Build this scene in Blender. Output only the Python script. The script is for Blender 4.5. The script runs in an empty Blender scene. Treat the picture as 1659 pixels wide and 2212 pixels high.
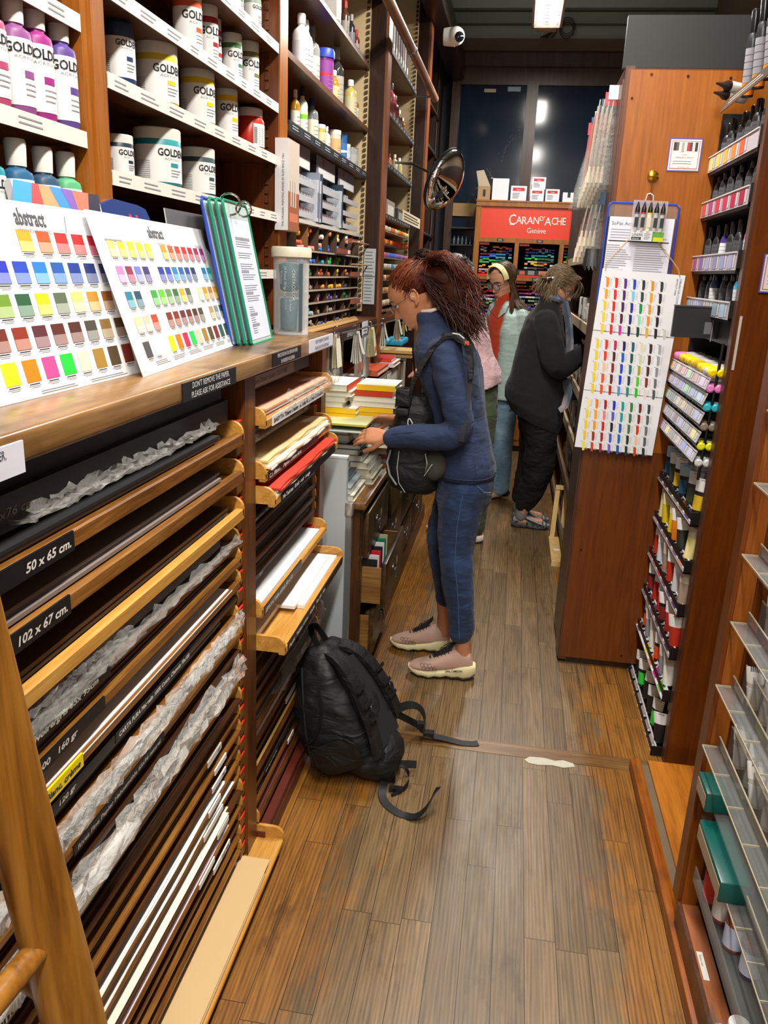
import bpy, bmesh, math, random
from mathutils import Vector, Matrix
random.seed(7)
S = bpy.context.scene
COL = S.collection
PI = math.pi
# ---------------------------------------------------------------- camera
cam_d = bpy.data.cameras.new('camera'); cam = bpy.data.objects.new('camera', cam_d); COL.objects.link(cam)
S.camera = cam
def cam_matrix(yaw, pitch, roll):
    fwd = Vector((-math.sin(yaw)*math.cos(pitch), math.cos(yaw)*math.cos(pitch), -math.sin(pitch)))
    right = Vector((math.cos(yaw), math.sin(yaw), 0)); up = right.cross(fwd)
    r2 = math.cos(roll)*right + math.sin(roll)*up; u2 = -math.sin(roll)*right + math.cos(roll)*up
    m = Matrix((r2, u2, -fwd)).transposed().to_4x4(); m.translation = Vector((0, 0, 1.68)); return m
cam.matrix_world = cam_matrix(.14614, .29125, .04412)
cam_d.sensor_fit = 'HORIZONTAL'; cam_d.sensor_width = 36; cam_d.lens = 1743.3/1659*36
cam_d.clip_start = .05
# ---------------------------------------------------------------- world, view
S.view_settings.view_transform = 'Standard'; S.view_settings.look = 'None'
S.view_settings.gamma = 1; S.view_settings.use_curve_mapping = False
S.view_settings.exposure = 0.34
w = bpy.data.worlds.new('world'); S.world = w; w.use_nodes = True
w.node_tree.nodes['Background'].inputs[0].default_value = (1, .9, .78, 1)
w.node_tree.nodes['Background'].inputs[1].default_value = 1.0
LAMPS = [  # x, y0, y1, z, watts : fluorescent fittings along the aisle
    (.10, -1.6, -.3, 3.35, 55), (.10, .2, 1.5, 3.35, 58), (.08, 2.5, 3.8, 3.5, 70), (.05, 5.9, 7.15, 3.52, 60)]
def area_light(name, loc, sx, sy, power, color=(1, .95, .87)):
    l = bpy.data.lights.new(name, 'AREA'); l.shape = 'RECTANGLE'; l.size = sx; l.size_y = sy
    l.energy = power; l.color = color
    o = bpy.data.objects.new(name, l); COL.objects.link(o); o.location = loc
    return o
# ---------------------------------------------------------------- materials
def lin(c): return c/12.92 if c <= .04045 else ((c+.055)/1.055)**2.4
def hexc(h):
    h = h.lstrip('#'); return tuple(lin(int(h[i:i+2], 16)/255) for i in (0, 2, 4)) + (1,)
MC = {}
def newmat(name):
    m = bpy.data.materials.new(name); m.use_nodes = True
    nt = m.node_tree; return m, nt, nt.nodes['Principled BSDF']
def M(h, rough=.5, metal=0., bump=0., bscale=300., var=0., vscale=8., spec=.5, sheen=0.):
    k = (h, rough, metal, bump, bscale, var, vscale, spec, sheen)
    if k in MC: return MC[k]
    m, nt, b = newmat('surface')
    b.inputs['Base Color'].default_value = hexc(h); b.inputs['Roughness'].default_value = rough
    b.inputs['Metallic'].default_value = metal; b.inputs['Specular IOR Level'].default_value = spec
    if sheen: b.inputs['Sheen Weight'].default_value = sheen; b.inputs['Sheen Roughness'].default_value = .5
    if bump or var:
        tc = nt.nodes.new('ShaderNodeTexCoord')
    if bump:
        n = nt.nodes.new('ShaderNodeTexNoise'); n.inputs['Scale'].default_value = bscale; n.inputs['Detail'].default_value = 3
        bp = nt.nodes.new('ShaderNodeBump'); bp.inputs['Strength'].default_value = bump; bp.inputs['Distance'].default_value = .004
        nt.links.new(tc.outputs['Object'], n.inputs['Vector']); nt.links.new(n.outputs[0], bp.inputs['Height']); nt.links.new(bp.outputs[0], b.inputs['Normal'])
    if var:
        n = nt.nodes.new('ShaderNodeTexNoise'); n.inputs['Scale'].default_value = vscale; n.inputs['Detail'].default_value = 5
        mx = nt.nodes.new('ShaderNodeMix'); mx.data_type = 'RGBA'
        c = hexc(h); mx.inputs['A'].default_value = tuple(x*(1-var) for x in c[:3])+(1,); mx.inputs['B'].default_value = tuple(min(1, x*(1+var)) for x in c[:3])+(1,)
        nt.links.new(tc.outputs['Object'], n.inputs['Vector']); nt.links.new(n.outputs[0], mx.inputs['Factor']); nt.links.new(mx.outputs['Result'], b.inputs['Base Color'])
    MC[k] = m; return m
def wood(name, stops, axis='Y', scale=1., rough=.35, rings=1., bump=.15, wear=None, coat=0.):
    k = ('w', name)
    if k in MC: return MC[k]
    m, nt, b = newmat(name); N = nt.nodes; L = nt.links
    tc = N.new('ShaderNodeTexCoord'); oi = N.new('ShaderNodeObjectInfo')
    ad = N.new('ShaderNodeVectorMath'); ad.operation = 'ADD'
    sc = N.new('ShaderNodeVectorMath'); sc.operation = 'SCALE'; sc.inputs['Scale'].default_value = 3.7
    cx = N.new('ShaderNodeCombineXYZ')
    for i in range(3): L.new(oi.outputs['Random'], cx.inputs[i])
    L.new(cx.outputs[0], sc.inputs[0]); L.new(tc.outputs['Object'], ad.inputs[0]); L.new(sc.outputs[0], ad.inputs[1])
    mp = N.new('ShaderNodeMapping'); s = {'X': (.06, 1, 1), 'Y': (1, .06, 1), 'Z': (1, 1, .06)}[axis]
    mp.inputs['Scale'].default_value = tuple(v*scale*22 for v in s); L.new(ad.outputs[0], mp.inputs[0])
    n1 = N.new('ShaderNodeTexNoise'); n1.inputs['Scale'].default_value = 1; n1.inputs['Detail'].default_value = 8; n1.inputs['Roughness'].default_value = .62; n1.inputs['Distortion'].default_value = rings
    L.new(mp.outputs[0], n1.inputs['Vector'])
    mp2 = N.new('ShaderNodeMapping'); mp2.inputs['Scale'].default_value = tuple(v*scale*190 for v in s); L.new(ad.outputs[0], mp2.inputs[0])
    n2 = N.new('ShaderNodeTexNoise'); n2.inputs['Scale'].default_value = 1; n2.inputs['Detail'].default_value = 3
    L.new(mp2.outputs[0], n2.inputs['Vector'])
    mx = N.new('ShaderNodeMath'); mx.operation = 'MULTIPLY_ADD'; mx.inputs[1].default_value = .35; L.new(n2.outputs[0], mx.inputs[0])
    m2 = N.new('ShaderNodeMath'); m2.operation = 'MULTIPLY'; m2.inputs[1].default_value = .66; L.new(n1.outputs[0], m2.inputs[0]); L.new(m2.outputs[0], mx.inputs[2])
    cr = N.new('ShaderNodeValToRGB'); e = cr.color_ramp.elements
    lo, hi = .33, .68
    for i, c in enumerate(stops):
        p = lo+(hi-lo)*i/(len(stops)-1)
        el = e[i] if i < 2 else e.new(p)
        el.position = p; el.color = hexc(c)
    L.new(mx.outputs[0], cr.inputs[0])
    out = cr.outputs[0]
    if wear:
        nw = N.new('ShaderNodeTexNoise'); nw.inputs['Scale'].default_value = 5; nw.inputs['Detail'].default_value = 7
        L.new(ad.outputs[0], nw.inputs['Vector'])
        r2 = N.new('ShaderNodeValToRGB'); r2.color_ramp.elements[0].position = .5; r2.color_ramp.elements[1].position = .66
        L.new(nw.outputs[0], r2.inputs[0])
        mm = N.new('ShaderNodeMix'); mm.data_type = 'RGBA'; mm.inputs['B'].default_value = hexc(wear)
        L.new(r2.outputs[0], mm.inputs['Factor']); L.new(out, mm.inputs['A']); out = mm.outputs['Result']
    L.new(out, b.inputs['Base Color'])
    b.inputs['Roughness'].default_value = rough
    if coat: b.inputs['Coat Weight'].default_value = coat; b.inputs['Coat Roughness'].default_value = .15
    bp = N.new('ShaderNodeBump'); bp.inputs['Strength'].default_value = bump; bp.inputs['Distance'].default_value = .002
    L.new(mx.outputs[0], bp.inputs['Height']); L.new(bp.outputs[0], b.inputs['Normal'])
    MC[k] = m; return m
def clear(name='clear_plastic', tint='#ffffff', alpha=.22, rough=.12, bump=0., bscale=60., fac=.6):
    k = ('c', name)
    if k in MC: return MC[k]
    m, nt, b = newmat(name); N = nt.nodes; L = nt.links
    b.inputs['Base Color'].default_value = hexc(tint); b.inputs['Roughness'].default_value = rough
    tr = N.new('ShaderNodeBsdfTransparent'); mx = N.new('ShaderNodeMixShader'); lw = N.new('ShaderNodeLayerWeight'); lw.inputs[0].default_value = .35
    ma = N.new('ShaderNodeMath'); ma.operation = 'MULTIPLY_ADD'; ma.inputs[1].default_value = fac; ma.inputs[2].default_value = alpha; ma.use_clamp = True
    L.new(lw.outputs['Facing'], ma.inputs[0])
    L.new(ma.outputs[0], mx.inputs[0]); L.new(tr.outputs[0], mx.inputs[1]); L.new(b.outputs[0], mx.inputs[2])
    L.new(mx.outputs[0], N['Material Output'].inputs[0])
    if bump:
        tc = N.new('ShaderNodeTexCoord'); n = N.new('ShaderNodeTexNoise'); n.inputs['Scale'].default_value = bscale; n.inputs['Detail'].default_value = 4; n.inputs['Distortion'].default_value = 1.2
        bp = N.new('ShaderNodeBump'); bp.inputs['Strength'].default_value = bump; bp.inputs['Distance'].default_value = .02
        L.new(tc.outputs['Object'], n.inputs['Vector']); L.new(n.outputs[0], bp.inputs['Height']); L.new(bp.outputs[0], b.inputs['Normal'])
    MC[k] = m; return m
def emit(name, h, s):
    k = ('e', name)
    if k in MC: return MC[k]
    m, nt, b = newmat(name); b.inputs['Base Color'].default_value = hexc(h)
    b.inputs['Emission Color'].default_value = hexc(h); b.inputs['Emission Strength'].default_value = s
    MC[k] = m; return m
W_SHELF = wood('shelf_wood', ['#3a1c0a', '#6b3511', '#8a4a1a'], 'Z', 1, .35)
W_SHELFY = wood('shelf_board_wood', ['#3a1f0e', '#5c3417', '#7a4820'], 'Y', 1, .35)
W_POST = wood('orange_post_wood', ['#7a4410', '#98581a', '#ac6a22'], 'Z', 1, .3)
W_DARK = wood('dark_pillar_wood', ['#170b05', '#2c160a', '#3d2010'], 'Z', 1, .3)
W_COUNTER = wood('counter_oak', ['#6a4a24', '#876238', '#9c7a4e'], 'Y', .8, .3, wear='#4a2b10')
W_TRAY = wood('tray_edge_wood', ['#4a280c', '#7c4e1c', '#a07034'], 'Y', 1, .32)
W_TRAYD = wood('tray_dark_wood', ['#2a1406', '#4f2b0e', '#6f4219'], 'Y', 1, .38)
W_TRAYL = wood('tray_light_wood', ['#a06a24', '#c18a3c', '#d6a456'], 'Y', 1, .4)
W_RACK = wood('rack_frame_wood', ['#3a1d0a', '#633815', '#7e4c20'], 'Z', 1, .32)
W_PEG = wood('rack_cleat_wood', ['#5a3413', '#7c4e22', '#91602f'], 'Y', 1, .4)
W_PANEL = wood('orange_panel_wood', ['#874506', '#9a540a', '#a86210'], 'Z', .7, .35, rings=2.5)
W_PANELD = wood('red_brown_panel_wood', ['#582706', '#6a340b', '#7a4010'], 'Z', .7, .3, rings=2.5)
W_EDGE = wood('brown_edge_wood', ['#3a1c10', '#52301f', '#66402c'], 'Z', 1, .35)
W_PLINTH = wood('plinth_wood', ['#6a2f06', '#8e4c10', '#a9641c'], 'Y', .9, .35, wear='#5a2a0a')
W_CAB = wood('cabinet_oak', ['#7a4208', '#965a10', '#a86c1c'], 'Z', 1, .4)
W_CHEST = wood('chest_dark_wood', ['#2a190b', '#463018', '#5e4222'], 'Y', 1, .35, wear='#1d0e06')
W_CHESTIN = wood('drawer_side_wood', ['#6a451c', '#8b6230', '#a37a44'], 'X', 1, .5)
W_WIN = wood('window_frame_wood', ['#24110a', '#3c2013', '#502d1c'], 'Z', 1, .4)
W_LADDER = wood('ladder_oak', ['#5c3410', '#94601f', '#ad7a34'], 'Z', .45, .35, rings=3.5, bump=.25)
W_PINE = wood('pine', ['#c79a58', '#dcb877', '#e6c98f'], 'Z', 1, .5)
WHITE = M('#f2f0ea', .45); BLACK = M('#0e0e10', .4); INK = M('#1b1b1e', .6)
CHROME = M('#d8d8d8', .12, 1.); STEEL = M('#9a9a9c', .3, 1.); BRASS = M('#b98a2e', .25, 1.)
CREAMW = M('#c9b48a', .7, var=.12); CLEAR = clear(); GREYT = M('#8d8d92', .6)
# ---------------------------------------------------------------- mesh builder
def V(*a): return Vector(a)
def rotm(rx=0, ry=0, rz=0): return Matrix.Rotation(rz, 4, 'Z') @ Matrix.Rotation(ry, 4, 'Y') @ Matrix.Rotation(rx, 4, 'X')
def frame(o, x, y, z=None):
    x = Vector(x).normalized(); y = Vector(y); y = (y - x*y.dot(x)).normalized(); z = x.cross(y)
    m = Matrix((x, y, z)).transposed().to_4x4(); m.translation = Vector(o); return m
TXT = {}
def text_mesh(s):
    if s in TXT: return TXT[s]
    c = bpy.data.curves.new('lettering', 'FONT'); c.body = s.lstrip('*'); c.size = 1; c.resolution_u = 2; c.offset = .028 if s[0] == '*' else 0
    o = bpy.data.objects.new('lettering', c); COL.objects.link(o)
    dg = bpy.context.evaluated_depsgraph_get(); me = bpy.data.meshes.new_from_object(o.evaluated_get(dg))
    vs = [tuple(v.co) for v in me.vertices]; fs = [tuple(p.vertices) for p in me.polygons]
    bpy.data.objects.remove(o); bpy.data.curves.remove(c); bpy.data.meshes.remove(me)
    xs = [v[0] for v in vs] or [0, 1]
    TXT[s] = (vs, fs, min(xs), max(xs)); return TXT[s]
class MB:
    def __init__(s): s.v = []; s.f = []; s.mi = []; s.sm = []; s.mats = []
    def m(s, mat):
        if mat not in s.mats: s.mats.append(mat)
        return s.mats.index(mat)
    def add(s, vs, fs, mat, smooth=False, T=None):
        b = len(s.v); i = s.m(mat)
        s.v += [tuple(T @ Vector(v)) for v in vs] if T is not None else [tuple(v) for v in vs]
        for f in fs: s.f.append(tuple(b+j for j in f)); s.mi.append(i); s.sm.append(smooth)
        return s
    def box(s, a, b, mat, T=None, mats=None):
        x0, x1 = sorted((a[0], b[0])); y0, y1 = sorted((a[1], b[1])); z0, z1 = sorted((a[2], b[2]))
        vs = [(x, y, z) for x in (x0, x1) for y in (y0, y1) for z in (z0, z1)]
        F = [(0, 1, 3, 2), (4, 6, 7, 5), (0, 4, 5, 1), (2, 3, 7, 6), (0, 2, 6, 4), (1, 5, 7, 3)]  # -x +x -y +y -z +z
        if not mats: return s.add(vs, F, mat, False, T)
        bb = len(s.v); s.add(vs, F, mat, False, T)
        for k, mm in mats.items(): s.mi[len(s.f)-6+k] = s.m(mm)
        return s
    def cbox(s, c, size, mat, T=None, mats=None):
        return s.box([c[i]-size[i]/2 for i in range(3)], [c[i]+size[i]/2 for i in range(3)], mat, T, mats)
    def bevbox(s, a, b, r, mat, T=None, n=2):
        # box with rounded edges along every side
        bm = bmesh.new(); bmesh.ops.create_cube(bm, size=1)
        for v in bm.verts:
            v.co = Vector([(a[i]+b[i])/2 + v.co[i]*abs(b[i]-a[i]) for i in range(3)])
        bmesh.ops.bevel(bm, geom=bm.edges[:], offset=r, segments=n, affect='EDGES', profile=.5)
        bm.verts.index_update(); vs = [tuple(v.co) for v in bm.verts]; fs = [tuple(v.index for v in f.verts) for f in bm.faces]; bm.free()
        return s.add(vs, fs, mat, True, T)
    def lathe(s, prof, mat, n=20, T=None, smooth=True, mats=None, cap=True):
        vs = []; fs = []
        for (r, z) in prof:
            for k in range(n):
                a = 2*PI*k/n; vs.append((r*math.cos(a), r*math.sin(a), z))
        for i in range(len(prof)-1):
            for k in range(n):
                k2 = (k+1) % n; fs.append((i*n+k, i*n+k2, (i+1)*n+k2, (i+1)*n+k))
        base = len(s.f)
        if cap: fs.append(tuple(range(n-1, -1, -1))); fs.append(tuple((len(prof)-1)*n+k for k in range(n)))
        s.add(vs, fs, mat, smooth, T)
        if mats:
            for i, mm in mats.items():
                mi = s.m(mm)
                for k in range(n): s.mi[base+i*n+k] = mi
        return s
    def cyl(s, p0, p1, r, mat, n=12, r1=None, smooth=True):
        p0 = Vector(p0); p1 = Vector(p1); d = p1-p0; L = d.length
        q = d.normalized().to_track_quat('Z', 'Y').to_matrix().to_4x4(); q.translation = p0
        return s.lathe([(r, 0), (r if r1 is None else r1, L)], mat, n, q, smooth)
    def tube(s, pts, r, mat, n=8, closed=False, flat=None):
        pts = [Vector(p) for p in pts]; N = len(pts); rr = r if isinstance(r, (list, tuple)) else [r]*N
        vs = []; up = Vector((0, 0, 1)); prev = None
        for i, p in enumerate(pts):
            if closed: d = pts[(i+1) % N]-pts[i-1]
            else: d = pts[min(i+1, N-1)]-pts[max(i-1, 0)]
            d.normalize()
            if prev is None:
                a = d.cross(up)
                if a.length < .1: a = d.cross(Vector((1, 0, 0)))
            else: a = prev - d*prev.dot(d)
            a.normalize(); prev = a; b = d.cross(a)
            for k in range(n):
                t = 2*PI*k/n
                if flat: vs.append(p + a*math.cos(t)*rr[i]*flat[0] + b*math.sin(t)*rr[i]*flat[1])
                else: vs.append(p + (a*math.cos(t)+b*math.sin(t))*rr[i])
        fs = []
        for i in range(N if closed else N-1):
            j = (i+1) % N
            for k in range(n): k2 = (k+1) % n; fs.append((i*n+k, i*n+k2, j*n+k2, j*n+k))
        if not closed: fs.append(tuple(range(n-1, -1, -1))); fs.append(tuple((N-1)*n+k for k in range(n)))
        return s.add(vs, fs, mat, True)
    def strap(s, pts, wdir, w, t, mat):
        # flat webbing along pts ; wdir = width direction (Vector or list)
        pts = [Vector(p) for p in pts]; N = len(pts); vs = []; fs = []
        for i, p in enumerate(pts):
            d = (pts[min(i+1, N-1)]-pts[max(i-1, 0)]).normalized()
            wd = Vector(wdir[i] if isinstance(wdir, list) else wdir); wd = (wd-d*wd.dot(d)).normalized(); nn = d.cross(wd)
            ww = w[i] if isinstance(w, (list, tuple)) else w
            for a, b in ((-1, -1), (1, -1), (1, 1), (-1, 1)): vs.append(p+wd*a*ww/2+nn*b*t/2)
        for i in range(N-1):
            for k in range(4): k2 = (k+1) % 4; fs.append((i*4+k, i*4+k2, i*4+4+k2, i*4+4+k))
        fs.append((3, 2, 1, 0)); fs.append(tuple((N-1)*4+k for k in range(4)))
        return s.add(vs, fs, mat, True)
    def loft(s, rings, mat, n=24, e=2., smooth=True):
        # ring: (center, ax, ay, rx, ry[, e])
        vs = []; fs = []
        for rg in rings:
            c, ax, ay, rx, ry = [Vector(q) if isinstance(q, (tuple, list, Vector)) else q for q in rg[:5]]
            ee = rg[5] if len(rg) > 5 else e
            for k in range(n):
                t = 2*PI*k/n; co = math.cos(t); si = math.sin(t)
                vs.append(c+ax*rx*math.copysign(abs(co)**(2/ee), co)+ay*ry*math.copysign(abs(si)**(2/ee), si))
        for i in range(len(rings)-1):
            for k in range(n): k2 = (k+1) % n; fs.append((i*n+k, i*n+k2, (i+1)*n+k2, (i+1)*n+k))
        fs.append(tuple(range(n-1, -1, -1))); fs.append(tuple((len(rings)-1)*n+k for k in range(n)))
        return s.add(vs, fs, mat, smooth)
    def limb(s, pts, rs, mat, n=16, sub=4):
        # smooth tapering limb through joints with rounded ends
        P = [Vector(p) for p in pts]; N = len(P); out = []; ro = []
        for i in range(N-1):
            p0, p1, p2, p3 = P[max(i-1, 0)], P[i], P[i+1], P[min(i+2, N-1)]
            for j in range(sub):
                t = j/sub; t2 = t*t; t3 = t2*t
                out.append(.5*((2*p1)+(-p0+p2)*t+(2*p0-5*p1+4*p2-p3)*t2+(-p0+3*p1-3*p2+p3)*t3))
                ro.append(rs[i]*(1-t)+rs[i+1]*t)
        out.append(P[-1]); ro.append(rs[-1])
        d0 = (out[0]-out[1]).normalized(); d1 = (out[-1]-out[-2]).normalized()
        a = [out[0]+d0*ro[0]*.85, out[0]+d0*ro[0]*.5]; b = [out[-1]+d1*ro[-1]*.5, out[-1]+d1*ro[-1]*.85]
        return s.tube(a+out+b, [ro[0]*.45, ro[0]*.85]+ro+[ro[-1]*.85, ro[-1]*.45], mat, n)
    def ball(s, c, r, mat, n=16, T=None):
        r = r if isinstance(r, (tuple, list)) else (r, r, r); h = n//2; prof = [(math.sin(PI*i/h), -math.cos(PI*i/h)) for i in range(h+1)]
        prof[0] = (.001, -1); prof[-1] = (.001, 1)
        mm = Matrix.Translation(Vector(c)) @ Matrix.Diagonal((r[0], r[1], r[2], 1))
        if T is not None: mm = T @ mm
        return s.lathe(prof, mat, n, mm)
    def prism(s, poly, h0, h1, mat, T=None, mats=None):
        n = len(poly); vs = [(p[0], p[1], h0) for p in poly]+[(p[0], p[1], h1) for p in poly]
        fs = [(k, (k+1) % n, n+(k+1) % n, n+k) for k in range(n)]+[tuple(range(n-1, -1, -1)), tuple(range(n, 2*n))]
        return s.add(vs, fs, mat, False, T)
    def quad(s, a, b, c, d, mat): return s.add([a, b, c, d], [(0, 1, 2, 3)], mat)
    def rect(s, x0, y0, x1, y1, z, mat, T): return s.add([(x0, y0, z), (x1, y0, z), (x1, y1, z), (x0, y1, z)], [(0, 1, 2, 3)], mat, False, T)
    def text(s, st, x, y, size, mat, T, xs=1., align='L', z=.0006, shear=0., cyl=None):
        vs, fs, a, b = text_mesh(st); w_ = (b-a)*size*xs; off = {'L': 0, 'C': -w_/2, 'R': -w_}[align]
        out = []
        for v in vs:
            u = x+off+(v[0]-a)*size*xs+shear*v[1]*size; q = y+v[1]*size
            if cyl:
                r, ph = cyl; t = ph+u/r; out.append(((r+z)*math.cos(t), (r+z)*math.sin(t), q))
            else: out.append((u, q, z))
        return s.add(out, fs, mat, False, T)
    def lines(s, x0, y0, x1, y1, n, mat, T, z=.0006, fill=.35, ragged=.25):
        # rows of small print seen as fine bars
        h = (y1-y0)/n
        for i in range(n):
            xe = x0+(x1-x0)*(1-random.random()*ragged)
            s.rect(x0, y1-(i+.5+fill/2)*h, xe, y1-(i+.5-fill/2)*h, z, mat, T)
        return s
    def mesh(s, name, off=Vector((0, 0, 0)), ang=.6):
        me = bpy.data.meshes.new(name); me.from_pydata([(v[0]-off[0], v[1]-off[1], v[2]-off[2]) for v in s.v], [], s.f)
        for mt in s.mats: me.materials.append(mt)
        me.polygons.foreach_set('material_index', s.mi); me.polygons.foreach_set('use_smooth', s.sm)
        me.update()
        if any(s.sm): me.set_sharp_from_angle(angle=ang)
        return me
ORG = {}
def tag(o, label=None, cat=None, group=None, kind=None):
    if label: o['label'] = label
    if cat: o['category'] = cat
    if group: o['group'] = group
    if kind: o['kind'] = kind
    return o
def solo(name, mb, label, cat, group=None, kind=None, org=None):
    xs = list(zip(*mb.v)); c = Vector(org) if org else Vector(((min(xs[0])+max(xs[0]))/2, (min(xs[1])+max(xs[1]))/2, min(xs[2])))
    o = bpy.data.objects.new(name, mb.mesh(name, c)); COL.objects.link(o); o.location = c; ORG[o.name] = c
    return tag(o, label, cat, group, kind)
def struct(name, mb): return solo(name, mb, None, None, None, 'structure')
def thing(name, label, cat, loc=(0, 0, 0), group=None):
    o = bpy.data.objects.new(name, None); COL.objects.link(o); o.location = loc; o.empty_display_size = .05
    ORG[o.name] = Vector(loc); return tag(o, label, cat, group)
def part(par, name, mb, label=None, kind=None):
    c = ORG[par.name]; o = bpy.data.objects.new(name, mb.mesh(name, c)); COL.objects.link(o); o.parent = par
    ORG[o.name] = c; return tag(o, label, None, None, kind)
def copy_tree(o, par=None):
    c = o.copy(); COL.objects.link(c)
    if par: c.parent = par
    for ch in list(o.children): copy_tree(ch, c)
    return c
USED = set()
def place(proto, loc, rot=(0, 0, 0), label=None, group=None, scale=None):
    o = proto if proto.name not in USED else copy_tree(proto)
    USED.add(proto.name)
    o.location = loc; o.rotation_euler = rot
    if scale: o.scale = (scale,)*3 if not isinstance(scale, tuple) else scale
    if label: o['label'] = label
    if group: o['group'] = group
    return o
ORD = ['first', 'second', 'third', 'fourth', 'fifth', 'sixth', 'seventh', 'eighth', 'ninth', 'tenth', 'eleventh', 'twelfth', 'thirteenth', 'fourteenth', 'fifteenth', 'sixteenth', 'seventeenth', 'eighteenth', 'nineteenth', 'twentieth', 'twenty-first', 'twenty-second', 'twenty-third', 'twenty-fourth', 'twenty-fifth', 'twenty-sixth', 'twenty-seventh', 'twenty-eighth', 'twenty-ninth', 'thirtieth']
def cname(h):
    r, g, b = [int(h[i:i+2], 16)/255 for i in (1, 3, 5)]; mx, mn = max(r, g, b), min(r, g, b)
    if mx-mn < .1: return 'black' if mx < .25 else 'grey' if mx < .75 else 'white'
    if r == mx: hh = ((g-b)/(mx-mn)) % 6
    elif g == mx: hh = 2+(b-r)/(mx-mn)
    else: hh = 4+(r-g)/(mx-mn)
    hh *= 60; n = 'red' if hh < 15 or hh > 345 else 'orange' if hh < 40 else 'yellow' if hh < 68 else 'green' if hh < 160 else 'turquoise' if hh < 195 else 'blue' if hh < 250 else 'violet' if hh < 290 else 'pink'
    if n in ('orange', 'red', 'yellow') and (mx < .62 or mx-mn < .3): n = 'brown' if mx < .75 else 'beige'
    return n
def mods(o, voxel=None, smooth=0, sub=0, disp=0., dscale=.1):
    if voxel:
        r = o.modifiers.new('remesh', 'REMESH'); r.mode = 'VOXEL'; r.voxel_size = voxel; r.use_smooth_shade = True
    if smooth:
        r = o.modifiers.new('smooth', 'SMOOTH'); r.iterations = smooth; r.factor = .5
    if disp:
        t = bpy.data.textures.new('folds', 'CLOUDS'); t.noise_scale = dscale; t.noise_depth = 2
        r = o.modifiers.new('folds', 'DISPLACE'); r.texture = t; r.strength = disp; r.mid_level = .5; r.texture_coords = 'LOCAL'
    return o
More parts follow.
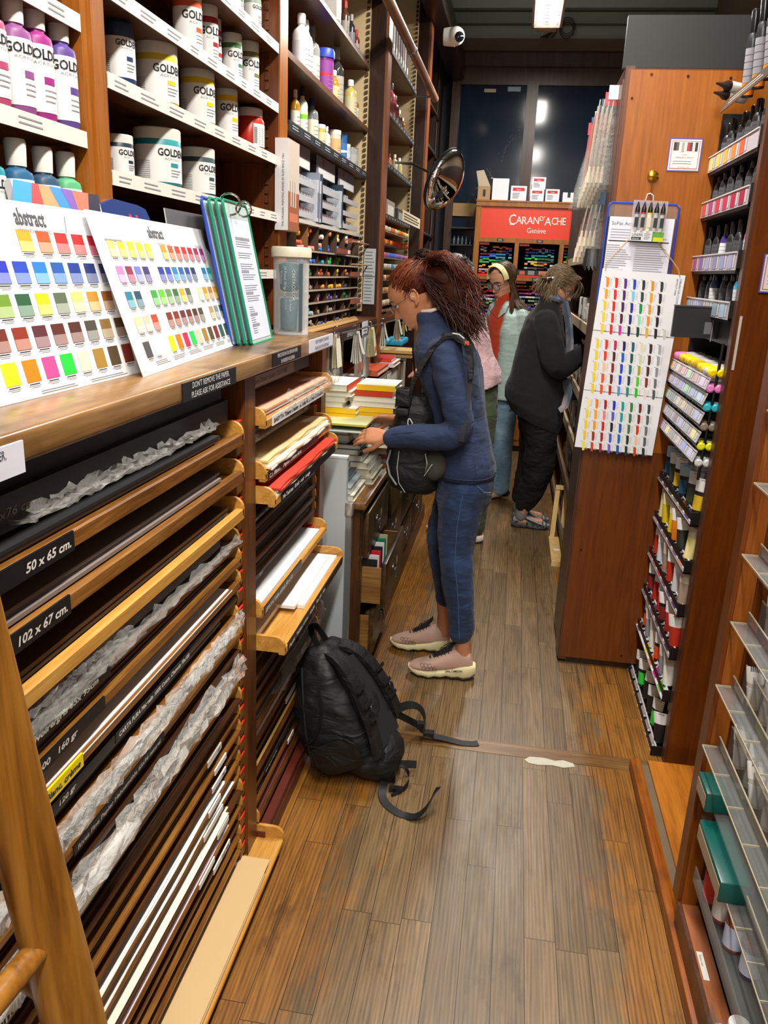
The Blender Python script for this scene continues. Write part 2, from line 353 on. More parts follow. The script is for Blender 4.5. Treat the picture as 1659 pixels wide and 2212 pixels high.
# ================================================================ FLOOR, CEILING, WALLS, LAMPS
def floor_mat():
    m, nt, b = newmat('oak_floor'); N = nt.nodes; L = nt.links
    tc = N.new('ShaderNodeTexCoord'); mp = N.new('ShaderNodeMapping'); mp.inputs['Rotation'].default_value = (0, 0, PI/2)
    L.new(tc.outputs['Object'], mp.inputs[0])
    br = N.new('ShaderNodeTexBrick'); br.inputs['Scale'].default_value = 1; br.inputs['Brick Width'].default_value = .78; br.inputs['Row Height'].default_value = .082
    br.inputs['Mortar Size'].default_value = .0011; br.inputs['Mortar Smooth'].default_value = .3; br.inputs['Color1'].default_value = (0, 0, 0, 1); br.inputs['Color2'].default_value = (1, 1, 1, 1); br.inputs['Mortar'].default_value = (.5, .5, .5, 1)
    br.offset = .43; br.squash = .8; br.squash_frequency = 3
    L.new(mp.outputs[0], br.inputs['Vector'])
    # grain : offset per plank
    ma = N.new('ShaderNodeVectorMath'); ma.operation = 'MULTIPLY'; ma.inputs[1].default_value = (3, 9, 5)
    L.new(br.outputs['Color'], ma.inputs[0]); ad = N.new('ShaderNodeVectorMath'); L.new(tc.outputs['Object'], ad.inputs[0]); L.new(ma.outputs[0], ad.inputs[1])
    mg = N.new('ShaderNodeMapping'); mg.inputs['Scale'].default_value = (30, 2.2, 1); L.new(ad.outputs[0], mg.inputs[0])
    g = N.new('ShaderNodeTexNoise'); g.inputs['Scale'].default_value = 1; g.inputs['Detail'].default_value = 6; g.inputs['Distortion'].default_value = 2.2; L.new(mg.outputs[0], g.inputs['Vector'])
    mw = N.new('ShaderNodeMapping'); mw.inputs['Scale'].default_value = (26, 2.0, 1); L.new(ad.outputs[0], mw.inputs[0])
    wv = N.new('ShaderNodeTexWave'); wv.bands_direction = 'X'; wv.inputs['Scale'].default_value = 1.1; wv.inputs['Distortion'].default_value = 9; wv.inputs['Detail'].default_value = 2.5; wv.inputs['Detail Scale'].default_value = .8
    L.new(mw.outputs[0], wv.inputs['Vector'])
    m4 = N.new('ShaderNodeMapping'); m4.inputs['Scale'].default_value = (260, 9, 1); L.new(ad.outputs[0], m4.inputs[0])
    fine = N.new('ShaderNodeTexNoise'); fine.inputs['Scale'].default_value = 1; fine.inputs['Detail'].default_value = 3; L.new(m4.outputs[0], fine.inputs['Vector'])
    gm = N.new('ShaderNodeMath'); gm.operation = 'MULTIPLY_ADD'; gm.inputs[1].default_value = .17; L.new(wv.outputs['Fac'], gm.inputs[0])
    g2 = N.new('ShaderNodeMath'); g2.operation = 'MULTIPLY'; g2.inputs[1].default_value = .62; L.new(g.outputs[0], g2.inputs[0]); L.new(g2.outputs[0], gm.inputs[2])
    g3 = N.new('ShaderNodeMath'); g3.operation = 'MULTIPLY_ADD'; g3.inputs[1].default_value = .16; L.new(fine.outputs[0], g3.inputs[0]); L.new(gm.outputs[0], g3.inputs[2])
    def ramp(cs, src, lo=.2, hi=.86):
        r = N.new('ShaderNodeValToRGB'); e = r.color_ramp.elements
        for i, c in enumerate(cs):
            p = lo+(hi-lo)*i/(len(cs)-1); el = e[i] if i < 2 else e.new(p); el.position = p; el.color = hexc(c)
        L.new(src, r.inputs[0]); return r
    grey = ramp(['#3d2d1a', '#644e32', '#7a6242', '#8e7450'], g3.outputs[0])
    oran = ramp(['#44260c', '#7a4e1c', '#966528', '#a87838'], g3.outputs[0])
    # worn band down the middle, varnish left along the sides
    sx = N.new('ShaderNodeSeparateXYZ'); L.new(tc.outputs['Object'], sx.inputs[0])
    nz = N.new('ShaderNodeTexNoise'); nz.inputs['Scale'].default_value = 7; nz.inputs['Detail'].default_value = 8; nz.inputs['Roughness'].default_value = .7
    ms = N.new('ShaderNodeMapping'); ms.inputs['Scale'].default_value = (1.6, .5, 1); L.new(tc.outputs['Object'], ms.inputs[0]); L.new(ms.outputs[0], nz.inputs['Vector'])
    def math_(op, a, bb, c=None):
        n = N.new('ShaderNodeMath'); n.operation = op
        for i, q in enumerate((a, bb, c)):
            if q is None: continue
            if isinstance(q, (int, float)): n.inputs[i].default_value = q
            else: L.new(q, n.inputs[i])
        return n.outputs[0]
    ax = math_('ABSOLUTE', math_('ADD', sx.outputs['X'], FLOOR_C), 0)      # distance from the middle of the walk
    nn = math_('MULTIPLY', math_('SUBTRACT', nz.outputs[0], .5), .75)
    side = math_('ADD', ax, nn)
    far = N.new('ShaderNodeMapRange'); far.inputs['From Min'].default_value = 3.1; far.inputs['From Max'].default_value = 4.2; far.inputs['To Min'].default_value = 0; far.inputs['To Max'].default_value = .14; L.new(sx.outputs['Y'], far.inputs[0])
    side = math_('SUBTRACT', side, far.outputs[0])
    mr = N.new('ShaderNodeMapRange'); mr.inputs['From Min'].default_value = .33; mr.inputs['From Max'].default_value = .43; L.new(side, mr.inputs[0])
    mx = N.new('ShaderNodeMix'); mx.data_type = 'RGBA'; L.new(mr.outputs[0], mx.inputs['Factor']); L.new(grey.outputs[0], mx.inputs['A']); L.new(oran.outputs[0], mx.inputs['B'])
    # plank to plank tone
    tone = math_('MULTIPLY_ADD', br.outputs['Color'], .42, .78)
    t2 = N.new('ShaderNodeMix'); t2.data_type = 'RGBA'; t2.blend_type = 'MULTIPLY'; t2.inputs['Factor'].default_value = 1; L.new(mx.outputs['Result'], t2.inputs['A'])
    cc = N.new('ShaderNodeCombineColor'); [L.new(tone, cc.inputs[i]) for i in range(3)]; L.new(cc.outputs[0], t2.inputs['B'])
    # dark scuffs
    ns = N.new('ShaderNodeTexNoise'); ns.inputs['Scale'].default_value = 5.5; ns.inputs['Detail'].default_value = 9; ns.inputs['Roughness'].default_value = .72
    ms2 = N.new('ShaderNodeMapping'); ms2.inputs['Scale'].default_value = (1.5, .6, 1); ms2.inputs['Location'].default_value = (3, 1, 0); L.new(tc.outputs['Object'], ms2.inputs[0]); L.new(ms2.outputs[0], ns.inputs['Vector'])
    sr = N.new('ShaderNodeMapRange'); sr.inputs['From Min'].default_value = .56; sr.inputs['From Max'].default_value = .68; sr.inputs['To Max'].default_value = .62; L.new(ns.outputs[0], sr.inputs[0])
    t3 = N.new('ShaderNodeMix'); t3.data_type = 'RGBA'; t3.inputs['B'].default_value = hexc('#3b2511'); L.new(sr.outputs[0], t3.inputs['Factor']); L.new(t2.outputs['Result'], t3.inputs['A'])
    t4 = N.new('ShaderNodeMix'); t4.data_type = 'RGBA'; t4.inputs['B'].default_value = hexc('#24160a'); L.new(br.outputs['Fac'], t4.inputs['Factor']); L.new(t3.outputs['Result'], t4.inputs['A'])
    L.new(t4.outputs['Result'], b.inputs['Base Color'])
    rg = math_('MULTIPLY_ADD', nz.outputs[0], .3, .22); L.new(rg, b.inputs['Roughness'])
    bp = N.new('ShaderNodeBump'); bp.inputs['Strength'].default_value = .25; bp.inputs['Distance'].default_value = .002
    hh = math_('SUBTRACT', g3.outputs[0], math_('MULTIPLY', br.outputs['Fac'], .8)); L.new(hh, bp.inputs['Height']); L.new(bp.outputs[0], b.inputs['Normal'])
    return m
FLOOR_C = -.03
FM = floor_mat()
mb = MB(); mb.box((-3, -3, -.05), (3, 9, 0), FM); struct('floor', mb)
BAND = wood('floor_band_oak', ['#3e2710', '#6d4c28', '#8d6a3e'], 'X', 1, .35)
mb = MB(); mb.box((-.6, 2.62, 0), (.62, 2.70, .0012), BAND); struct('trim_1', mb)
# ceiling and cornice
CEIL = M('#8c9084', .6, var=.1); CEIL2 = M('#70756a', .6, var=.1)
mb = MB(); mb.box((-3, -3, 4.25), (3, 9, 4.35), CEIL)
mb.box((-3, 8.45, 3.76), (3, 8.6, 4.25), CEIL)
for i, (z0, z1, d) in enumerate([(3.76, 3.86, .06), (3.875, 3.965, .13), (3.98, 4.05, .2), (4.065, 4.12, .29), (4.13, 4.25, .42)]):
    mb.box((-3, 8.5-d, z0), (3, 8.5, z1), CEIL if i % 2 == 0 else CEIL2)
for y in (6.2, 3.6, 1.0): mb.box((-3, y, 4.08), (3, y+.3, 4.25), CEIL2)
struct('ceiling', mb)
WALLM = M('#3a3a38', .7); 
mb = MB(); mb.box((-3, 8.6, 0), (3, 8.75, 4.25), M('#20252b', .7)); struct('wall_back', mb)
mb = MB(); mb.box((-1.5, -3, 0), (-1.4, 8.6, 4.25), M('#4a3a28', .7)); struct('wall_left', mb)
mb = MB(); mb.box((1.5, -3, 0), (1.6, 8.6, 4.25), M('#6b5a44', .7)); struct('wall_right', mb)
# tall glazed door-window behind the pencil cabinet
GLASS = M('#1a2636', .1, spec=.3)  # navy base colour stands in for faint night light from outside
mb = MB(); Y = 8.5
x0, x1, zt = -.77, 1.25, 3.67
mb.box((x0, Y-.06, zt-.13), (x1, Y+.1, zt), W_WIN); mb.box((x0, Y-.1, zt-.01), (x1, Y+.1, zt+.09), M('#5a4028', .6, var=.15))
mb.box((x0, Y-.05, 0), (x0+.075, Y+.1, zt-.13), W_WIN)
mb.box((x0+.075, Y-.03, 3.39), (x1, Y+.1, zt-.13), W_WIN)
mb.box((-.07, Y-.06, 1.0), (.035, Y+.1, 3.42), W_WIN); mb.box((-.025, Y-.075, 1.0), (-.01, Y, 3.42), W_WIN)
mb.box((x0+.075, Y-.03, .9), (x1, Y+.1, 1.05), W_WIN)
win = solo('window_1', mb, None, None, kind='structure')
g = MB(); g.box((x0+.075, Y+.0, 1.05), (-.07, Y+.02, 3.39), GLASS); part(win, 'window_pane', g)
g = MB(); g.box((.035, Y+.0, 1.05), (x1, Y+.02, 3.39), GLASS); part(win, 'window_pane', g)
g = MB(); g.box((-.47, Y-.003, 3.33), (-.36, Y, 3.36), M('#b8a98c', .8)); g.box((-.25, Y-.003, 3.34), (-.13, Y, 3.38), M('#8aa0b0', .6)); part(win, 'tape_strip', g)
g = MB()
random.seed(3)
for (ax_, az, bx_, bz, n) in ((-.28, 2.75, -.12, 3.0, 26), (-.62, 2.25, -.38, 2.6, 30)):
    for i in range(n):
        t = random.random(); x = ax_+(bx_-ax_)*t+random.uniform(-.03, .03); z = az+(bz-az)*t+random.uniform(-.04, .04)
        a = random.uniform(.4, 1.5); l = random.uniform(.01, .035)
        g.add([(x, Y-.002, z), (x+l*math.cos(a), Y-.002, z+l*math.sin(a)), (x+l*math.cos(a)+.004, Y-.002, z+l*math.sin(a)-.003), (x+.003, Y-.002, z-.003)], [(0, 1, 2, 3)], M('#4a5560', .8))
part(win, 'paint_scratches', g)
# brown paper taped in the lower left pane
mb = MB(); mb.box((-.7, Y-.02, 2.22), (-.44, Y-.012, 2.34), M('#a98658', .8, var=.1)); solo('kraft_paper', mb, 'torn brown kraft paper sheet taped on the dark window left of the red sign', 'paper')
mb = MB()
for z in (1.62, 1.78, 1.94, 2.1): mb.box((-.69, Y-.13, z), (-.47, Y-.02, z+.012), M('#2a2d30', .4))
o = solo('bottle_shelf', mb, 'dark narrow wall shelves with small bottles left of the red signed cabinet', 'shelf')
mb = MB(); mb.lathe([(.016, 0), (.016, .05), (.008, .062), (.008, .08)], M('#3a4048', .3), 10)
pb = solo('small_bottle', mb, 'small dark bottle', 'bottle', 'dark bottles on the narrow shelves left of the red sign', org=(0, 0, 0))
for z in (1.632, 1.792, 1.952):
    for x in (-.66, -.62, -.58, -.54, -.5):
        place(pb, (x, Y-.075, z), label='small dark bottle on the dim narrow shelves left of the red signed cabinet')
# lamps
for i, (x, y0, y1, z, wt) in enumerate(LAMPS):
    far_ = i == 3
    t = thing('ceiling_lamp', ['white louvred tube lamp behind the viewer', 'white louvred tube lamp over the viewer', 'white louvred tube lamp above the middle of the aisle', 'white louvred fluorescent ceiling lamp hanging at the top near the dark window'][i], 'lamp', (x, (y0+y1)/2, z), 'ceiling tube lamps')
    mb = MB(); W2 = .115
    mb.box((x-W2, y0, z), (x-W2+.018, y1, z+.07), M('#b9a48c', .4)); mb.box((x+W2-.018, y0, z), (x+W2, y1, z+.07), M('#b9a48c', .4))
    mb.box((x-W2, y0, z+.07), (x+W2, y1, z+.085), M('#cfc8bc', .4)); mb.box((x-W2, y0, z), (x+W2, y0+.015, z+.07), M('#b9a48c', .4)); mb.box((x-W2, y1-.015, z), (x+W2, y1, z+.07), M('#b9a48c', .4))
    part(t, 'lamp_housing', mb)
    mb = MB(); n = int((y1-y0)/.075)
    for k in range(1, n): yy = y0+(y1-y0)*k/n; mb.box((x-W2+.018, yy, z+.004), (x+W2-.018, yy+.004, z+.045), CHROME)
    part(t, 'louvre', mb)
    mb = MB()
    for s in (-.05, .05): mb.cyl((x+s, y0+.03, z+.052), (x+s, y1-.03, z+.052), .013, emit('lit_tube', '#eaf2ff', 14), 10)
    part(t, 'light_tube', mb)
    if far_:
        mb = MB(); mb.bevbox((x-.08, y1+.01, z-.005), (x+.08, y1+.1, z+.06), .012, M('#a08560', .5)); part(t, 'end_block', mb)
    mb = MB()
    for yy in (y0+.2, y1-.2): mb.cyl((x, yy, z+.085), (x, yy, 4.25), .006, STEEL, 6)
    part(t, 'suspension_rod', mb)
    area_light('lamp_light', (x, (y0+y1)/2, z-.01), .18, y1-y0-.05, wt)
    u = area_light('added_ceiling_fill', (x, (y0+y1)/2, z+.1), .18, y1-y0-.05, 10, (.92, .97, 1)); u.rotation_euler = (PI, 0, 0)  # extra area light above the closed housing, added to brighten the ceiling
# cable bundle on the cornice
mb = MB()
for k in range(7):
    a = random.uniform(-.03, .03); b_ = random.uniform(.02, .1)
    mb.tube([(.17+a, 8.3, 3.9), (.15+a-b_*.5, 8.3, 3.84), (.12+a, 8.28, 3.78), (.06+a*2, 8.3, 3.74)], .005, BLACK, 6)
for k in range(3):
    r = .03+.012*k; mb.tube([(.24+.05*math.cos(t)*(1+k*.2), 8.3, 3.82+r*1.6*math.sin(t)) for t in [i*PI/5 for i in range(10)]], .004, BLACK, 6, closed=True)
solo('cable_bundle', mb, 'bundle of black cables looping down the cornice right of the ceiling lamp', 'cable')
# dome camera
t = thing('dome_camera', 'white dome security camera on the dark beam at the upper left of the window', 'camera', (-.62, 6.55, 3.3))
mb = MB(); T = Matrix.Translation((-.63, 6.55, 3.31)) @ rotm(0, PI/2, 0); mb.lathe([(.055, -.05), (.06, -.02), (.062, .03)], WHITE, 24, T); part(t, 'mount', mb)
mb = MB(); mb.ball((-.59, 6.53, 3.31), .062, WHITE, 24); part(t, 'housing', mb)
mb = MB(); T = Matrix.Translation((-.565, 6.49, 3.295)) @ rotm(PI/2, 0, .4); mb.lathe([(.034, -.02), (.034, .012), (.02, .022), (.002, .024)], M('#10151c', .1), 20, T); part(t, 'lens', mb)
# ================================================================ LEFT WALL OF SHELVES
XF = -.86
def slats(name, label, y0, y1, z0, z1, mat):
    mb = MB(); mb.box((-1.35, y0, z0), (XF, y1, z1), mat); return mb
t = thing('shelving_unit', 'tall orange-brown wooden shelving standing on the near counter with two bays of paint', 'shelving', (-1.1, 1.7, 1.468))
for y0, y1 in ((.2, .28), (1.615, 1.71)):
    mb = MB(); mb.box((-1.38, y0, 1.468), (XF, y1, 4.0), W_POST); mb.box((XF-.01, y0+.03, 1.468), (XF+.006, y1-.03, 4.0), W_POST)
    part(t, 'side_post', mb)
mb = MB(); mb.box((-1.38, 2.945, 1.468), (XF, 3.05, 4.0), W_SHELF); mb.box((XF-.005, 2.95, 1.468), (XF+.004, 3.045, 4.0), W_POST); part(t, 'side_post', mb)
mb = MB(); mb.box((-1.39, .2, 1.468), (-1.36, 3.05, 4.0), W_SHELF); part(t, 'back_panel', mb)
LAB = M('#dedad0', .45)
def shelf_board(par, y0, y1, z, lab=True, h=.021, mat=W_SHELFY, lw=None, xf=XF):
    mb = MB(); mb.box((-1.36, y0, z-.026), (xf-.004, y1, z-.004), mat); mb.box((xf-.004, y0, z-.026), (xf, y1, z-.004), mat)
    o = part(par, 'shelf', mb)
    if lab:
        lb = MB(); T = frame((xf+.0015, y0, z-.03), (0, 1, 0), (0, 0, 1))
        lb.box((xf-.001, y0+.002, z-.030), (xf+.0015, y1-.002, z-.004+.004), LAB)
        y = .03
        while y < y1-y0-.09:
            ww = random.uniform(.05, .1); lb.lines(y, .006, y+ww, .024, 2, GREYT, T, fill=.3); y += ww+.06
        part(par, 'label_strip', lb, 'white price label strip')
for z in (1.70, 1.914, 2.117): shelf_board(t, .28, 1.615, z)
for z in (1.664, 1.857, 2.042, 2.208, 2.39, 2.59, 2.8): shelf_board(t, 1.71, 2.945, z)
mb = MB()
for yy in (2.942, 1.712, 1.613):
    for xx in (-.9, -1.25):
        for k in range(44): 
            z = 1.5+k*.03; s_ = -1 if yy > 2 or yy < 1.7 else 1
            mb.box((xx-.006, yy, z), (xx+.006, yy+s_*.006, z+.022), W_SHELFY)
part(t, 'shelf_rack_strip', mb)
# ---- jars and bottles with printed labels
def jar_mb(kind, r, h, colr, back=False):
    """kind jar / bottle / round"""
    body = M(colr, .35); lab = M('#e9e9e6', .45); cap = M('#dcdad2', .4); dk = M('#15161a', .5)
    B = MB(); C = MB(); Lb = MB(); ph = (-.35 if not back else 2.6)
    if kind == 'jar':
        B.lathe([(r*.93, 0), (r, .006), (r, h*.8), (r*.97, h*.82), (r*.9, h*.83)], body, 28)
        C.lathe([(r*1.0, h*.80), (r*1.0, h*.98), (r*.96, h), (.001, h)], cap, 28)
        z0, z1 = h*.07, h*.70
    elif kind == 'round':
        B.lathe([(r*.9, 0), (r, .01), (r, h*.6), (r*.93, h*.7), (r*.62, h*.76), (r*.6, h*.8)], body, 28)
        C.lathe([(r*.74, h*.78), (r*.76, h*.96), (r*.72, h), (.001, h)], cap, 28); z0, z1 = h*.12, h*.55
    else:
        B.lathe([(r*.93, 0), (r, .006), (r, h*.64), (r*.93, h*.68), (r*.55, h*.72), (r*.5, h*.76)], body, 24)
        C.lathe([(r*.62, h*.74), (r*.68, h*.97), (r*.6, h), (.001, h)], cap, 20); z0, z1 = h*.06, h*.61
    Lb.lathe([(r+.0006, z0), (r+.0006, z1)], lab, 28, cap=False)
    sz = (z1-z0)*(.24 if kind == 'jar' else .18)
    # dark band with the word knocked out, small print and a colour swatch
    wv, fs, a, b = text_mesh('GOLDEN'); tw = (b-a)*sz*.98
    Lb.text('*GOLDEN', 0, z1-sz*1.2, sz*1.15, dk, None, xs=.85, align='C', z=.0012, cyl=(r, ph))
    Lb.text('ACRYLICS', 0, z1-sz*1.65, sz*.36, GREYT, None, xs=1.5, align='C', z=.0012, cyl=(r, ph))
    sw = M(colr, .4)
    vs = []; 
    def cyq(u0, v0, u1, v1, mat, zz=.0012):
        ph2 = ph; n = 4; vv = []
        for k in range(n+1):
            u = u0+(u1-u0)*k/n; aa = ph2+u/r
            vv += [((r+zz)*math.cos(aa), (r+zz)*math.sin(aa), v0), ((r+zz)*math.cos(aa), (r+zz)*math.sin(aa), v1)]
        Lb.add(vv, [(2*k, 2*k+2, 2*k+3, 2*k+1) for k in range(n)], mat)
    cyq(tw*-.1, z0+(z1-z0)*.42, tw*.2, z0+(z1-z0)*.53, sw)
    for k in range(3):
        v = z0+(z1-z0)*(.32-.08*k); cyq(-tw*.1, v, tw*(.35-.08*k), v+.0022, GREYT)
    for k in range(10):
        v = z0+(z1-z0)*(.1+.05*k); cyq(-tw*1.35, v, -tw*.75, v+.0012, GREYT)
    return B, C, Lb
def jar(kind, y, r, z, h, colr, label, cat, group=None, x=-.925, back=False, name=None):
    B, C, Lb = jar_mb(kind, r, h, colr, back)
    o = thing(name or ('paint_jar' if kind != 'bottle' else 'paint_bottle'), label, cat, (0, 0, 0), group)
    part(o, 'body', B); part(o, 'lid', C, 'off-white lid'); part(o, 'paper_label', Lb, 'white printed label')
    o.location = (x, y, z); o.rotation_euler = (0, 0, random.uniform(-.15, .15))
    return o
# near bay: fluid paint bottles
for y, h, c, d in ((1.36, .185, '#b04a70', 'rose band at the left picture edge of the upper row'), (1.435, .19, '#8d4f8a', 'purple band, left of the magenta-banded one'), (1.502, .20, '#9c2f80', 'magenta band and magenta swatch'), (1.583, .20, '#5e4590', 'violet band, beside the orange post')):
    jar('bottle', y, .0285, 1.914, h, c, 'white-capped paint bottle with '+d, 'bottle', 'tall fluid paint bottles in the near bay', x=-.888)
jar('bottle', 1.555, .027, 1.914, .185, '#8e3a7c', 'white-capped magenta bottle hidden behind the magenta and violet paint bottles', 'bottle', 'tall fluid paint bottles in the near bay', x=-.95)
for y, h, c, d in ((1.33, .17, '#2a8f9c', 'with turquoise band at the picture edge'), (1.415, .172, '#2b5f86', 'with dark blue band'), (1.50, .17, '#33506a', 'with slate band'), (1.58, .172, '#57a878', 'with green band beside the orange post')):
    jar('bottle', y, .0275, 1.70, h, c, 'paint bottle above the booklet, '+d, 'bottle', 'lower fluid paint bottles in the near bay', x=-.89)
# second bay
for kind, y, r, z, h, c, d in (
    ('round', 1.90, .036, 2.042, .188, '#2c3f66', 'round blue paint jar with white lid, first on the middle shelf of jars'),
    ('jar', 2.10, .052, 2.042, .142, '#e0c63a', 'wide white-labelled jar with pale yellow band next to the round blue jar'),
    ('jar', 2.37, .047, 2.042, .149, '#edc81c', 'white-labelled jar with bright yellow band, third from the left on the middle shelf'),
    ('jar', 2.605, .034, 2.042, .153, '#f0c000', 'narrow white-labelled jar with yellow band beside the red jar'),
    ('jar', 2.09, .058, 1.857, .135, '#2f8f95', 'wide jar with teal band and turquoise swatch on the shelf under the yellow jars'),
    ('jar', 2.36, .048, 1.857, .128, '#3f4f55', 'jar with dark slate band to the right of the teal jar'),
    ('jar', 1.88, .032, 1.857, .09, '#23303c', 'small dark shaded jar to the left of the teal jar'),
    ('jar', 2.31, .038, 2.208, .155, '#e0603a', 'white-labelled jar with orange swatch at the top edge of the photo'),
    ('jar', 2.455, .03, 2.208, .158, '#a3232c', 'tall dark red jar second on the high shelf'),
    ('jar', 2.66, .031, 2.208, .138, '#4d7a4a', 'white-labelled jar with green swatch on the high shelf'),
    ('jar', 2.82, .034, 2.208, .155, '#7c7748', 'olive jar, last on the high shelf beside the post'),
    ('round', 3.0-.14, .03, 2.39, .165, '#8fa08c', 'grey-green jar on the topmost visible shelf beside the post'),
    ('round', 2.68, .03, 2.39, .16, '#5f8a58', 'green jar partly cut by the top edge of the photo')):
    jar(kind, y, r, z, h, c, d, 'jar', 'acrylic paint jars in the second bay')
jar('jar', 2.3, .04, 1.857, .125, '#2e5560', 'dark jar squeezed behind the teal jar', 'jar', 'acrylic paint jars in the second bay', x=-1.01)
jar('jar', 2.55, .03, 2.208, .15, '#b52a2a', 'red jar behind the front row of the high shelf', 'jar', 'acrylic paint jars in the second bay', x=-.95)
# red jar turned to its back label
o = thing('paint_jar', 'red paint jar showing its white ingredient label, last on the middle shelf', 'jar', (0, 0, 0), 'acrylic paint jars in the second bay')
r, h = .048, .128; B = MB(); B.lathe([(r*.9, 0), (r, .008), (r, h*.7), (r*.85, h*.8), (r*.8, h*.82)], M('#c8301c', .3), 28); part(o, 'body', B)
B = MB(); B.lathe([(r*.88, h*.8), (r*.9, h*.97), (r*.85, h), (.001, h)], M('#d9c9c4', .4), 28); part(o, 'lid', B)
B = MB()
n = 10; vv = []
for k in range(n+1):
    a = -1.0+1.3*k/n; vv += [((r+.001)*math.cos(a), (r+.001)*math.sin(a), .012), ((r+.001)*math.cos(a), (r+.001)*math.sin(a), .08)]
B.add(vv, [(2*k, 2*k+2, 2*k+3, 2*k+1) for k in range(n)], M('#eceae6', .5))
for k in range(9):
    v = .018+k*.006; a0, a1 = -.6, .15; B.add([((r+.0016)*math.cos(a), (r+.0016)*math.sin(a), zz) for a, zz in ((a0, v), ((a0+a1)/2, v), (a1, v), (a1, v+.0025), ((a0+a1)/2, v+.0025), (a0, v+.0025))], [(0, 1, 4, 5), (1, 2, 3, 4)], GREYT)
for k in range(7): a0 = -.95+k*.035; B.add([((r+.0016)*math.cos(a0+d), (r+.0016)*math.sin(a0+d), zz) for d, zz in ((0, .02), (.018, .02), (.018, .07), (0, .07))], [(0, 1, 2, 3)], INK)
part(o, 'paper_label', B); o.location = (-.925, 2.83, 2.042)

# ---- the far bays of the left wall: three more bays
t = thing('shelving_unit', 'tall dark-pillared shelving with cream side walls holding solvents and pastels', 'shelving', (-1.1, 5, 0))
for i, (y0, y1) in enumerate(((4.66, 4.8), (6.55, 6.72))):
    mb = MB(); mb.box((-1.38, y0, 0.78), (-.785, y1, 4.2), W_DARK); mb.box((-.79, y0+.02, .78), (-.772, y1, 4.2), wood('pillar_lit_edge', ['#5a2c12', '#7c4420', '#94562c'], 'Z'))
    part(t, 'pillar', mb)
    mb = MB(); mb.box((-1.38, y0-.018, 1.45), (-.865, y0, 4.0), CREAMW); part(t, 'cream_side_wall', mb)
    mb = MB()
    for k in range(90): z = 1.47+k*.028; mb.prism([(-.885, z), (-.868, z+.005), (-.868, z+.02), (-.885, z+.016)], 0, .008, M('#4b3418', .6), Matrix.Translation((0, y0-.018, 0)) @ Matrix(((1, 0, 0, 0), (0, 0, -1, 0), (0, 1, 0, 0), (0, 0, 0, 1))))
    part(t, 'saw_tooth_strip', mb)
mb = MB(); mb.box((-.90, 8.32, 0), (-.86, 8.5, 4.2), W_DARK); mb.box((-1.4, 8.3, 0), (-.88, 8.34, 4.2), M('#5a6a70', .6)); mb.box((-1.38, 8.02, 0), (-.87, 8.16, 4.2), W_DARK); part(t, 'pillar', mb)
mb = MB(); mb.box((-1.39, 3.05, .78), (-1.36, 8.3, 4.2), M('#94764c', .7)); part(t, 'back_panel', mb)
mb = MB(); mb.box((-.8, 4.8, 3.42), (-.66, 8.4, 3.6), W_DARK); mb.box((-.86, 3.0, 3.0), (-.8, 4.7, 3.2), W_DARK); part(t, 'top_beam', mb)
GB = M('#2c3038', .4)
def label_rail(par, y0, y1, z, h=.035, n=9, dark=True):
    mb = MB(); mb.box((-.862, y0, z-h), (-.855, y1, z), GB if dark else W_SHELFY)
    T = frame((-.8545, y0, z-h), (0, 1, 0), (0, 0, 1)); wd = (y1-y0)/n
    for k in range(n): mb.rect(k*wd+wd*.12, h*.2, k*wd+wd*.85, h*.8, 0, M('#141519' if dark else '#c8c4ba', .5), T); mb.lines(k*wd+wd*.2, h*.25, k*wd+wd*.8, h*.75, 2, M('#b9bcc2' if dark else '#444444', .5), T, z=.001)
    part(par, 'label_rail', mb)
for z, lab in ((2.705, 0), (2.405, 0), (2.17, 1)):
    shelf_board(t, 3.05, 4.64, z, False)
    if lab: label_rail(t, 3.07, 4.62, 2.18)
for z in (2.942, 2.602, 2.313, 2.015):
    shelf_board(t, 4.8, 6.53, z, False); label_rail(t, 4.82, 6.52, z+.004, .03, 14)
for z in (3.07, 2.73, 2.4, 2.02, 1.7):
    shelf_board(t, 6.72, 8.3, z, False); 
    if z < 2.9: label_rail(t, 6.74, 8.0, z+.004, .03, 12)
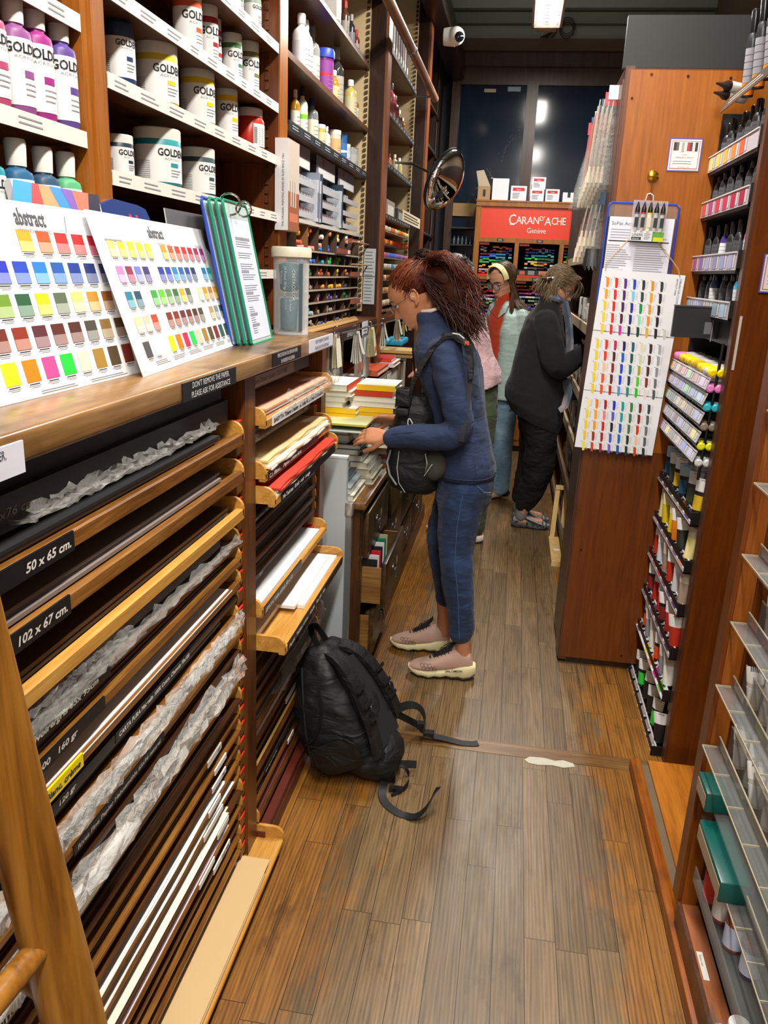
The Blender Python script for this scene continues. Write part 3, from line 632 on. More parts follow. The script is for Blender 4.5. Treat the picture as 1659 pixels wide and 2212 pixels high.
# solvents and media : (kind, y, r, h, colours)
def flask(kind, y, r, z, h, body, lab, cap, label, x=-.93, cat='bottle', name=None, sw=None, glass=False):
    o = thing(name or 'bottle', label, cat, (0, 0, 0), 'bottles and tins on the far left shelves')
    Bm = clear('glass_'+body[1:], body, .55, .08) if glass else M(body, .25)
    B = MB(); C = MB(); Lb = MB()
    if kind == 'b': B.lathe([(r*.93, 0), (r, .006), (r, h*.66), (r*.85, h*.73), (r*.38, h*.8), (r*.36, h*.86)], Bm, 20); C.lathe([(r*.46, h*.84), (r*.46, h*.98), (r*.4, h), (.001, h)], M(cap, .4), 16)
    elif kind == 'j': B.lathe([(r*.96, 0), (r, .004), (r, h*.84), (r*.96, h*.86)], Bm, 20); C.lathe([(r*1.02, h*.85), (r*1.02, h*.98), (r*.98, h), (.001, h)], M(cap, .4), 20)
    elif kind == 't': B.lathe([(r, 0), (r, h*.97)], Bm, 20); C.lathe([(r*1.03, h*.96), (r*1.03, h*.99), (r*.9, h), (.001, h)], M(cap, .3, .6), 20)
    elif kind == 'x': B.box((-r, -r, 0), (r, r, h*.94), Bm); C.box((-r*1.02, -r*1.02, h*.9), (r*1.02, r*1.02, h), M(cap, .4))
    elif kind == 'u': B.lathe([(r*.8, 0), (r*.98, h*.86)], Bm, 24); C.lathe([(r*1.08, h*.78), (r*1.08, h*.9), (r*.95, h*.96), (.001, h)], M(cap, .4), 24)
    part(o, 'body', B); part(o, 'cap', C)
    if kind != 'x':
        k1 = .56 if kind == 'b' else .72; rr = r*1.004 if kind != 'u' else r*.93
        Lb.lathe([(rr+.0005, h*.1), (rr+.0008 if kind != 'u' else r*.97, h*k1)], M(lab, .5), 20, cap=False)
        if sw: Lb.lathe([(rr+.0012, h*.42), (rr+.0012, h*.5)], M(sw, .5), 20, cap=False)
        for q in range(4):
            v = h*(.18+.08*q); Lb.add([((rr+.0016)*math.cos(a), (rr+.0016)*math.sin(a), zz) for a, zz in ((-.8, v), (-.3, v), (.1, v), (.1, v+.003), (-.3, v+.003), (-.8, v+.003))], [(0, 1, 4, 5), (1, 2, 3, 4)], GREYT)
    else:
        for q in range(4): Lb.box((r, -r*.7, h*(.2+.1*q)), (r+.0008, r*.6, h*(.22+.1*q)), GREYT)
    part(o, 'paper_label', Lb)
    o.location = (x, y, z); o.rotation_euler = (0, 0, random.uniform(-.2, .2)); return o
Z = 2.705
flask('x', 4.05, .029, Z, .15, '#d8d4d0', '', '#c0bcb8', 'white carton at the top edge on the highest solvent shelf', cat='box', name='carton')
flask('b', 4.31, .021, Z, .2, '#5c3a2a', '#a09a90', '#b01818', 'slim brown bottle with red cap on the highest solvent shelf')
flask('b', 4.47, .019, Z, .185, '#3a3040', '#8a8a90', '#b8b4ac', 'dark bottle with grey cap between two red-capped bottles on the highest solvent shelf')
flask('b', 4.6, .019, Z, .15, '#7a3a30', '#b0a8a0', '#d02818', 'small red-capped bottle at the end of the highest solvent shelf')
Z = 2.405
flask('b', 3.5, .036, Z, .225, '#f1efec', '#e6e4ea', '#f2f0ea', 'large plain white plastic bottle beside the orange post')
flask('b', 3.62, .032, Z, .235, '#efeeea', '#e6e4ea', '#f0eee8', 'large plain white bottle directly right of its twin', x=-.945)
flask('b', 3.83, .036, Z, .265, '#b8b6b0', '#c9c6c0', '#8a8888', 'clear bottle with grey cap behind the purple tub', x=-.97, glass=True)
flask('u', 3.91, .041, Z, .205, '#7a2a80', '#8a3a90', '#2a48c0', 'purple and red tub with blue lid', cat='tub', name='plastic_tub', sw='#c02030')
flask('b', 4.2, .034, Z, .265, '#4a4a48', '#b4b0a4', '#c4c0b4', 'tall dark clear bottle with white cap', x=-.94, glass=True)
flask('b', 4.1, .026, Z, .155, '#d89c1c', '#d8c890', '#f0eee8', 'amber yellow oil bottle with white cap in front of the dark bottle', glass=True)
flask('b', 4.44, .034, Z, .185, '#c8b868', '#cfc8a0', '#f0eee8', 'pale yellow oil bottle with white cap near the cream side wall', x=-.92)
flask('b', 4.6, .024, Z, .15, '#a8621c', '#e4ddd0', '#f0eee8', 'small amber bottle with white label, last on the solvent shelf')
Z = 2.17
flask('b', 3.42, .018, Z, .175, '#c08a20', '#dcd8cc', '#e8e6e0', 'amber bottle with white label beside the post under the white bottles', glass=True)
flask('b', 3.53, .022, Z, .205, '#e8ecd8', '#e0e6d0', '#1c1c20', 'white and lime green bottle with black cap', sw='#74c81c')
flask('b', 3.69, .028, Z, .195, '#8c9094', '#d8d6bc', '#1c2c70', 'clear bottle with navy blue spray cap', glass=True)
flask('j', 3.85, .022, Z, .118, '#c0a850', '#d8cca0', '#d8d4cc', 'short yellow jar with white lid')
flask('b', 3.97, .018, Z, .13, '#dcd6c8', '#e0dcd0', '#e8e4dc', 'slim off-white bottle between two jars')
flask('j', 4.13, .033, Z, .138, '#cfc2ac', '#dcae78', '#e4ded0', 'frosted jar with orange label', x=-.93)
flask('t', 4.32, .024, Z, .15, '#2a64a8', '#3a74b8', '#2a64a8', 'blue cylindrical tin of fixative', sw='#e8ecf4', cat='tin', name='tin')
flask('j', 4.43, .02, Z, .12, '#b8c2cc', '#c8d0dc', '#e0dcd0', 'small white jar next to the blue tin')
flask('t', 4.57, .034, Z, .122, '#a8a8a4', '#b4b4b0', '#b8b8b4', 'silver grey tin at the shelf end', cat='tin', name='tin')
# bay beyond the first dark pillar
for i in range(13):
    y = 5.0+i*.105; mb = MB(); c = ['#6a4a50', '#8a8480', '#3a2c30', '#4a4448', '#2e2c34'][i % 5]
    mb.box((-1.15, y, 2.942), (-.9, y+.075, 3.2-.01*(i % 3)), M(c, .6)); mb.box((-.9, y+.015, 2.97), (-.8985, y+.06, 3.05), M('#c8c4bc', .5))
    solo('ring_binder', mb, 'dark %s ring binder, %s along the high shelf by the wooden rail' % (['mauve', 'grey', 'brown', 'charcoal', 'navy'][i % 5], ORD[i]), 'binder', 'binders on the high shelf')
Z = 2.602
for y, r, h, c, lab, cap, d in ((5.3, .03, .2, '#c89a30', '#d8d4cc', '#c8a020', 'yellow banded bottle with dark cap'), (5.55, .02, .22, '#c8ccd4', '#d0d4dc', '#e8e4dc', 'slim silver white bottle'), (5.8, .033, .25, '#b0505a', '#d87a70', '#3a2026', 'tall pink red bottle'), (5.98, .03, .21, '#7a3a40', '#c08a80', '#502028', 'dark red bottle'), (6.2, .024, .16, '#b8a078', '#c8b8a0', '#e8e4dc', 'small beige bottle with white cap'), (6.38, .022, .14, '#9a5a20', '#a8682c', '#e8e4dc', 'small amber bottle with white cap')):
    flask('b', y, r, Z, h, c, lab, cap, d+' on the second shelf beyond the first dark pillar')
Z = 2.313
flask('b', 5.35, .033, Z, .21, '#d0b840', '#d8c458', '#26201c', 'yellow bottle with black cap in front of the white carton')
flask('x', 5.62, .055, Z, .25, '#d8d2c4', '', '#cfc8ba', 'tall off-white carton behind the yellow bottle', x=-1.0, cat='box', name='carton')
flask('b', 5.85, .015, Z, .12, '#c07058', '#c88a70', '#a83020', 'little red-capped bottle beside the tall carton')
flask('b', 6.08, .022, Z, .145, '#c0b890', '#ccc6a4', '#f0eee4', 'left of two small pale oil bottles with white caps')
flask('b', 6.3, .024, Z, .15, '#a8a868', '#b8b484', '#f0eee4', 'right of two small pale oil bottles with white caps')
mb = MB(); mb.box((-1.1, 6.0, 2.015), (-.88, 6.5, 2.1), M('#3a4038', .5)); mb.box((-.88, 6.05, 2.03), (-.879, 6.4, 2.08), M('#8a9088', .5)); solo('storage_box', mb, 'dark green box with grey front label low in the bay beyond the first dark pillar', 'box')
mb = MB(); mb.box((-1.1, 5.5, 2.015), (-.88, 5.85, 2.12), M('#8d8a80', .5)); mb.box((-.88, 5.55, 2.03), (-.879, 5.8, 2.09), M('#d0cec6', .5)); solo('storage_box', mb, 'grey white box left of the dark green box', 'box')
mb = MB(); T = frame((-.765, 5.45, 1.985), (0, 1, 0), (0, 0, 1)); mb.box((-.768, 5.45, 1.985), (-.765, 6.4, 2.055), M('#d8cfb0', .6)); mb.lines(.06, .01, .9, .06, 3, M('#3c3428', .6), T, fill=.4); solo('shelf_card', mb, 'cream printed card fixed on the shelf edge below the convex mirror', 'card')
# bay under the mirror
for z, items in ((2.73, (('#a8c0cc', .2), ('#2a2c30', .14), ('#90b0c0', .1), ('#c8d4dc', .22))), (2.02, (('#d0dce4', .2), ('#c03028', .12), ('#c8d4dc', .14), ('#b8c8d0', .1))), (2.4, (('#b8c8d4', .2), ('#98a8b4', .15)))):
    for i, (c, h) in enumerate(items):
        flask('b' if i % 2 else 'x', 6.95+i*.27, .05, z, h, c, '#d4dce0', '#dfe4e8', '%s bluish container on the %s shelf behind the convex mirror' % (ORD[i], {2.73: 'upper', 2.02: 'lower', 2.4: 'middle'}[z]), x=-.95, cat='bottle' if i % 2 else 'box', name=None if i % 2 else 'carton')
# ---- grey tray displays with clear boxes, and books between them
for u, (y0, y1) in enumerate(((3.2, 3.52), (3.66, 4.0), (4.1, 4.46))):
    t = thing('tray_display', ['grey three-tier display of small clear boxes, the one nearest the magazine', 'middle grey three-tier display of small clear boxes', 'grey three-tier display with mostly empty black compartments'][u], 'display', (-1, y0, 1.86), 'grey tray displays above the pastels')
    mb = MB(); mb.box((-1.2, y0, 1.87), (-1.17, y1, 2.14), M('#55565c', .5)); mb.box((-1.2, y0, 1.87), (-.93, y0+.006, 2.14), M('#8d8d96', .5)); mb.box((-1.2, y1-.006, 1.87), (-.93, y1, 2.14), M('#8d8d96', .5))
    mb.box((-.9, y0, 2.06), (-.892, y1, 2.14), M('#8f8792', .5)); mb.box((-.8915, y0+.01, 2.06), (-.891, y1-.01, 2.092), M('#d9d9d6', .5)); mb.lathe([(.016, 0), (.001, .001)], M('#b04858', .5), 14, Matrix.Translation((-.89, y0+.1, 2.118)) @ rotm(0, PI/2, 0)); part(t, 'header_card', mb)
    for k, z in enumerate((2.0, 1.94, 1.88)):
        mb = MB(); mb.box((-1.17, y0, z-.006), (-.87, y1, z), M('#1a1b1f', .4)); mb.box((-.876, y0, z-.012), (-.868, y1, z+.01), M('#b8bac0', .4)); part(t, 'tray', mb)
        for j in range(int((y1-y0)/.045)): 
            if u == 2 and random.random() < .8: continue
            mb = MB(); yy = y0+.015+j*.045; zz = z
            mb.box((-.92, yy, zz), (-.885, yy+.034, zz+.028), clear('clear_box', '#c8ccd4', .3, .1)); mb.box((-.915, yy+.004, zz+.002), (-.89, yy+.03, zz+.018), M(random.choice(['#5a5c64', '#7a6a6c', '#3c3e48', '#8a4048', '#6a6c70']), .3)); mb.box((-.884, yy+.006, zz+.004), (-.8835, yy+.028, zz+.014), M('#c8c8cc', .5))
            o = solo('clear_plastic_box', mb, 'small clear box, %s in the %s tier of the %s grey display' % (ORD[j], ['top', 'middle', 'bottom'][k], ['near', 'middle', 'far'][u]), 'box', 'small clear boxes in the grey displays')
for i, (y, c) in enumerate(((3.55, '#c8ccd6'), (3.575, '#8a90a0'), (3.6, '#d4d0d4'), (3.625, '#3a4860'), (4.03, '#b8c0c8'), (4.055, '#1f3040'))):
    mb = MB(); mb.box((-1.12, y, 1.864), (-.865, y+.018, 2.03+.03*(i % 2)), M(c, .5)); mb.box((-.8648, y+.004, 1.88), (-.8645, y+.014, 1.98), M('#2a3a5a', .5)); solo('booklet', mb, 'thin upright booklet with %s spine, %s between the grey displays' % (['pale grey', 'steel blue', 'off-white', 'navy', 'silver', 'dark teal'][i], ORD[i]), 'booklet', 'booklets between the grey displays')
# ---- pastel pigeonholes
PZ = (1.80, 1.745, 1.693, 1.64, 1.585, 1.531, 1.476, 1.424)
t = thing('pastel_cabinet', 'pigeonhole cabinet of thin shelves filled with coloured pastel sticks', 'cabinet', (-1.05, 3.8, 1.41))
mb = MB(); mb.box((-1.2, 3.06, 1.40), (-1.19, 4.62, 1.86), M('#3a2214', .6)); mb.box((-1.2, 3.06, 1.845), (-.87, 4.62, 1.86), M('#c9c4bc', .5)); part(t, 'carcass', mb)
for z in PZ[1:]:
    mb = MB(); mb.box((-1.19, 3.06, z-.006), (-.87, 4.55, z-.001), M('#5d4636', .5)); mb.box((-.8695, 3.06, z-.007), (-.868, 4.55, z), M('#b5a79a', .4)); part(t, 'thin_shelf', mb)
mb = MB()
for k in range(9): y = 3.06+k*.187; mb.box((-1.19, y, 1.424), (-.875, y+.004, 1.845), M('#8a6236' if k == 2 else '#4b3626', .5))
part(t, 'divider', mb)
PC = ['#e8b820 #f0d030 #e87820 #e8e4d8 #f08030 #f0c428 #e8e8e0 #e85c20', '#b04830 #c86040 #e89088 #e8a090 #2f8ad8 #2868c8 #4a7cd0 #7a7068', '#c07060 #3a6fc8 #3f58b0 #5a9ad8 #2fae6a #4cc850 #78c840 #2a9868', '#6c7c3a #7c8c4c #4c7c3c #b04c38 #c05c28 #e8c020 #c87020 #a05828', '#8a5a50 #70504c #a89088 #c8c4bc #e89a28 #f0b030 #68606c #504c54', '#c88038 #d89038 #d88090 #e08aa0 #8c78c0 #6c58a8 #2fae7a #3fb0d8', '#8a7868 #a89888 #b8b0a4 #70b8b8 #9a9088 #60585c #c8c0b0 #887c70', '#705848 #9c8c80 #b0a8a0 #807468 #3a48a8 #4a58b8 #686058 #504438']
PN = ['orange and yellow', 'pink and blue', 'blue and green', 'olive and yellow', 'brown and orange', 'ochre, pink and violet', 'grey and turquoise', 'brown and indigo']
proto = {}
npast = 0
for rix, z in enumerate(PZ[:8]):
    cols = PC[rix].split()
    zf = z if rix else 1.80
    for k in range(8):
        y0 = 3.07+k*.187
        if k < 1 or (k == 7): continue
        nst = random.choice((3, 4, 5))
        for j in range(nst+random.choice((1, 2))):
            c = random.choice([cols[k], cols[k], cols[min(7, k+1)]])
            if c not in proto:
                mb = MB(); mb.lathe([(.006, -.035), (.0095, -.034), (.0095, .034), (.006, .035)], M(c, .6), 8, rotm(0, PI/2, 0)); proto[c] = solo('pastel_stick', mb, 'x', 'pastel', org=(0, 0, 0))
            lay = 1 if j >= nst else 0
            yy = y0+.018+(j % nst)*.021*(1.6 if nst < 5 else 1.45)+lay*.012; 
            if yy > y0+.175: continue
            place(proto[c], (-.925+random.uniform(-.012, .02), yy, zf-.055+.0545+.0095+lay*.017-(0 if True else 0)), (0, 0, random.uniform(-.25, .25)), '%s pastel stick, %s in the %s pigeonhole of the %s row' % (cname(c), ORD[j], ORD[k-1], PN[rix]), 'pastel sticks in the pigeonholes')
            npast += 1
# pencils and swatch rods poking out
for i, (y, z, l) in enumerate(((4.3, 1.80, .2), (4.05, 1.745, .16), (4.4, 1.64, .17), (4.42, 1.5, .15))):
    mb = MB(); mb.cbox((-.85, y, z+.012), (.018, .26, .022), M('#8c4a34', .4)); mb.cbox((-.8405, y+.08, z+.012), (.001, .05, .016), M('#e8e4dc', .5)); solo('pastel_box', mb, 'narrow reddish-brown box, %s down on the pigeonhole front' % ORD[i], 'box', 'narrow brown boxes on the pastel cabinet')
mb = MB()
for i, z in enumerate((1.81, 1.7)): mb.cyl((-.84, 4.2, z), (-.84, 4.75, z), .004, M('#a8845c', .5), 8)
solo('dowel_rod', mb, 'thin wooden rods held across the pastel cabinet end', 'rod')
mb = MB(); T = frame((-.775, 4.655, 1.47), (1, 0, 0), (0, 0, 1)); mb.box((-.86, 4.652, 1.49), (-.795, 4.658, 1.79), M('#a9adb0', .5)); T = frame((-.86, 4.6515, 1.49), (1, 0, 0), (0, 0, 1)); mb.lines(.006, .01, .058, .29, 16, M('#5a5c60', .5), T, fill=.2); mb.rect(0, .15, .065, .153, .001, INK, T); solo('price_list', mb, 'two narrow grey printed price lists on the first dark pillar', 'sign')
# lower pastel racks and loose paper goods in the bay beyond the pillar
t = thing('pastel_rack', 'rack of thin shelves with coloured sticks beyond the first dark pillar', 'rack', (-1, 5.6, 1.45))
mb = MB(); mb.box((-1.2, 4.82, 1.45), (-1.19, 6.52, 1.98), M('#3a2214', .6)); mb.box((-1.2, 4.82, 1.40), (-.8, 6.52, 1.43), W_SHELFY); part(t, 'carcass', mb)
rz = (1.92, 1.84, 1.76, 1.69, 1.62, 1.54, 1.46)
for z in rz: mb = MB(); mb.box((-1.19, 4.82, z-.007), (-.86, 6.5, z), M('#9a8878', .5)); part(t, 'thin_shelf', mb)
cc = ['#d8d4cc #e8c030 #e87028', '#e8a028 #e83c28 #e85838', '#e0682c #8a60c0 #3a78d0', '#c8c4bc #3a9cc8 #b8b4b0', '#a04838 #c8bcb0 #888078', '#c8a070 #a07850 #c0b0a0', '#b8a890 #8a6038 #c8b898']
for i, z in enumerate(rz):
    for k in range(15):
        c = random.choice(cc[i].split())
        if c not in proto:
            mb = MB(); mb.lathe([(.006, -.035), (.0095, -.034), (.0095, .034), (.006, .035)], M(c, .6), 8, rotm(0, PI/2, 0)); proto[c] = solo('pastel_stick', mb, 'x', 'pastel', org=(0, 0, 0))
        place(proto[c], (-.9, 5.0+k*.1+random.uniform(-.02, .02), z+.014), (0, 0, random.uniform(-.3, .3)), '%s pastel stick, %s on the %s thin shelf beyond the first dark pillar' % (cname(c), ORD[k], ORD[i]), 'pastel sticks in the far rack', scale=1.5)
mb = MB(); mb.box((-.86, 4.9, 1.42), (-.8, 5.15, 1.44), STEEL); mb.cyl((-.8, 4.87, 1.46), (-.82, 4.9, 1.95), .018, clear('tube_clear', '#c8c8c0', .35, .1), 12); solo('clear_tube', mb, 'long clear plastic tube standing beside the first dark pillar', 'tube')
mb = MB(); mb.box((-.85, 4.84, 1.4), (-.80, 4.87, 1.62), M('#1c2a24', .3)); solo('dark_binder', mb, 'dark green folder standing at the foot of the far pastel rack', 'folder')
# ladder rail along the top and its bracket
t = thing('ladder_rail', 'round worn wooden ladder rail running along the top of the shelves', 'rail', (-.7, 5, 2.87))
mb = MB(); mb.cyl((-.7, 2.5, 2.872), (-.7, 6.38, 2.872), .026, wood('worn_rail_wood', ['#6a4a34', '#9c7458', '#b8906c'], 'Y', 1, .4, wear='#8a5a48'), 18); part(t, 'rail', mb)
mb = MB(); mb.cyl((-.86, 6.3, 2.87), (-.69, 6.3, 2.87), .008, STEEL, 8); mb.cyl((-.7, 5.02, 2.872), (-.7, 5.06, 2.872), .03, STEEL, 18); part(t, 'bracket', mb)
# convex mirror
t = thing('convex_mirror', 'round convex security mirror on an arm reflecting the pencil cabinet', 'mirror', (-.5, 5.3, 2.22))
Tm = Matrix.Translation((-.50, 5.28, 2.222)) @ rotm(0, 0, .0)
# dish facing the viewer and the aisle, tipped down
nrm = Vector((.86, -.30, -.40)).normalized(); q = nrm.to_track_quat('Z', 'Y').to_matrix().to_4x4(); q.translation = Vector((-.505, 5.28, 2.222))
R0 = .185; prof = [(R0*math.cos(a), .095*math.sin(a)) for a in [i*PI/2/12 for i in range(13)]]; prof[-1] = (.001, .095)
mb = MB(); mb.lathe(prof, M('#e8e8e8', .03, 1.), 48, q, cap=False); part(t, 'mirror_dome', mb)
mb = MB(); mb.lathe([(R0, -.012), (R0+.006, -.006), (R0+.006, .006), (R0-.002, .01)], M('#1c1c1e', .3), 48, q, cap=False); part(t, 'rubber_rim', mb)
mb = MB(); mb.lathe([(R0, 0), (R0*.5, -.04), (.02, -.05)], M('#2a2a2c', .5), 32, q, cap=True); part(t, 'backing', mb)
mb = MB(); mb.tube([(-.85, 5.6, 2.35), (-.72, 5.5, 2.33), (-.56, 5.34, 2.25)], .008, STEEL, 8); part(t, 'arm', mb)
# ================================================================ COUNTER AND PAPER RACKS
mb = MB(); mb.bevbox((-1.36, -.1, 1.424), (-.60, 2.735, 1.468), .008, W_COUNTER, n=3)
solo('countertop', mb, 'long worn oak countertop on the paper racks carrying the colour charts', 'countertop')
TX = frame((-.5985, 0, 0), (0, 1, 0), (0, 0, 1))
def sign(y0, y1, z0, z1, txt, dark, label, x=-.60, size=.0125, xs=.8, tilt=0):
    mb = MB(); bgm = M('#17181a', .35) if dark else M('#dcdce6', .5); fg = M('#e4e4e4', .5) if dark else M('#3a3c48', .5)
    mb.box((x-.001, y0, z0), (x+.003, y1, z1), bgm)
    T = frame((x+.003, (y0+y1)/2, z0), (0, 1, 0), (0, 0, 1)); n = len(txt); h = (z1-z0)/n
    for i, s in enumerate(txt): mb.text(s, 0, (n-1-i)*h+h*.22, size, fg, T, xs=xs, align='C')
    return solo('counter_sign', mb, label, 'sign')
sign(1.425, 1.722, 1.426, 1.462, ["DON'T REMOVE THE PAPER,", 'PLEASE ASK FOR ASSISTANCE'], 1, "black sign with white words DON'T REMOVE THE PAPER on the counter edge", size=.0165, xs=1.0)
sign(2.005, 2.285, 1.43, 1.464, ['MERCI DE NE PAS VOUS SERVIR EN PAPIER,', 'UN VENDEUR VOUS SERVIRA'], 1, 'black sign in French on the counter edge, middle one of the three', size=.0145, xs=.72)
sign(2.39, 2.705, 1.431, 1.469, ["DON'T REMOVE THE PAPER", 'PLEASE ASK FOR ASSISTANCE'], 0, 'white paper sign at the far end of the counter edge', size=.0145, xs=1.0)
sign(.62, .915, 1.415, 1.456, ['MERCI DE NE PAS VOUS SERVIR EN PAPIER,', 'UN VENDEUR VOUS SERVIRA'], 0, 'white paper sign ending in PIER at the left picture edge of the counter', size=.016, xs=.72)
# rack frames
RX = -.615
t = thing('paper_rack', 'near wooden paper rack with many thin slotted trays under the colour charts', 'rack', (-1, .95, 0))
mb = MB(); mb.box((-1.36, 1.865, 0.0), (-.625, 1.945, 1.424), W_RACK); part(t, 'side_post', mb)
mb = MB(); mb.box((-1.36, 0.0, 0), (-.64, .04, 1.424), W_RACK); part(t, 'side_post', mb)
mb = MB(); mb.box((-1.36, 0.04, 0), (-1.33, 1.865, 1.424), M('#1c0f07', .7)); part(t, 'back_panel', mb)
mb = MB(); mb.box((-1.33, 0.04, 0), (-.66, 1.865, .035), W_TRAYD); part(t, 'base_board', mb)
RED = M('#d83020', .5)
def cleats(par, y, s, x1=-.632, zs=None, red=True):
    for k in range(28):
        z = 1.3205-k*.0485 if zs is None else zs-k*.0485
        if z < .06: break
        mb = MB(); mb.box((x1-.05, y, z-.034), (x1, y-s*.045, z-.006), W_PEG); mb.prism([(x1-.05, z-.04), (x1-.002, z-.04), (x1, z-.034), (x1-.05, z-.034)], 0, .045, W_PEG, Matrix.Translation((0, y, 0)) @ Matrix(((1, 0, 0, 0), (0, 0, -s, 0), (0, 1, 0, 0), (0, 0, 0, 1))))
        if red: mb.box((x1-.03, y-.002*s, z-.006), (x1+.0005, y-s*.04, z-.0025), RED)
        part(par, 'cleat', mb)
cleats(t, 1.865, 1)
t2 = thing('paper_rack', 'second wooden paper rack with pulled-out trays beside the white panel', 'rack', (-1, 2.35, 0))
mb = MB(); mb.box((-1.36, 2.735, 0.0), (-.64, 2.80, 1.424), W_RACK); part(t2, 'side_post', mb)
mb = MB(); mb.box((-1.36, 1.945, 0), (-1.33, 2.735, 1.424), M('#1c0f07', .7)); part(t2, 'back_panel', mb)
mb = MB(); mb.box((-1.33, 1.945, 0), (-.595, 2.80, .045), M('#4c1f12', .4)); mb.box((-1.3, 1.945, .05), (-.6, 2.735, .07), M('#5c2418', .4)); part(t2, 'base_board', mb)
cleats(t2, 2.735, 1, -.655)
def tray(y0, y1, z, x=RX, wd=W_TRAY, label='', grp='shallow trays of the near paper rack', tape=None, light=False, depth=.55, lip=.014):
    o = thing('paper_tray', label, 'tray', (x, y0, z), grp)
    mb = MB(); mb.box((x-depth, y0+.002, z), (x-.012, y1-.002, z+.007), wd); part(o, 'tray_board', mb)
    mb = MB(); mb.bevbox((x-.02, y0+.001, z-lip*.45), (x, y1-.001, z+lip*.75), .003, wd, n=1); part(o, 'front_strip', mb)
    em = W_TRAYL if light else wd
    for yy, s in ((y0, 1), (y1, -1)):
        mb = MB(); pl = [(x-.16, z), (x, z), (x, z+.018)]+[(x-.03+.03*math.cos(a), z+.018+.028*math.sin(a)) for a in [i*PI/2/5 for i in range(1, 6)]]+[(x-.16, z+.046)]
        mb.prism(pl, 0, .011, W_TRAYL, Matrix.Translation((0, yy+(.011 if s > 0 else 0), 0)) @ Matrix(((1, 0, 0, 0), (0, 0, -1, 0), (0, 1, 0, 0), (0, 0, 0, 1)))); part(o, 'tray_end', mb)
    if tape:
        for (a, b, st, dark) in tape:
            mb = MB(); mt = M('#16171a', .35) if dark == 1 else (M('#f2d400', .5) if dark == 2 else M('#e6e4de', .5)); fg = M('#d8d4cc', .6) if dark == 1 else M('#2a2a2c', .6)
            hh = lip*1.25 if dark == 1 else lip*1.3
            mb.box((x-.002, a, z-lip*.5), (x+.0015, b, z-lip*.5+hh), mt); T = frame((x+.0015, a+.01, z-lip*.5), (0, 1, 0), (0, 0, 1))
            if st:
                wv = text_mesh(st); sz = hh*.62; L_ = (wv[3]-wv[2])*sz; xs = min(1.6, (b-a-.02)/L_) if L_ else 1
                mb.text('*'+st, 0 if len(st) > 14 else b-a-.02, hh*.28, sz, fg, T, xs=min(xs, 1.3 if len(st) < 15 else 1.6), shear=.25, z=.0005, align='L' if len(st) > 14 else 'R')
            part(o, 'label_tape', mb, 'handwritten label tape')
    return o
def stack(y0, y1, z, x, th, cols, label, depth=.42, n=4, wav=0., cat='paper', name='paper_stack'):
    mb = MB(); zz = z
    for i in range(n):
        c = cols[i % len(cols)]; xx = x-random.uniform(0, .012); a = y0+random.uniform(0, .02); b = y1-random.uniform(0, .03); h = th/n
        m = M(c, .6)
        if wav:
            k = 26; vs = []; 
            for j in range(k+1):
                y = a+(b-a)*j/k; dx = wav*math.sin(j*.9+i*1.7)*.6+random.uniform(-.3, .3)*wav; dz = abs(wav)*.5*math.sin(j*.55+i)
                vs += [(xx-depth, y, zz), (xx+dx, y, zz+dz), (xx+dx, y, zz+h*.92+dz), (xx-depth, y, zz+h*.92)]
            fs = [(4*j+q, 4*j+(q+1) % 4, 4*j+4+(q+1) % 4, 4*j+4+q) for j in range(k) for q in range(4)]+[(0, 3, 2, 1), (4*k, 4*k+1, 4*k+2, 4*k+3)]
            mb.add(vs, fs, m)
        else: mb.box((xx-depth, a, zz), (xx, b, zz+h*.94), m)
        zz += h
    return solo(name, mb, label, cat, 'stacks of paper in the racks')
CRK = clear('crinkled_film', '#cfcdc8', .06, .08, .7, 45., .22)
CRKW = clear('white_film', '#e4e2dc', .22, .1, .7, 40., .3)
def film(y0, y1, z0, z1, x, label, mat=CRK, amp=.012, n=46, rows=7):
    """loose transparent sleeve bulging over the front edge"""
    mb = MB(); vs = []; fs = []
    for i in range(n+1):
        for j in range(rows+1):
            y = y0+(y1-y0)*i/n; f = j/rows; z = z0+(z1-z0)*f
            xx = x+.012*math.sin(f*PI)+random.uniform(-amp, amp)*.6; zz = z+random.uniform(-amp, amp)*.35+(random.uniform(-1, 1)*amp*.6 if j in (0, rows) else 0)
            vs.append((xx-(.05*(1-f) if f < .12 else 0), y+random.uniform(-.006, .006), zz))
    for i in range(n):
        for j in range(rows): a = i*(rows+1)+j; fs.append((a, a+rows+1, a+rows+2, a+1))
    mb.add(vs, fs, mat, True)
    mb2 = mb; o = solo('plastic_sleeve', mb2, label, 'sleeve', 'crumpled clear sleeves in the near rack'); return o
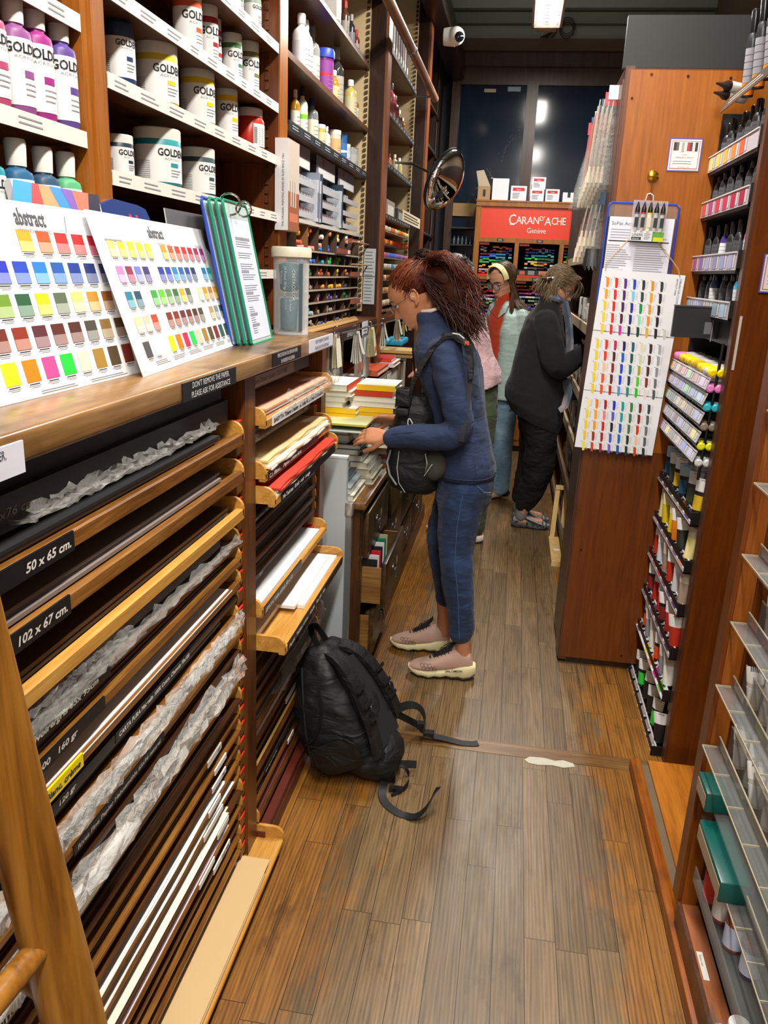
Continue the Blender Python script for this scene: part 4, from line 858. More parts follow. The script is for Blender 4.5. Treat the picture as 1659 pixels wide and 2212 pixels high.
# --- near rack. rows from the top
Y0, Y1 = .05, 1.818
BK = ['#1a1a1c', '#26221f', '#1d1c20']; MV = ['#6f625c', '#5c504c', '#7b6e68', '#463c39']; BR = ['#3a2416', '#553720', '#2f1c10']; WH = ['#e9e6e0', '#dcd8d0', '#f2f0ec']; GR = ['#4a4a48', '#3b3a3a', '#5b5854']
rowsN = [  # z, light, tape, colours, thickness, lip, note
    (1.278, 0, [(.05, 1.04, '50 x 65 cm.', 1)], MV+BK, .028, .024, 'upper'),
    (1.186, 0, [(.05, 1.018, '102 x 67 cm.', 1)], MV, .034, .024, ''),
    (1.092, 1, None, BR, .03, .024, ''),
    (1.016, 0, [(.62, 1.145, 'RIVOLI 25% coton 120gr Blanc/ivoire/gris 65x 95cm', 1)], BR, .016, .018, ''),
    (.968, 0, [(.62, 1.115, 'RIVOLI . 25% coton.  En3   70x100   160 gr', 1)], BR, .02, .018, ''),
    (.908, 0, [(.90, 1.038, '/ Blanc, crème', 2)], WH, .012, .018, ''),
    (.87, 0, [(.7, 1.155, '100 % coton   Blanc   70 x 100   120 gr', 1), (1.16, 1.5, 'CARTA PURA Mat velin 100% Coton. Chamois 70x100', 1)], BK, .02, .016, ''),
    (.815, 0, None, BK+['#8a8078'], .02, .014, ''),
    (.77, 0, [(.99, 1.335, 'Rives Fine Papier Hahnemühle 65x96 naturel', 1)], BK+['#5a5048'], .02, .014, ''),
    (.722, 0, None, BR, .018, .014, ''),
    (.675, 0, None, BR, .018, .014, ''),
    (.632, 0, None, GR+BR, .018, .014, ''),
    (.582, 0, None, BR, .014, .012, ''),
    (.536, 0, [(1.58, 1.67, '210', 0)], BR, .014, .012, ''),
    (.488, 0, [(1.62, 1.7, '', 0)], BR, .014, .011, ''),
    (.444, 0, [(1.61, 1.705, '70x1', 0)], ['#4a2f1c'], .012, .011, ''),
    (.396, 0, [(1.58, 1.66, '', 0)], WH, .013, .011, ''),
    (.350, 0, [(1.55, 1.68, '', 0)], ['#efece2', '#d8d0c0'], .010, .011, ''),
    (.303, 0, [(1.62, 1.7, '', 0)], ['#f0e8c8', '#e0d8b8', '#efe6d0'], .012, .011, ''),
    (.256, 0, [(1.5, 1.6, '', 0)], ['#efd8dc', '#e8ccd8'], .010, .011, ''),
    (.160, 0, None, BR, .010, .011, ''),
    (.204, 0, [(1.61, 1.73, '2003  BFK', 0)], ['#6a4a2c'], .010, .012, ''),
    (.112, 0, None, BR, .010, .012, '')]
wn = 'mauve grey paper,mauve grey paper,brown wrapped board,dark brown board,dark brown board,bright white paper,black board,black board,grey board,brown board,brown board,brown board,brown board,brown board,brown board,brown board,white paper,ivory paper,cream paper,pale pink paper,brown board,tan board,brown board,brown board'.split(',')
for i, (z, lt, tp, cols, th, lip, _) in enumerate(rowsN):
    xx = RX-.012+random.uniform(-.004, .006) if i > 2 else RX+.003
    tray(Y0, Y1, z, xx, W_TRAYL if lt else (W_TRAY if i % 3 or i == 0 else W_TRAYD), 'thin wooden tray of the near rack, %s from the top' % ORD[i], tape=tp, light=lt, lip=lip)
    stack(Y0+.03, Y1-.04-random.random()*.08, z+.0085, xx+(.002 if cols[0][1] in 'ef' else -.010), th*(.6 if cols[0][1] in 'ef' else 1), cols, '%s in the %s tray from the top of the near rack' % (wn[i], ORD[i]), n=3 if th < .015 else 5, wav=.003 if i in (15, 16, 17) else 0)
# boards standing in the gap under the countertop
for i, (z0, z1, x, st, y) in enumerate(((1.385, 1.418, -.66, 'Tiziano   Vang   Dessin   Ingres d\'Arches', .55), (1.335, 1.375, -.645, 'Fedrigoni  Papier Dessin vélin  Recommend  70g  56x76 cm', .35))):
    mb = MB(); mb.box((x-.4, Y0, z0-.012), (x, Y1-.02, z1), M('#17171a', .4)); T = frame((x, y, z0), (0, 1, 0), (0, 0, 1)); mb.text(st, 0, .008, .018, M('#8a8a88', .6), T, xs=1.5, shear=.25)
    solo('black_folder', mb, ['flat black portfolio with faint handwriting right under the countertop', 'lower flat black portfolio with faint handwriting, second below the countertop'][i], 'portfolio')
stack(Y0, 1.7, 1.298, -.655, .02, MV+['#2a2826'], 'thin dark paper stack under the two black portfolios', n=4)
for i, (y0, y1, z0, z1, x, mt, d) in enumerate(((.93, 1.62, 1.335, 1.36, -.615, CRK, 'crumpled clear sleeve drooping from the black portfolios below the counter'), (.55, 1.2, 1.045, 1.08, -.62, CRK, 'clear sleeve with purple print on the brown wrapped board'), (.6, 1.76, 1.035, 1.06, -.612, CRK, 'shiny clear film on the black board below the light wooden edge'), (.75, 1.76, .815, .868, -.603, CRKW, 'long crinkled clear sleeve over the black labelled trays'), (.6, 1.74, .69, .765, -.597, CRKW, 'big milky crinkled sleeve bulging from the middle trays'), (.2, .7, .45, .54, -.60, CRKW, 'milky plastic sleeve low behind the ladder'))):
    film(y0, y1, z0, z1, x, d, mt, amp=.010 if i < 4 else .014)
for i, (y0, y1, z, c) in enumerate(((.95, 1.2, 1.052, '#b8a878'), (1.25, 1.45, 1.064, '#b8a878'), (1.5, 1.72, 1.075, '#b0a070'))):
    mb = MB(); mb.box((-.634, y0, z), (-.6335, y1, z+.012), M(c, .6)); solo('masking_tape', mb, 'beige masking tape strip on the brown wrapped board, %s from the left' % ORD[i], 'tape', 'tape strips on the wrapped board')
mb = MB(); T = frame((-.63, .62, 1.052), (0, 1, 0), (0, 0, 1)); mb.box((-.64, .4, 1.045), (-.632, 1.7, 1.082), M('#35200f', .35)); 
for k in range(3): mb.text('CANSON', .02+.16*k, .004, .03, M('#2c2550', .5), frame((-.6318, .66, 1.048), (0, 1, 0), (0, 0, 1)), xs=1)
solo('wrapped_board', mb, 'brown wrapped board printed in purple in the light-edged tray', 'board')
mb = MB(); mb.box((-.75, .62, .668), (-.606, 1.18, .684), M('#dcdad6', .4)); T = frame((-.606, .7, .668), (0, 1, 0), (0, 0, 1))
for k in range(12): mb.rect(.02+k*.008, .002, .024+k*.008+(k % 3)*.001, .013, .0005, INK, T)
solo('wrapped_ream', mb, 'white wrapped ream with barcode between the crumpled sleeves', 'paper')
# bottom tray with tan board
tray(Y0, 1.96, .045, -.545, W_TRAYL, 'pale pulled-out bottom tray of the near rack', light=True, lip=.012)
mb = MB()
for k in range(6): mb.box((-.8, .1+random.uniform(0, .02), .053+k*.0028), (-.55-random.uniform(0, .008) if k < 5 else -.553, 1.84-(.05 if k < 4 else 0), .0555+k*.0028), M('#c9a878', .7))
solo('cardboard_sheets', mb, 'large tan cardboard sheets lying in the pulled-out bottom tray', 'cardboard')
# --- second rack
A0, A1 = 1.95, 2.728
mb = MB(); mb.box((-1.0, A0, 1.365), (-.66, A1-.1, 1.412), M('#2c2b2c', .4)); mb.box((-.659, A0+.05, 1.37), (-.657, A1-.3, 1.40), M('#7c7874', .5)); T = frame((-.6568, A0+.06, 1.372), (0, 1, 0), (0, 0, 1)); mb.text('Papiers Orient   Lokta   LOCTOBE', 0, .006, .02, M('#2c2c2c', .5), T, xs=1.2); solo('grey_portfolio', mb, 'dark portfolio with grey label strip at the top of the second rack', 'portfolio')
r2 = [(1.288, -.60, 1, [(A0+.06, A1-.14, 'BARYTA Tiziano Dessin  A.Toile N. L.Toile COULEUR', 0)], ['#efe8dc', '#e8a080', '#e8dcd0', '#d8c8b8'], .03, 'pink white paper in crumpled film'),
      (1.222, -.66, 0, None, ['#3a3632', '#5a544c', '#2a2826'], .05, 'dark grey boards'),
      (1.148, -.60, 1, [(A0+.02, A1-.2, 'C.I. Blanc...   Papiers crème écru', 1)], ['#e8c890', '#f4f1ea', '#eeddb4', '#f6f4f0', '#e4c48c'], .035, 'cream and white sheets'),
      (1.082, -.575, 1, [(A0+.06, A1-.05, 'Mi-Teintes  Kraft  noir  rouge', 1)], ['#1b1b1e', '#e6dcc0', '#e6dcc0', '#e8e0e4', '#c83a20', '#c03018'], .03, 'red and cream sheets'),
      (1.03, -.635, 0, [(A0, A1-.1, 'Papier Canson 160gr Mi-Teintes  50x65', 1)], ['#262324'], .02, 'black labelled board'),
      (.985, -.65, 0, None, MV, .028, 'mauve sheets'),
      (.937, -.65, 0, None, MV+['#e0dcd4'], .022, 'mauve and white sheets'),
      (.888, -.65, 0, None, GR, .022, 'grey sheets'),
      (.842, -.65, 0, [(A0, A0+.14, 'Papier', 1)], MV, .02, 'brown grey sheets'),
      (.765, -.61, 1, [(A0+.02, A0+.42, 'EPSON Velin adrah 50 x 65', 1)], ['#dfe2e6', '#f4f4f4', '#eceef0'], .016, 'bright white sheets'),
      (.660, -.545, 1, [(A0+.03, A1-.02, 'Papier  Tablex cristal   60x80   70x100  Film', 1)], [], 0, 'large white pads'),
      (.60, -.64, 0, [(A1-.16, A1-.06, '', 0)], BK, .02, 'black boards'),
      (.545, -.635, 0, [(A1-.2, A1-.05, '', 0)], BR, .02, 'brown boards'),
      (.49, -.64, 0, None, GR, .02, 'dark grey boards'),
      (.44, -.64, 0, None, BK, .02, 'black boards in film'),
      (.39, -.635, 0, [(A1-.3, A1-.18, '', 0)], GR, .018, 'grey boards in film'),
      (.34, -.635, 0, None, WH, .014, 'white sheets'),
      (.295, -.64, 0, [(A1-.42, A1-.3, '', 0)], BK, .016, 'black boards'),
      (.245, -.63, 0, None, ['#c8964c', '#1d1d1f'], .014, 'tan and black boards'),
      (.195, -.635, 0, [(A0+.1, A0+.5, 'Gris Ingres d\'Arches', 1)], BK, .014, 'black boards'),
      (.148, -.63, 0, [(A0+.35, A0+.42, '75x100', 0)], BK, .014, 'black boards'),
      (.1, -.62, 0, None, ['#5c2418', '#6a2a1c'], .014, 'red brown boards')]
for i, (z, x, lt, tp, cols, th, d) in enumerate(r2):
    tray(A0, A1, z, x, W_TRAYL if lt and i > 2 and i < 12 else (W_TRAYL if lt else W_TRAYD), '%s wooden tray, %s from the top of the second rack' % ('pulled-out pale' if lt else 'dark', ORD[i]), 'trays of the second paper rack', tp, bool(lt), lip=.02 if lt else .012)
    if cols: stack(A0+.03, A1-.03, z+.008, x-(.008 if i not in (2, 3) else -.005), th, cols, '%s in the %s tray of the second rack' % (d, ORD[i]), n=6 if th > .025 else 4, wav=.003 if i in (1, 2, 3) else 0)
film(A0+.12, A1+.0, 1.30, 1.35, -.585, 'crumpled clear wrapping around the paper at the top of the second rack', CRK, .014, 34)
film(A0, A1-.2, 1.235, 1.27, -.64, 'torn clear wrapping hanging over the dark grey boards', CRK, .01, 28)
film(A0+.2, A1, .40, .5, -.62, 'clear film bag low in the second rack behind the backpack', CRK, .014, 26)
# the pads in the big tray
for i, (x0, x1, y0, y1, z, h, d) in enumerate(((-.84, -.565, 2.24, 2.71, .668, .012, 'large white paper pad in the most pulled-out tray'), (-.84, -.585, 2.2, 2.68, .681, .010, 'large translucent pad with faint print lying on the white pad'), (-.8, -.64, 1.965, 2.22, .668, .018, 'small white pad with barcode at the near end of the pulled-out tray'))):
    mb = MB(); mb.box((x0, y0, z), (x1, y1, z+h), M(['#f0f0ee', '#e4e6e6', '#eceae4'][i], .4))
    if i == 2:
        for k in range(9): mb.box((x1-.09+k*.007, y1-.05, z+h), (x1-.087+k*.007, y1-.02, z+h+.0004), INK)
    if i == 1: T = frame(((x0+x1)/2+.03, (y0+y1)/2, z+h), (0, 1, 0), (-1, 0, 0)); mb.text('BM', -.03, 0, .03, GREYT, T)
    solo('paper_pad', mb, d, 'pad')
# ================================================================ ON THE COUNTER
ZC = 1.4685
def board(name, o, xv, yv, th, mat, label, cat, draw=None, dm=None):
    o = Vector(o); xv = Vector(xv); yv = Vector(yv); W = xv.length; H = yv.length
    T = frame(o, xv, yv); mb = MB(); mb.box((0, 0, -th), (W, H, 0), mat)
    if draw: draw(mb, T2(T), W, H)
    n = len(mb.v)
    return T, W, H, mb
CR1 = [['#3f4a50', '#f2c40c', None, '#f0a010', '#e85018', '#dc1c18', '#d81c20', '#c81c3c'], ['#8a9498', '#1c2cb8', '#1840b8', '#1878c4', '#1454a8', '#183890', '#1c3070', '#203060'], ['#6cc81c', '#6c9428', '#23583a', '#f0c40c', '#56664e', '#e8c878', '#c08a30', '#8a5020'], ['#70281c', '#8c2c18', '#5a2430', '#5a2420', '#50261e', '#48463c', '#8a6a3a', '#54381c'], ['#f4f01c', '#f08010', '#ec4a90', '#1cc83c', '#d8d0bc', '#a07c30', '#54442c', '#7c2c1c']]
def swatch(mb, T, x, y, w, h, c, two=True):
    c1 = hexc(c); mb.rect(x, y, x+w, y+h, .0006, M(c, .5), T)
    if two:
        l = [min(255, int(int(c[i:i+2], 16)*.55+110)) for i in (1, 3, 5)]; mb.rect(x, y, x+w, y+h*.48, .0009, M('#%02x%02x%02x' % tuple(l), .5), T)
def caption(mb, T, x, y, w, s=1.):
    mb.rect(x+w*.1, y-.006*s, x+w*.85, y-.004*s, .0006, INK, T); mb.rect(x, y-.010*s, x+w*.9, y-.0088*s, .0006, GREYT, T); mb.rect(x+w*.2, y-.014*s, x+w*.8, y-.0128*s, .0006, GREYT, T)
# first chart
T = frame((-.722, .80, ZC), (.011, .694, 0), (-.075, -.02, .293)); W, H = .694, .30
mb = MB(); mb.box((0, 0, -.003), (W, H, 0), M('#eef0f4', .35)); I = Matrix.Identity(4)
x0 = .28
for r in range(5):
    y = H-.078-r*.0495; off = (0, .0, -.018, .0, .0)[r]
    for k, c in enumerate(CR1[r]):
        if not c: continue
        x = x0+off+k*.052; 
        if r == 0: x = x0-.02+k*.053
        swatch(mb, I, x, y, .037, .034, c, r < 4); caption(mb, I, x, y, .037, .6)
mb.text('*abstract', .425, H-.036, .036, M('#4a4c50', .5), I, xs=.72); mb.text('innovative acrylic', .428, H-.047, .011, GREYT, I, xs=1.2); mb.text('/', .565, H-.042, .04, GREYT, I)
mb.lines(.36, .003, .49, .010, 2, GREYT, I); mb.lines(.51, .003, .66, .010, 2, GREYT, I)
mb.v = [tuple(T @ Vector(v)) for v in mb.v]
solo('colour_chart', mb, 'large white colour chart headed abstract with paint swatches, nearest to the viewer', 'chart')
# second chart
T = frame((-.676, 1.436, ZC), (-.068, .751, 0), (-.095, -.02, .293)); W, H = .754, .308
mb = MB(); mb.box((0, 0, -.004), (W, H, 0), M('#e6e8ea', .3)); 
CR2 = [['#f4e468', '#f4e020', '#f4dc00', '#f0cc10', '#f0c010', None, '#f09010', '#ec5010', '#e02818', '#d81c1c', '#b81c38', '#98204c', '#8a2878'], ['#d878b8', '#8c1848', '#6c70c8', '#34286c', None, '#1c2c90', '#1838a8', '#1878b8', '#1458a0', '#183888', '#182c60', None, '#1868a0', '#18a0a8'], ['#1c7890', '#184858', None, '#3c9c38', '#58c424', '#5c8c4c', '#38683c', '#d0a418', '#4c5848', None, '#f0dca0', '#d09028', '#b07030', '#e0a018'], ['#f0d898', '#f0c0a0', '#d84028', None, '#7c3018', '#84281c', '#602a30', '#64281c', '#54281e', '#4a4234', None, '#b8945c', '#7c8890', '#304a68'], ['#4c4c50', '#e8e8e4', None, '#f4f000', '#f07808', '#e81c50', '#1cc848', '#d8c4a0', '#a07830', '#54442c', '#7c2024', '#3c5450', '#20403c']]
for r in range(5):
    y = H-.083-r*.0485; n = len(CR2[r]); pitch = (W-.1)/14.0 if n > 13 else (W-.1)/13.2
    for k, c in enumerate(CR2[r]):
        if not c: continue
        x = .045+k*pitch; swatch(mb, I, x, y, .034, .031, c, r < 4); caption(mb, I, x, y, .034, .5)
mb.text('*abstract', .29, H-.038, .034, M('#4a4c50', .5), I, xs=.9); mb.text('innovative acrylic', .335, H-.052, .009, GREYT, I, xs=1.4)
mb.text('SENNELIER', W-.14, H-.052, .011, GREYT, I, xs=1.1); mb.lines(.04, H-.055, .14, H-.048, 1, GREYT, I, fill=.5)
for k in range(6): mb.lines(.08+k*.11, .012, .17+k*.11, .022, 3, GREYT, I)
mb.v = [tuple(T @ Vector(v)) for v in mb.v]
solo('colour_chart', mb, 'second white colour chart headed abstract under clear film, leaning in front of the clipboards', 'chart')
# third chart behind
T = frame((-.80, 1.95, ZC), (0, .40, 0), (-.05, -.01, .33)); mb = MB(); mb.box((0, 0, -.003), (.40, .335, 0), M('#dcdee0', .35))
mb.rect(0, .29, .40, .335, .0006, M('#5c5a5c', .4), I); mb.text('GOLDEN', .25, .30, .022, M('#c8c8c8', .5), I)
for r, cs in enumerate((['#f0d060', '#f0b020', '#e87020'], ['#7c2848', '#a08038', '#a05828'], ['#88a838', '#789030', '#486830'], ['#2850a8', '#283878', '#1c2850'])):
    for k, c in enumerate(cs): swatch(mb, I, .22+k*.045, .235-r*.045, .03, .026, c, r < 3)
mb.lines(.2, .02, .36, .08, 8, GREYT, I)
mb.v = [tuple(T @ Vector(v)) for v in mb.v]
solo('colour_chart', mb, 'grey-headed colour chart mostly hidden behind the second chart', 'chart')
T = frame((-.78, 2.14, ZC), (0, .3, 0), (-.05, 0, .3)); mb = MB(); mb.box((0, 0, -.004), (.3, .30, 0), M('#241c24', .4))
for r in range(3): mb.rect(.02+.03*r, .15-.05*r, .05+.03*r, .21-.05*r, .0006, M('#c02428', .5), I)
mb.v = [tuple(T @ Vector(v)) for v in mb.v]; solo('swatch_book', mb, 'dark card with red swatches wedged behind the green clipboards', 'card')
# booklet with a bright abstract cover (own plain pattern), blue box
mb = MB(); T = frame((-.80, 1.33, 1.60), (0, .295, 0), (-.05, 0, .2)); mb.box((0, 0, -.014), (.295, .205, 0), M('#d8d8dc', .5))
for i, (a, b, c) in enumerate(((0, .05, '#3c9cd8'), (.05, .075, '#d84848'), (.075, .12, '#f09868'), (.12, .165, '#3a8ad0'), (.165, .20, '#7a58b0'), (.2, .25, '#e87058'), (.25, .295, '#1c1c38'))):
    pts = [(a+.012*math.sin(t*2.2+i), t*.205/6) for t in range(7)]; q = [(min(.295, b+.012*math.sin(t*2.2+i+1)), t*.205/6) for t in range(7)]
    for k in range(6): mb.add([(*pts[k], .0006+.0002*i), (*q[k], .0006+.0002*i), (*q[k+1], .0006+.0002*i), (*pts[k+1], .0006+.0002*i)], [(0, 1, 2, 3)], M(c, .35))
mb.v = [tuple(T @ Vector(v)) for v in mb.v]; solo('booklet', mb, 'colourful wavy-patterned booklet standing behind the first chart', 'booklet')
mb = MB(); T = frame((-.815, 1.63, 1.60), (0, .215, 0), (-.03, 0, .2)); pl = [(0, 0), (.215, 0), (.215, .17), (.2, .19), (.16, .196), (.05, .2), (.01, .19), (0, .17)]
mb.prism(pl, -.02, 0, M('#223a78', .3)); mb.lathe([(.045, 0), (.045, .001)], M('#b03048', .5), 24, Matrix.Translation((.13, .12, 0))); mb.lathe([(.03, 0), (.03, .0016)], M('#2a4a98', .5), 24, Matrix.Translation((.13, .12, 0))); mb.lathe([(.016, 0), (.016, .002)], M('#e8e4e0', .5), 20, Matrix.Translation((.13, .12, 0)))
for k in range(10): mb.cbox((.13+.05*math.cos(k*PI/5), .12+.05*math.sin(k*PI/5), .0006), (.012, .012, .0012), M('#b03048', .5))
mb.v = [tuple(T @ Vector(v)) for v in mb.v]; solo('blue_box', mb, 'blue rounded box with a red cog emblem peeping over the second chart', 'box')
# clipboards on a ring
for i in range(4):
    dx = -.013*(3-i); dy = -.032*(3-i)
    if i == 0: dy -= .005
    t = thing('clipboard', ['rearmost clipboard with a blue frame on the counter', 'second clipboard from the back with a green frame', 'third clipboard from the back with a green frame', 'front green-framed clipboard showing the sheet headed ACRYLIQUE'][i], 'clipboard', (-.72+dx, 2.25+dy, ZC), 'clipboards hung together on a ring')
    T = frame((-.70+dx, 2.15+dy*.5, ZC), (-.012, .23, 0), (-.08-dx*.1, .035+dy*.6, .37)); W, H = .23, .378
    fr = M('#2a48b0' if i == 0 else '#148a68', .35); mb = MB(); r_ = .006
    mb.tube([(r_, 0, 0), (W-r_, 0, 0), (W, r_, 0), (W, H-.012, 0), (W-.012, H, 0), (.012, H, 0), (0, H-.012, 0), (0, r_, 0)], .0042, fr, 6, closed=True); mb.v = [tuple(T @ Vector(v)) for v in mb.v]; part(t, 'frame', mb)
    mb = MB(); mb.box((.003, .003, -.002), (W-.003, H-.003, 0), M('#b8c8c4', .3)); mb.v = [tuple(T @ Vector(v)) for v in mb.v]; part(t, 'backing', mb)
    mb = MB(); mb.rect(.014, .012, W-.012, H-.045, .001, M('#d6daea', .5), I)
    if i == 3:
        mb.text('ACRYLIQUE', .06, H-.075, .02, M('#3a50c0', .5), I, xs=.8)
        for k in range(9):
            y = H-.10-k*.029
            if k in (0, 3, 5, 7, 8): mb.rect(.045 if k else .05, y, .12 if k else .19, y+.008, .0015, M('#8f9298', .5), I)
            mb.lines(.045, y-.02, .19 if k < 6 else .1, y-.002, 3, M('#6a6e78', .5), I, z=.0015, fill=.25)
    mb.v = [tuple(T @ Vector(v)) for v in mb.v]; part(t, 'paper_sheet', mb)
mb = MB(); T = frame((-.775, 2.2, 1.83), (.9, .4, 0), (0, .2, 1)); mb.tube([(.028*math.cos(a), .028*math.sin(a), 0) for a in [i*PI/9 for i in range(18)]], .003, CHROME, 8, closed=True); mb.tube([(.02*math.cos(a)+.035, .02*math.sin(a)-.012, .005) for a in [i*PI/9 for i in range(18)]], .003, CHROME, 8, closed=True); mb.v = [tuple(T @ Vector(v)) for v in mb.v]; solo('binder_ring', mb, 'chrome ring holding the clipboards together at the top', 'ring')
# clear tube with the pencil wrap
cx, cy = -.715, 2.60
t = thing('plastic_tube', 'clear cylindrical tub with cream lid at the far end of the counter', 'tub', (cx, cy, ZC))
mb = MB(); mb.lathe([(.056, 0), (.057, .245)], CLEAR, 32, Matrix.Translation((cx, cy, ZC)), cap=False); part(t, 'tube_wall', mb)
mb = MB(); mb.lathe([(.058, .235), (.064, .238), (.064, .262), (.06, .268), (.001, .268)], M('#d8d0b8', .4), 32, Matrix.Translation((cx, cy, ZC))); part(t, 'lid', mb, 'cream lid')
mb = MB(); mb.lathe([(.056, 0), (.056, .008)], clear('tub_base', '#d8d8d8', .5), 32, Matrix.Translation((cx, cy, ZC))); part(t, 'base', mb)
t = thing('pencil_wrap', 'rolled grey pencil wrap lettered CRETACOLOR 24 standing in the clear tub', 'pencil roll', (cx+.002, cy-.014, ZC+.009))
wr = M('#667a80', .6, bump=.3, bscale=60); mb = MB(); Tn = Matrix.Translation((cx+.002, cy-.014, ZC+.009)); pr = [(.034, 0), (.044, .006), (.045, .10), (.039, .115), (.045, .13), (.046, .205), (.042, .213), (.001, .216)]
mb.lathe(pr, wr, 28, Tn); mb.box((.036, -.03, .004), (.0465, -.026, .21), M('#4c5e64', .6), Tn); part(t, 'roll', mb)
mb = MB(); mb.lathe([(.0415, .104), (.0415, .124)], M('#22282a', .6), 28, Tn, cap=False); part(t, 'elastic_band', mb)
mb = MB()
# lettering runs down the side facing the viewer
ph = math.atan2(-cy, -cx)+.05
def vtext(st, a, ztop, sz, mat):
    vs, fs, x0_, x1_ = text_mesh(st); out = []
    for v in vs:
        aa = ph+a+v[1]*sz/.046; out.append(Tn @ Vector((.0468*math.cos(aa), .0468*math.sin(aa), ztop-(v[0]-x0_)*sz)))
    mb.add(out, fs, mat)
lt = M('#c9d2d4', .5)
vtext('CRETACOLOR', .05, .19, .0145, lt); vtext('24 Pencil Wrap Set', -.5, .2, .0115, lt); vtext('Professional', -.78, .185, .008, lt); vtext('24 Pencils', -.1, .1, .009, lt); vtext('Artist Studio', -.4, .1, .006, lt)
part(t, 'lettering', mb)
# the upright magazine at the post
T0 = Matrix.Translation((-.862, 2.93, 1.80)); t = thing('magazine_pack', 'white-spined book lettered THE ORIGINAL PAINTING KNIVES hung at the orange post', 'book', (-.84, 3.0, 1.80))
mb = MB(); mb.box((-.004, 0, 0), (.042, .15, .30), M('#c9bcae', .4)); mb.box((-.005, -.001, 0), (.0425, .0, .30), M('#e6e6e8', .4)); T = frame((.028, -.0012, .012), (0, 0, 1), (-1, 0, 0)); mb.text('THE ORIGINAL PAINTING KNIVES BY RGM SINCE 1961', 0, 0, .0115, M('#3a3c40', .5), T, xs=.86)
T = frame((.042, 0, 0), (0, 1, 0), (0, 0, 1)); mb.rect(.0, .0, .15, .13, .0006, M('#9a5a3c', .5), T); mb.rect(.02, .03, .13, .06, .001, M('#c8785a', .5), T)
for k in range(3): mb.rect(.03+k*.03, .08, .045+k*.03, .17, .0012, M('#d0c0b8', .4), T)
mb.v = [tuple(T0 @ Vector(v)) for v in mb.v]; part(t, 'cover', mb)
# ---- foreground ladder
t = thing('library_ladder', 'oak library ladder leaning in the near left foreground', 'ladder', (-.45, .8, 0))
P0 = Vector((-.486, .746, .724)); D = (Vector((-.532, .70, 1.254))-P0).normalized(); pf = P0-D*(.724/D.z); 
def rail(off):
    a = pf+off; b = a+D*3.0; n_ = 24
    rings = []
    for i in range(n_+1):
        p = a+(b-a)*i/n_; w_ = 1+.03*math.sin(i*1.3); rings.append((p, Vector((.55, .83, 0)), Vector((-.83, .55, 0)), .036*w_, .028*w_, 3))
    return MB().loft(rings, W_LADDER, 20)
part(t, 'side_rail', rail(Vector((0, 0, 0)))); offr = Vector((-.04, -.46, 0)); part(t, 'side_rail', rail(offr))
for k in range(9):
    a = pf+D*(.28+.3*k)/D.z*1.0; e = (offr).normalized(); mb = MB(); mb.cyl(a-e*.03, a+offr+e*.03, .016, W_LADDER, 14); part(t, 'rung', mb)
rt = pf+D*(.795/D.z); mb = MB(); mb.cyl(rt+Vector((-.015, -.01, 0)), rt+Vector((-.062, .0, .012)), .018, W_LADDER, 14); part(t, 'peg', mb)
# ================================================================ PENCIL CABINET AT THE BACK
CX0, CX1, CY, CT = -.445, .86, 8.1, 2.343
t = thing('pencil_cabinet', 'oak display cabinet with red sign CARAN D\'ACHE and rows of coloured pencils', 'cabinet', ((CX0+CX1)/2, 8.3, 0))
mb = MB(); mb.box((CX0, CY, 0), (CX0+.05, 8.44, CT), W_CAB); mb.box((CX1-.05, CY, 0), (CX1, 8.44, CT), W_CAB); part(t, 'side_frame', mb)
mb = MB(); mb.box((CX0, CY-.01, CT-.05), (CX1, 8.44, CT), W_CAB); mb.box((CX0-.006, CY-.016, CT-.01), (CX1, 8.44, CT+.004), W_CAB); part(t, 'top_board', mb)
mb = MB(); mb.box((CX0, 8.36, 0), (CX1, 8.4, CT), M('#151312', .6)); part(t, 'back_panel', mb)
mb = MB(); mb.box((CX0+.05, CY, 1.975), (CX1-.05, CY+.05, 2.017), W_CAB); mb.box((CX0+.05, CY, 1.635), (CX1-.05, CY+.05, 1.668), W_CAB); mb.box((CX0+.05, CY, 1.25), (CX1-.05, CY+.05, 1.29), W_CAB); part(t, 'cross_rail', mb)
mb = MB(); mb.box((-.06, CY, 1.29), (-.02, CY+.2, 1.975), W_CAB); mb.box((.355, CY, 1.29), (.395, CY+.2, 1.975), W_CAB); part(t, 'upright', mb)
mb = MB(); mb.box((CX0+.05, CY-.04, .78), (CX1-.05, 8.36, 1.25), W_CAB); mb.box((CX0, CY-.1, 0.06), (CX1, 8.36, .80), W_CAB); mb.box((CX0, CY-.06, 0), (CX1, 8.3, .06), W_DARK)
for k in range(3): x = CX0+.05+k*.42; mb.box((x, CY-.108, .12), (x+.38, CY-.1, .42), W_CAB); mb.box((x, CY-.108, .45), (x+.38, CY-.1, .75), W_CAB)
part(t, 'base_cupboard', mb)
SR = M('#e03a1c', .35); T = frame((CX0+.05, CY+.012, 2.017), (1, 0, 0), (0, 0, 1))
mb = MB(); mb.box((CX0+.05, CY+.012, 2.017), (CX1-.05, CY+.03, 2.293), SR); sw = M('#f4e8e2', .5)
cx = .245
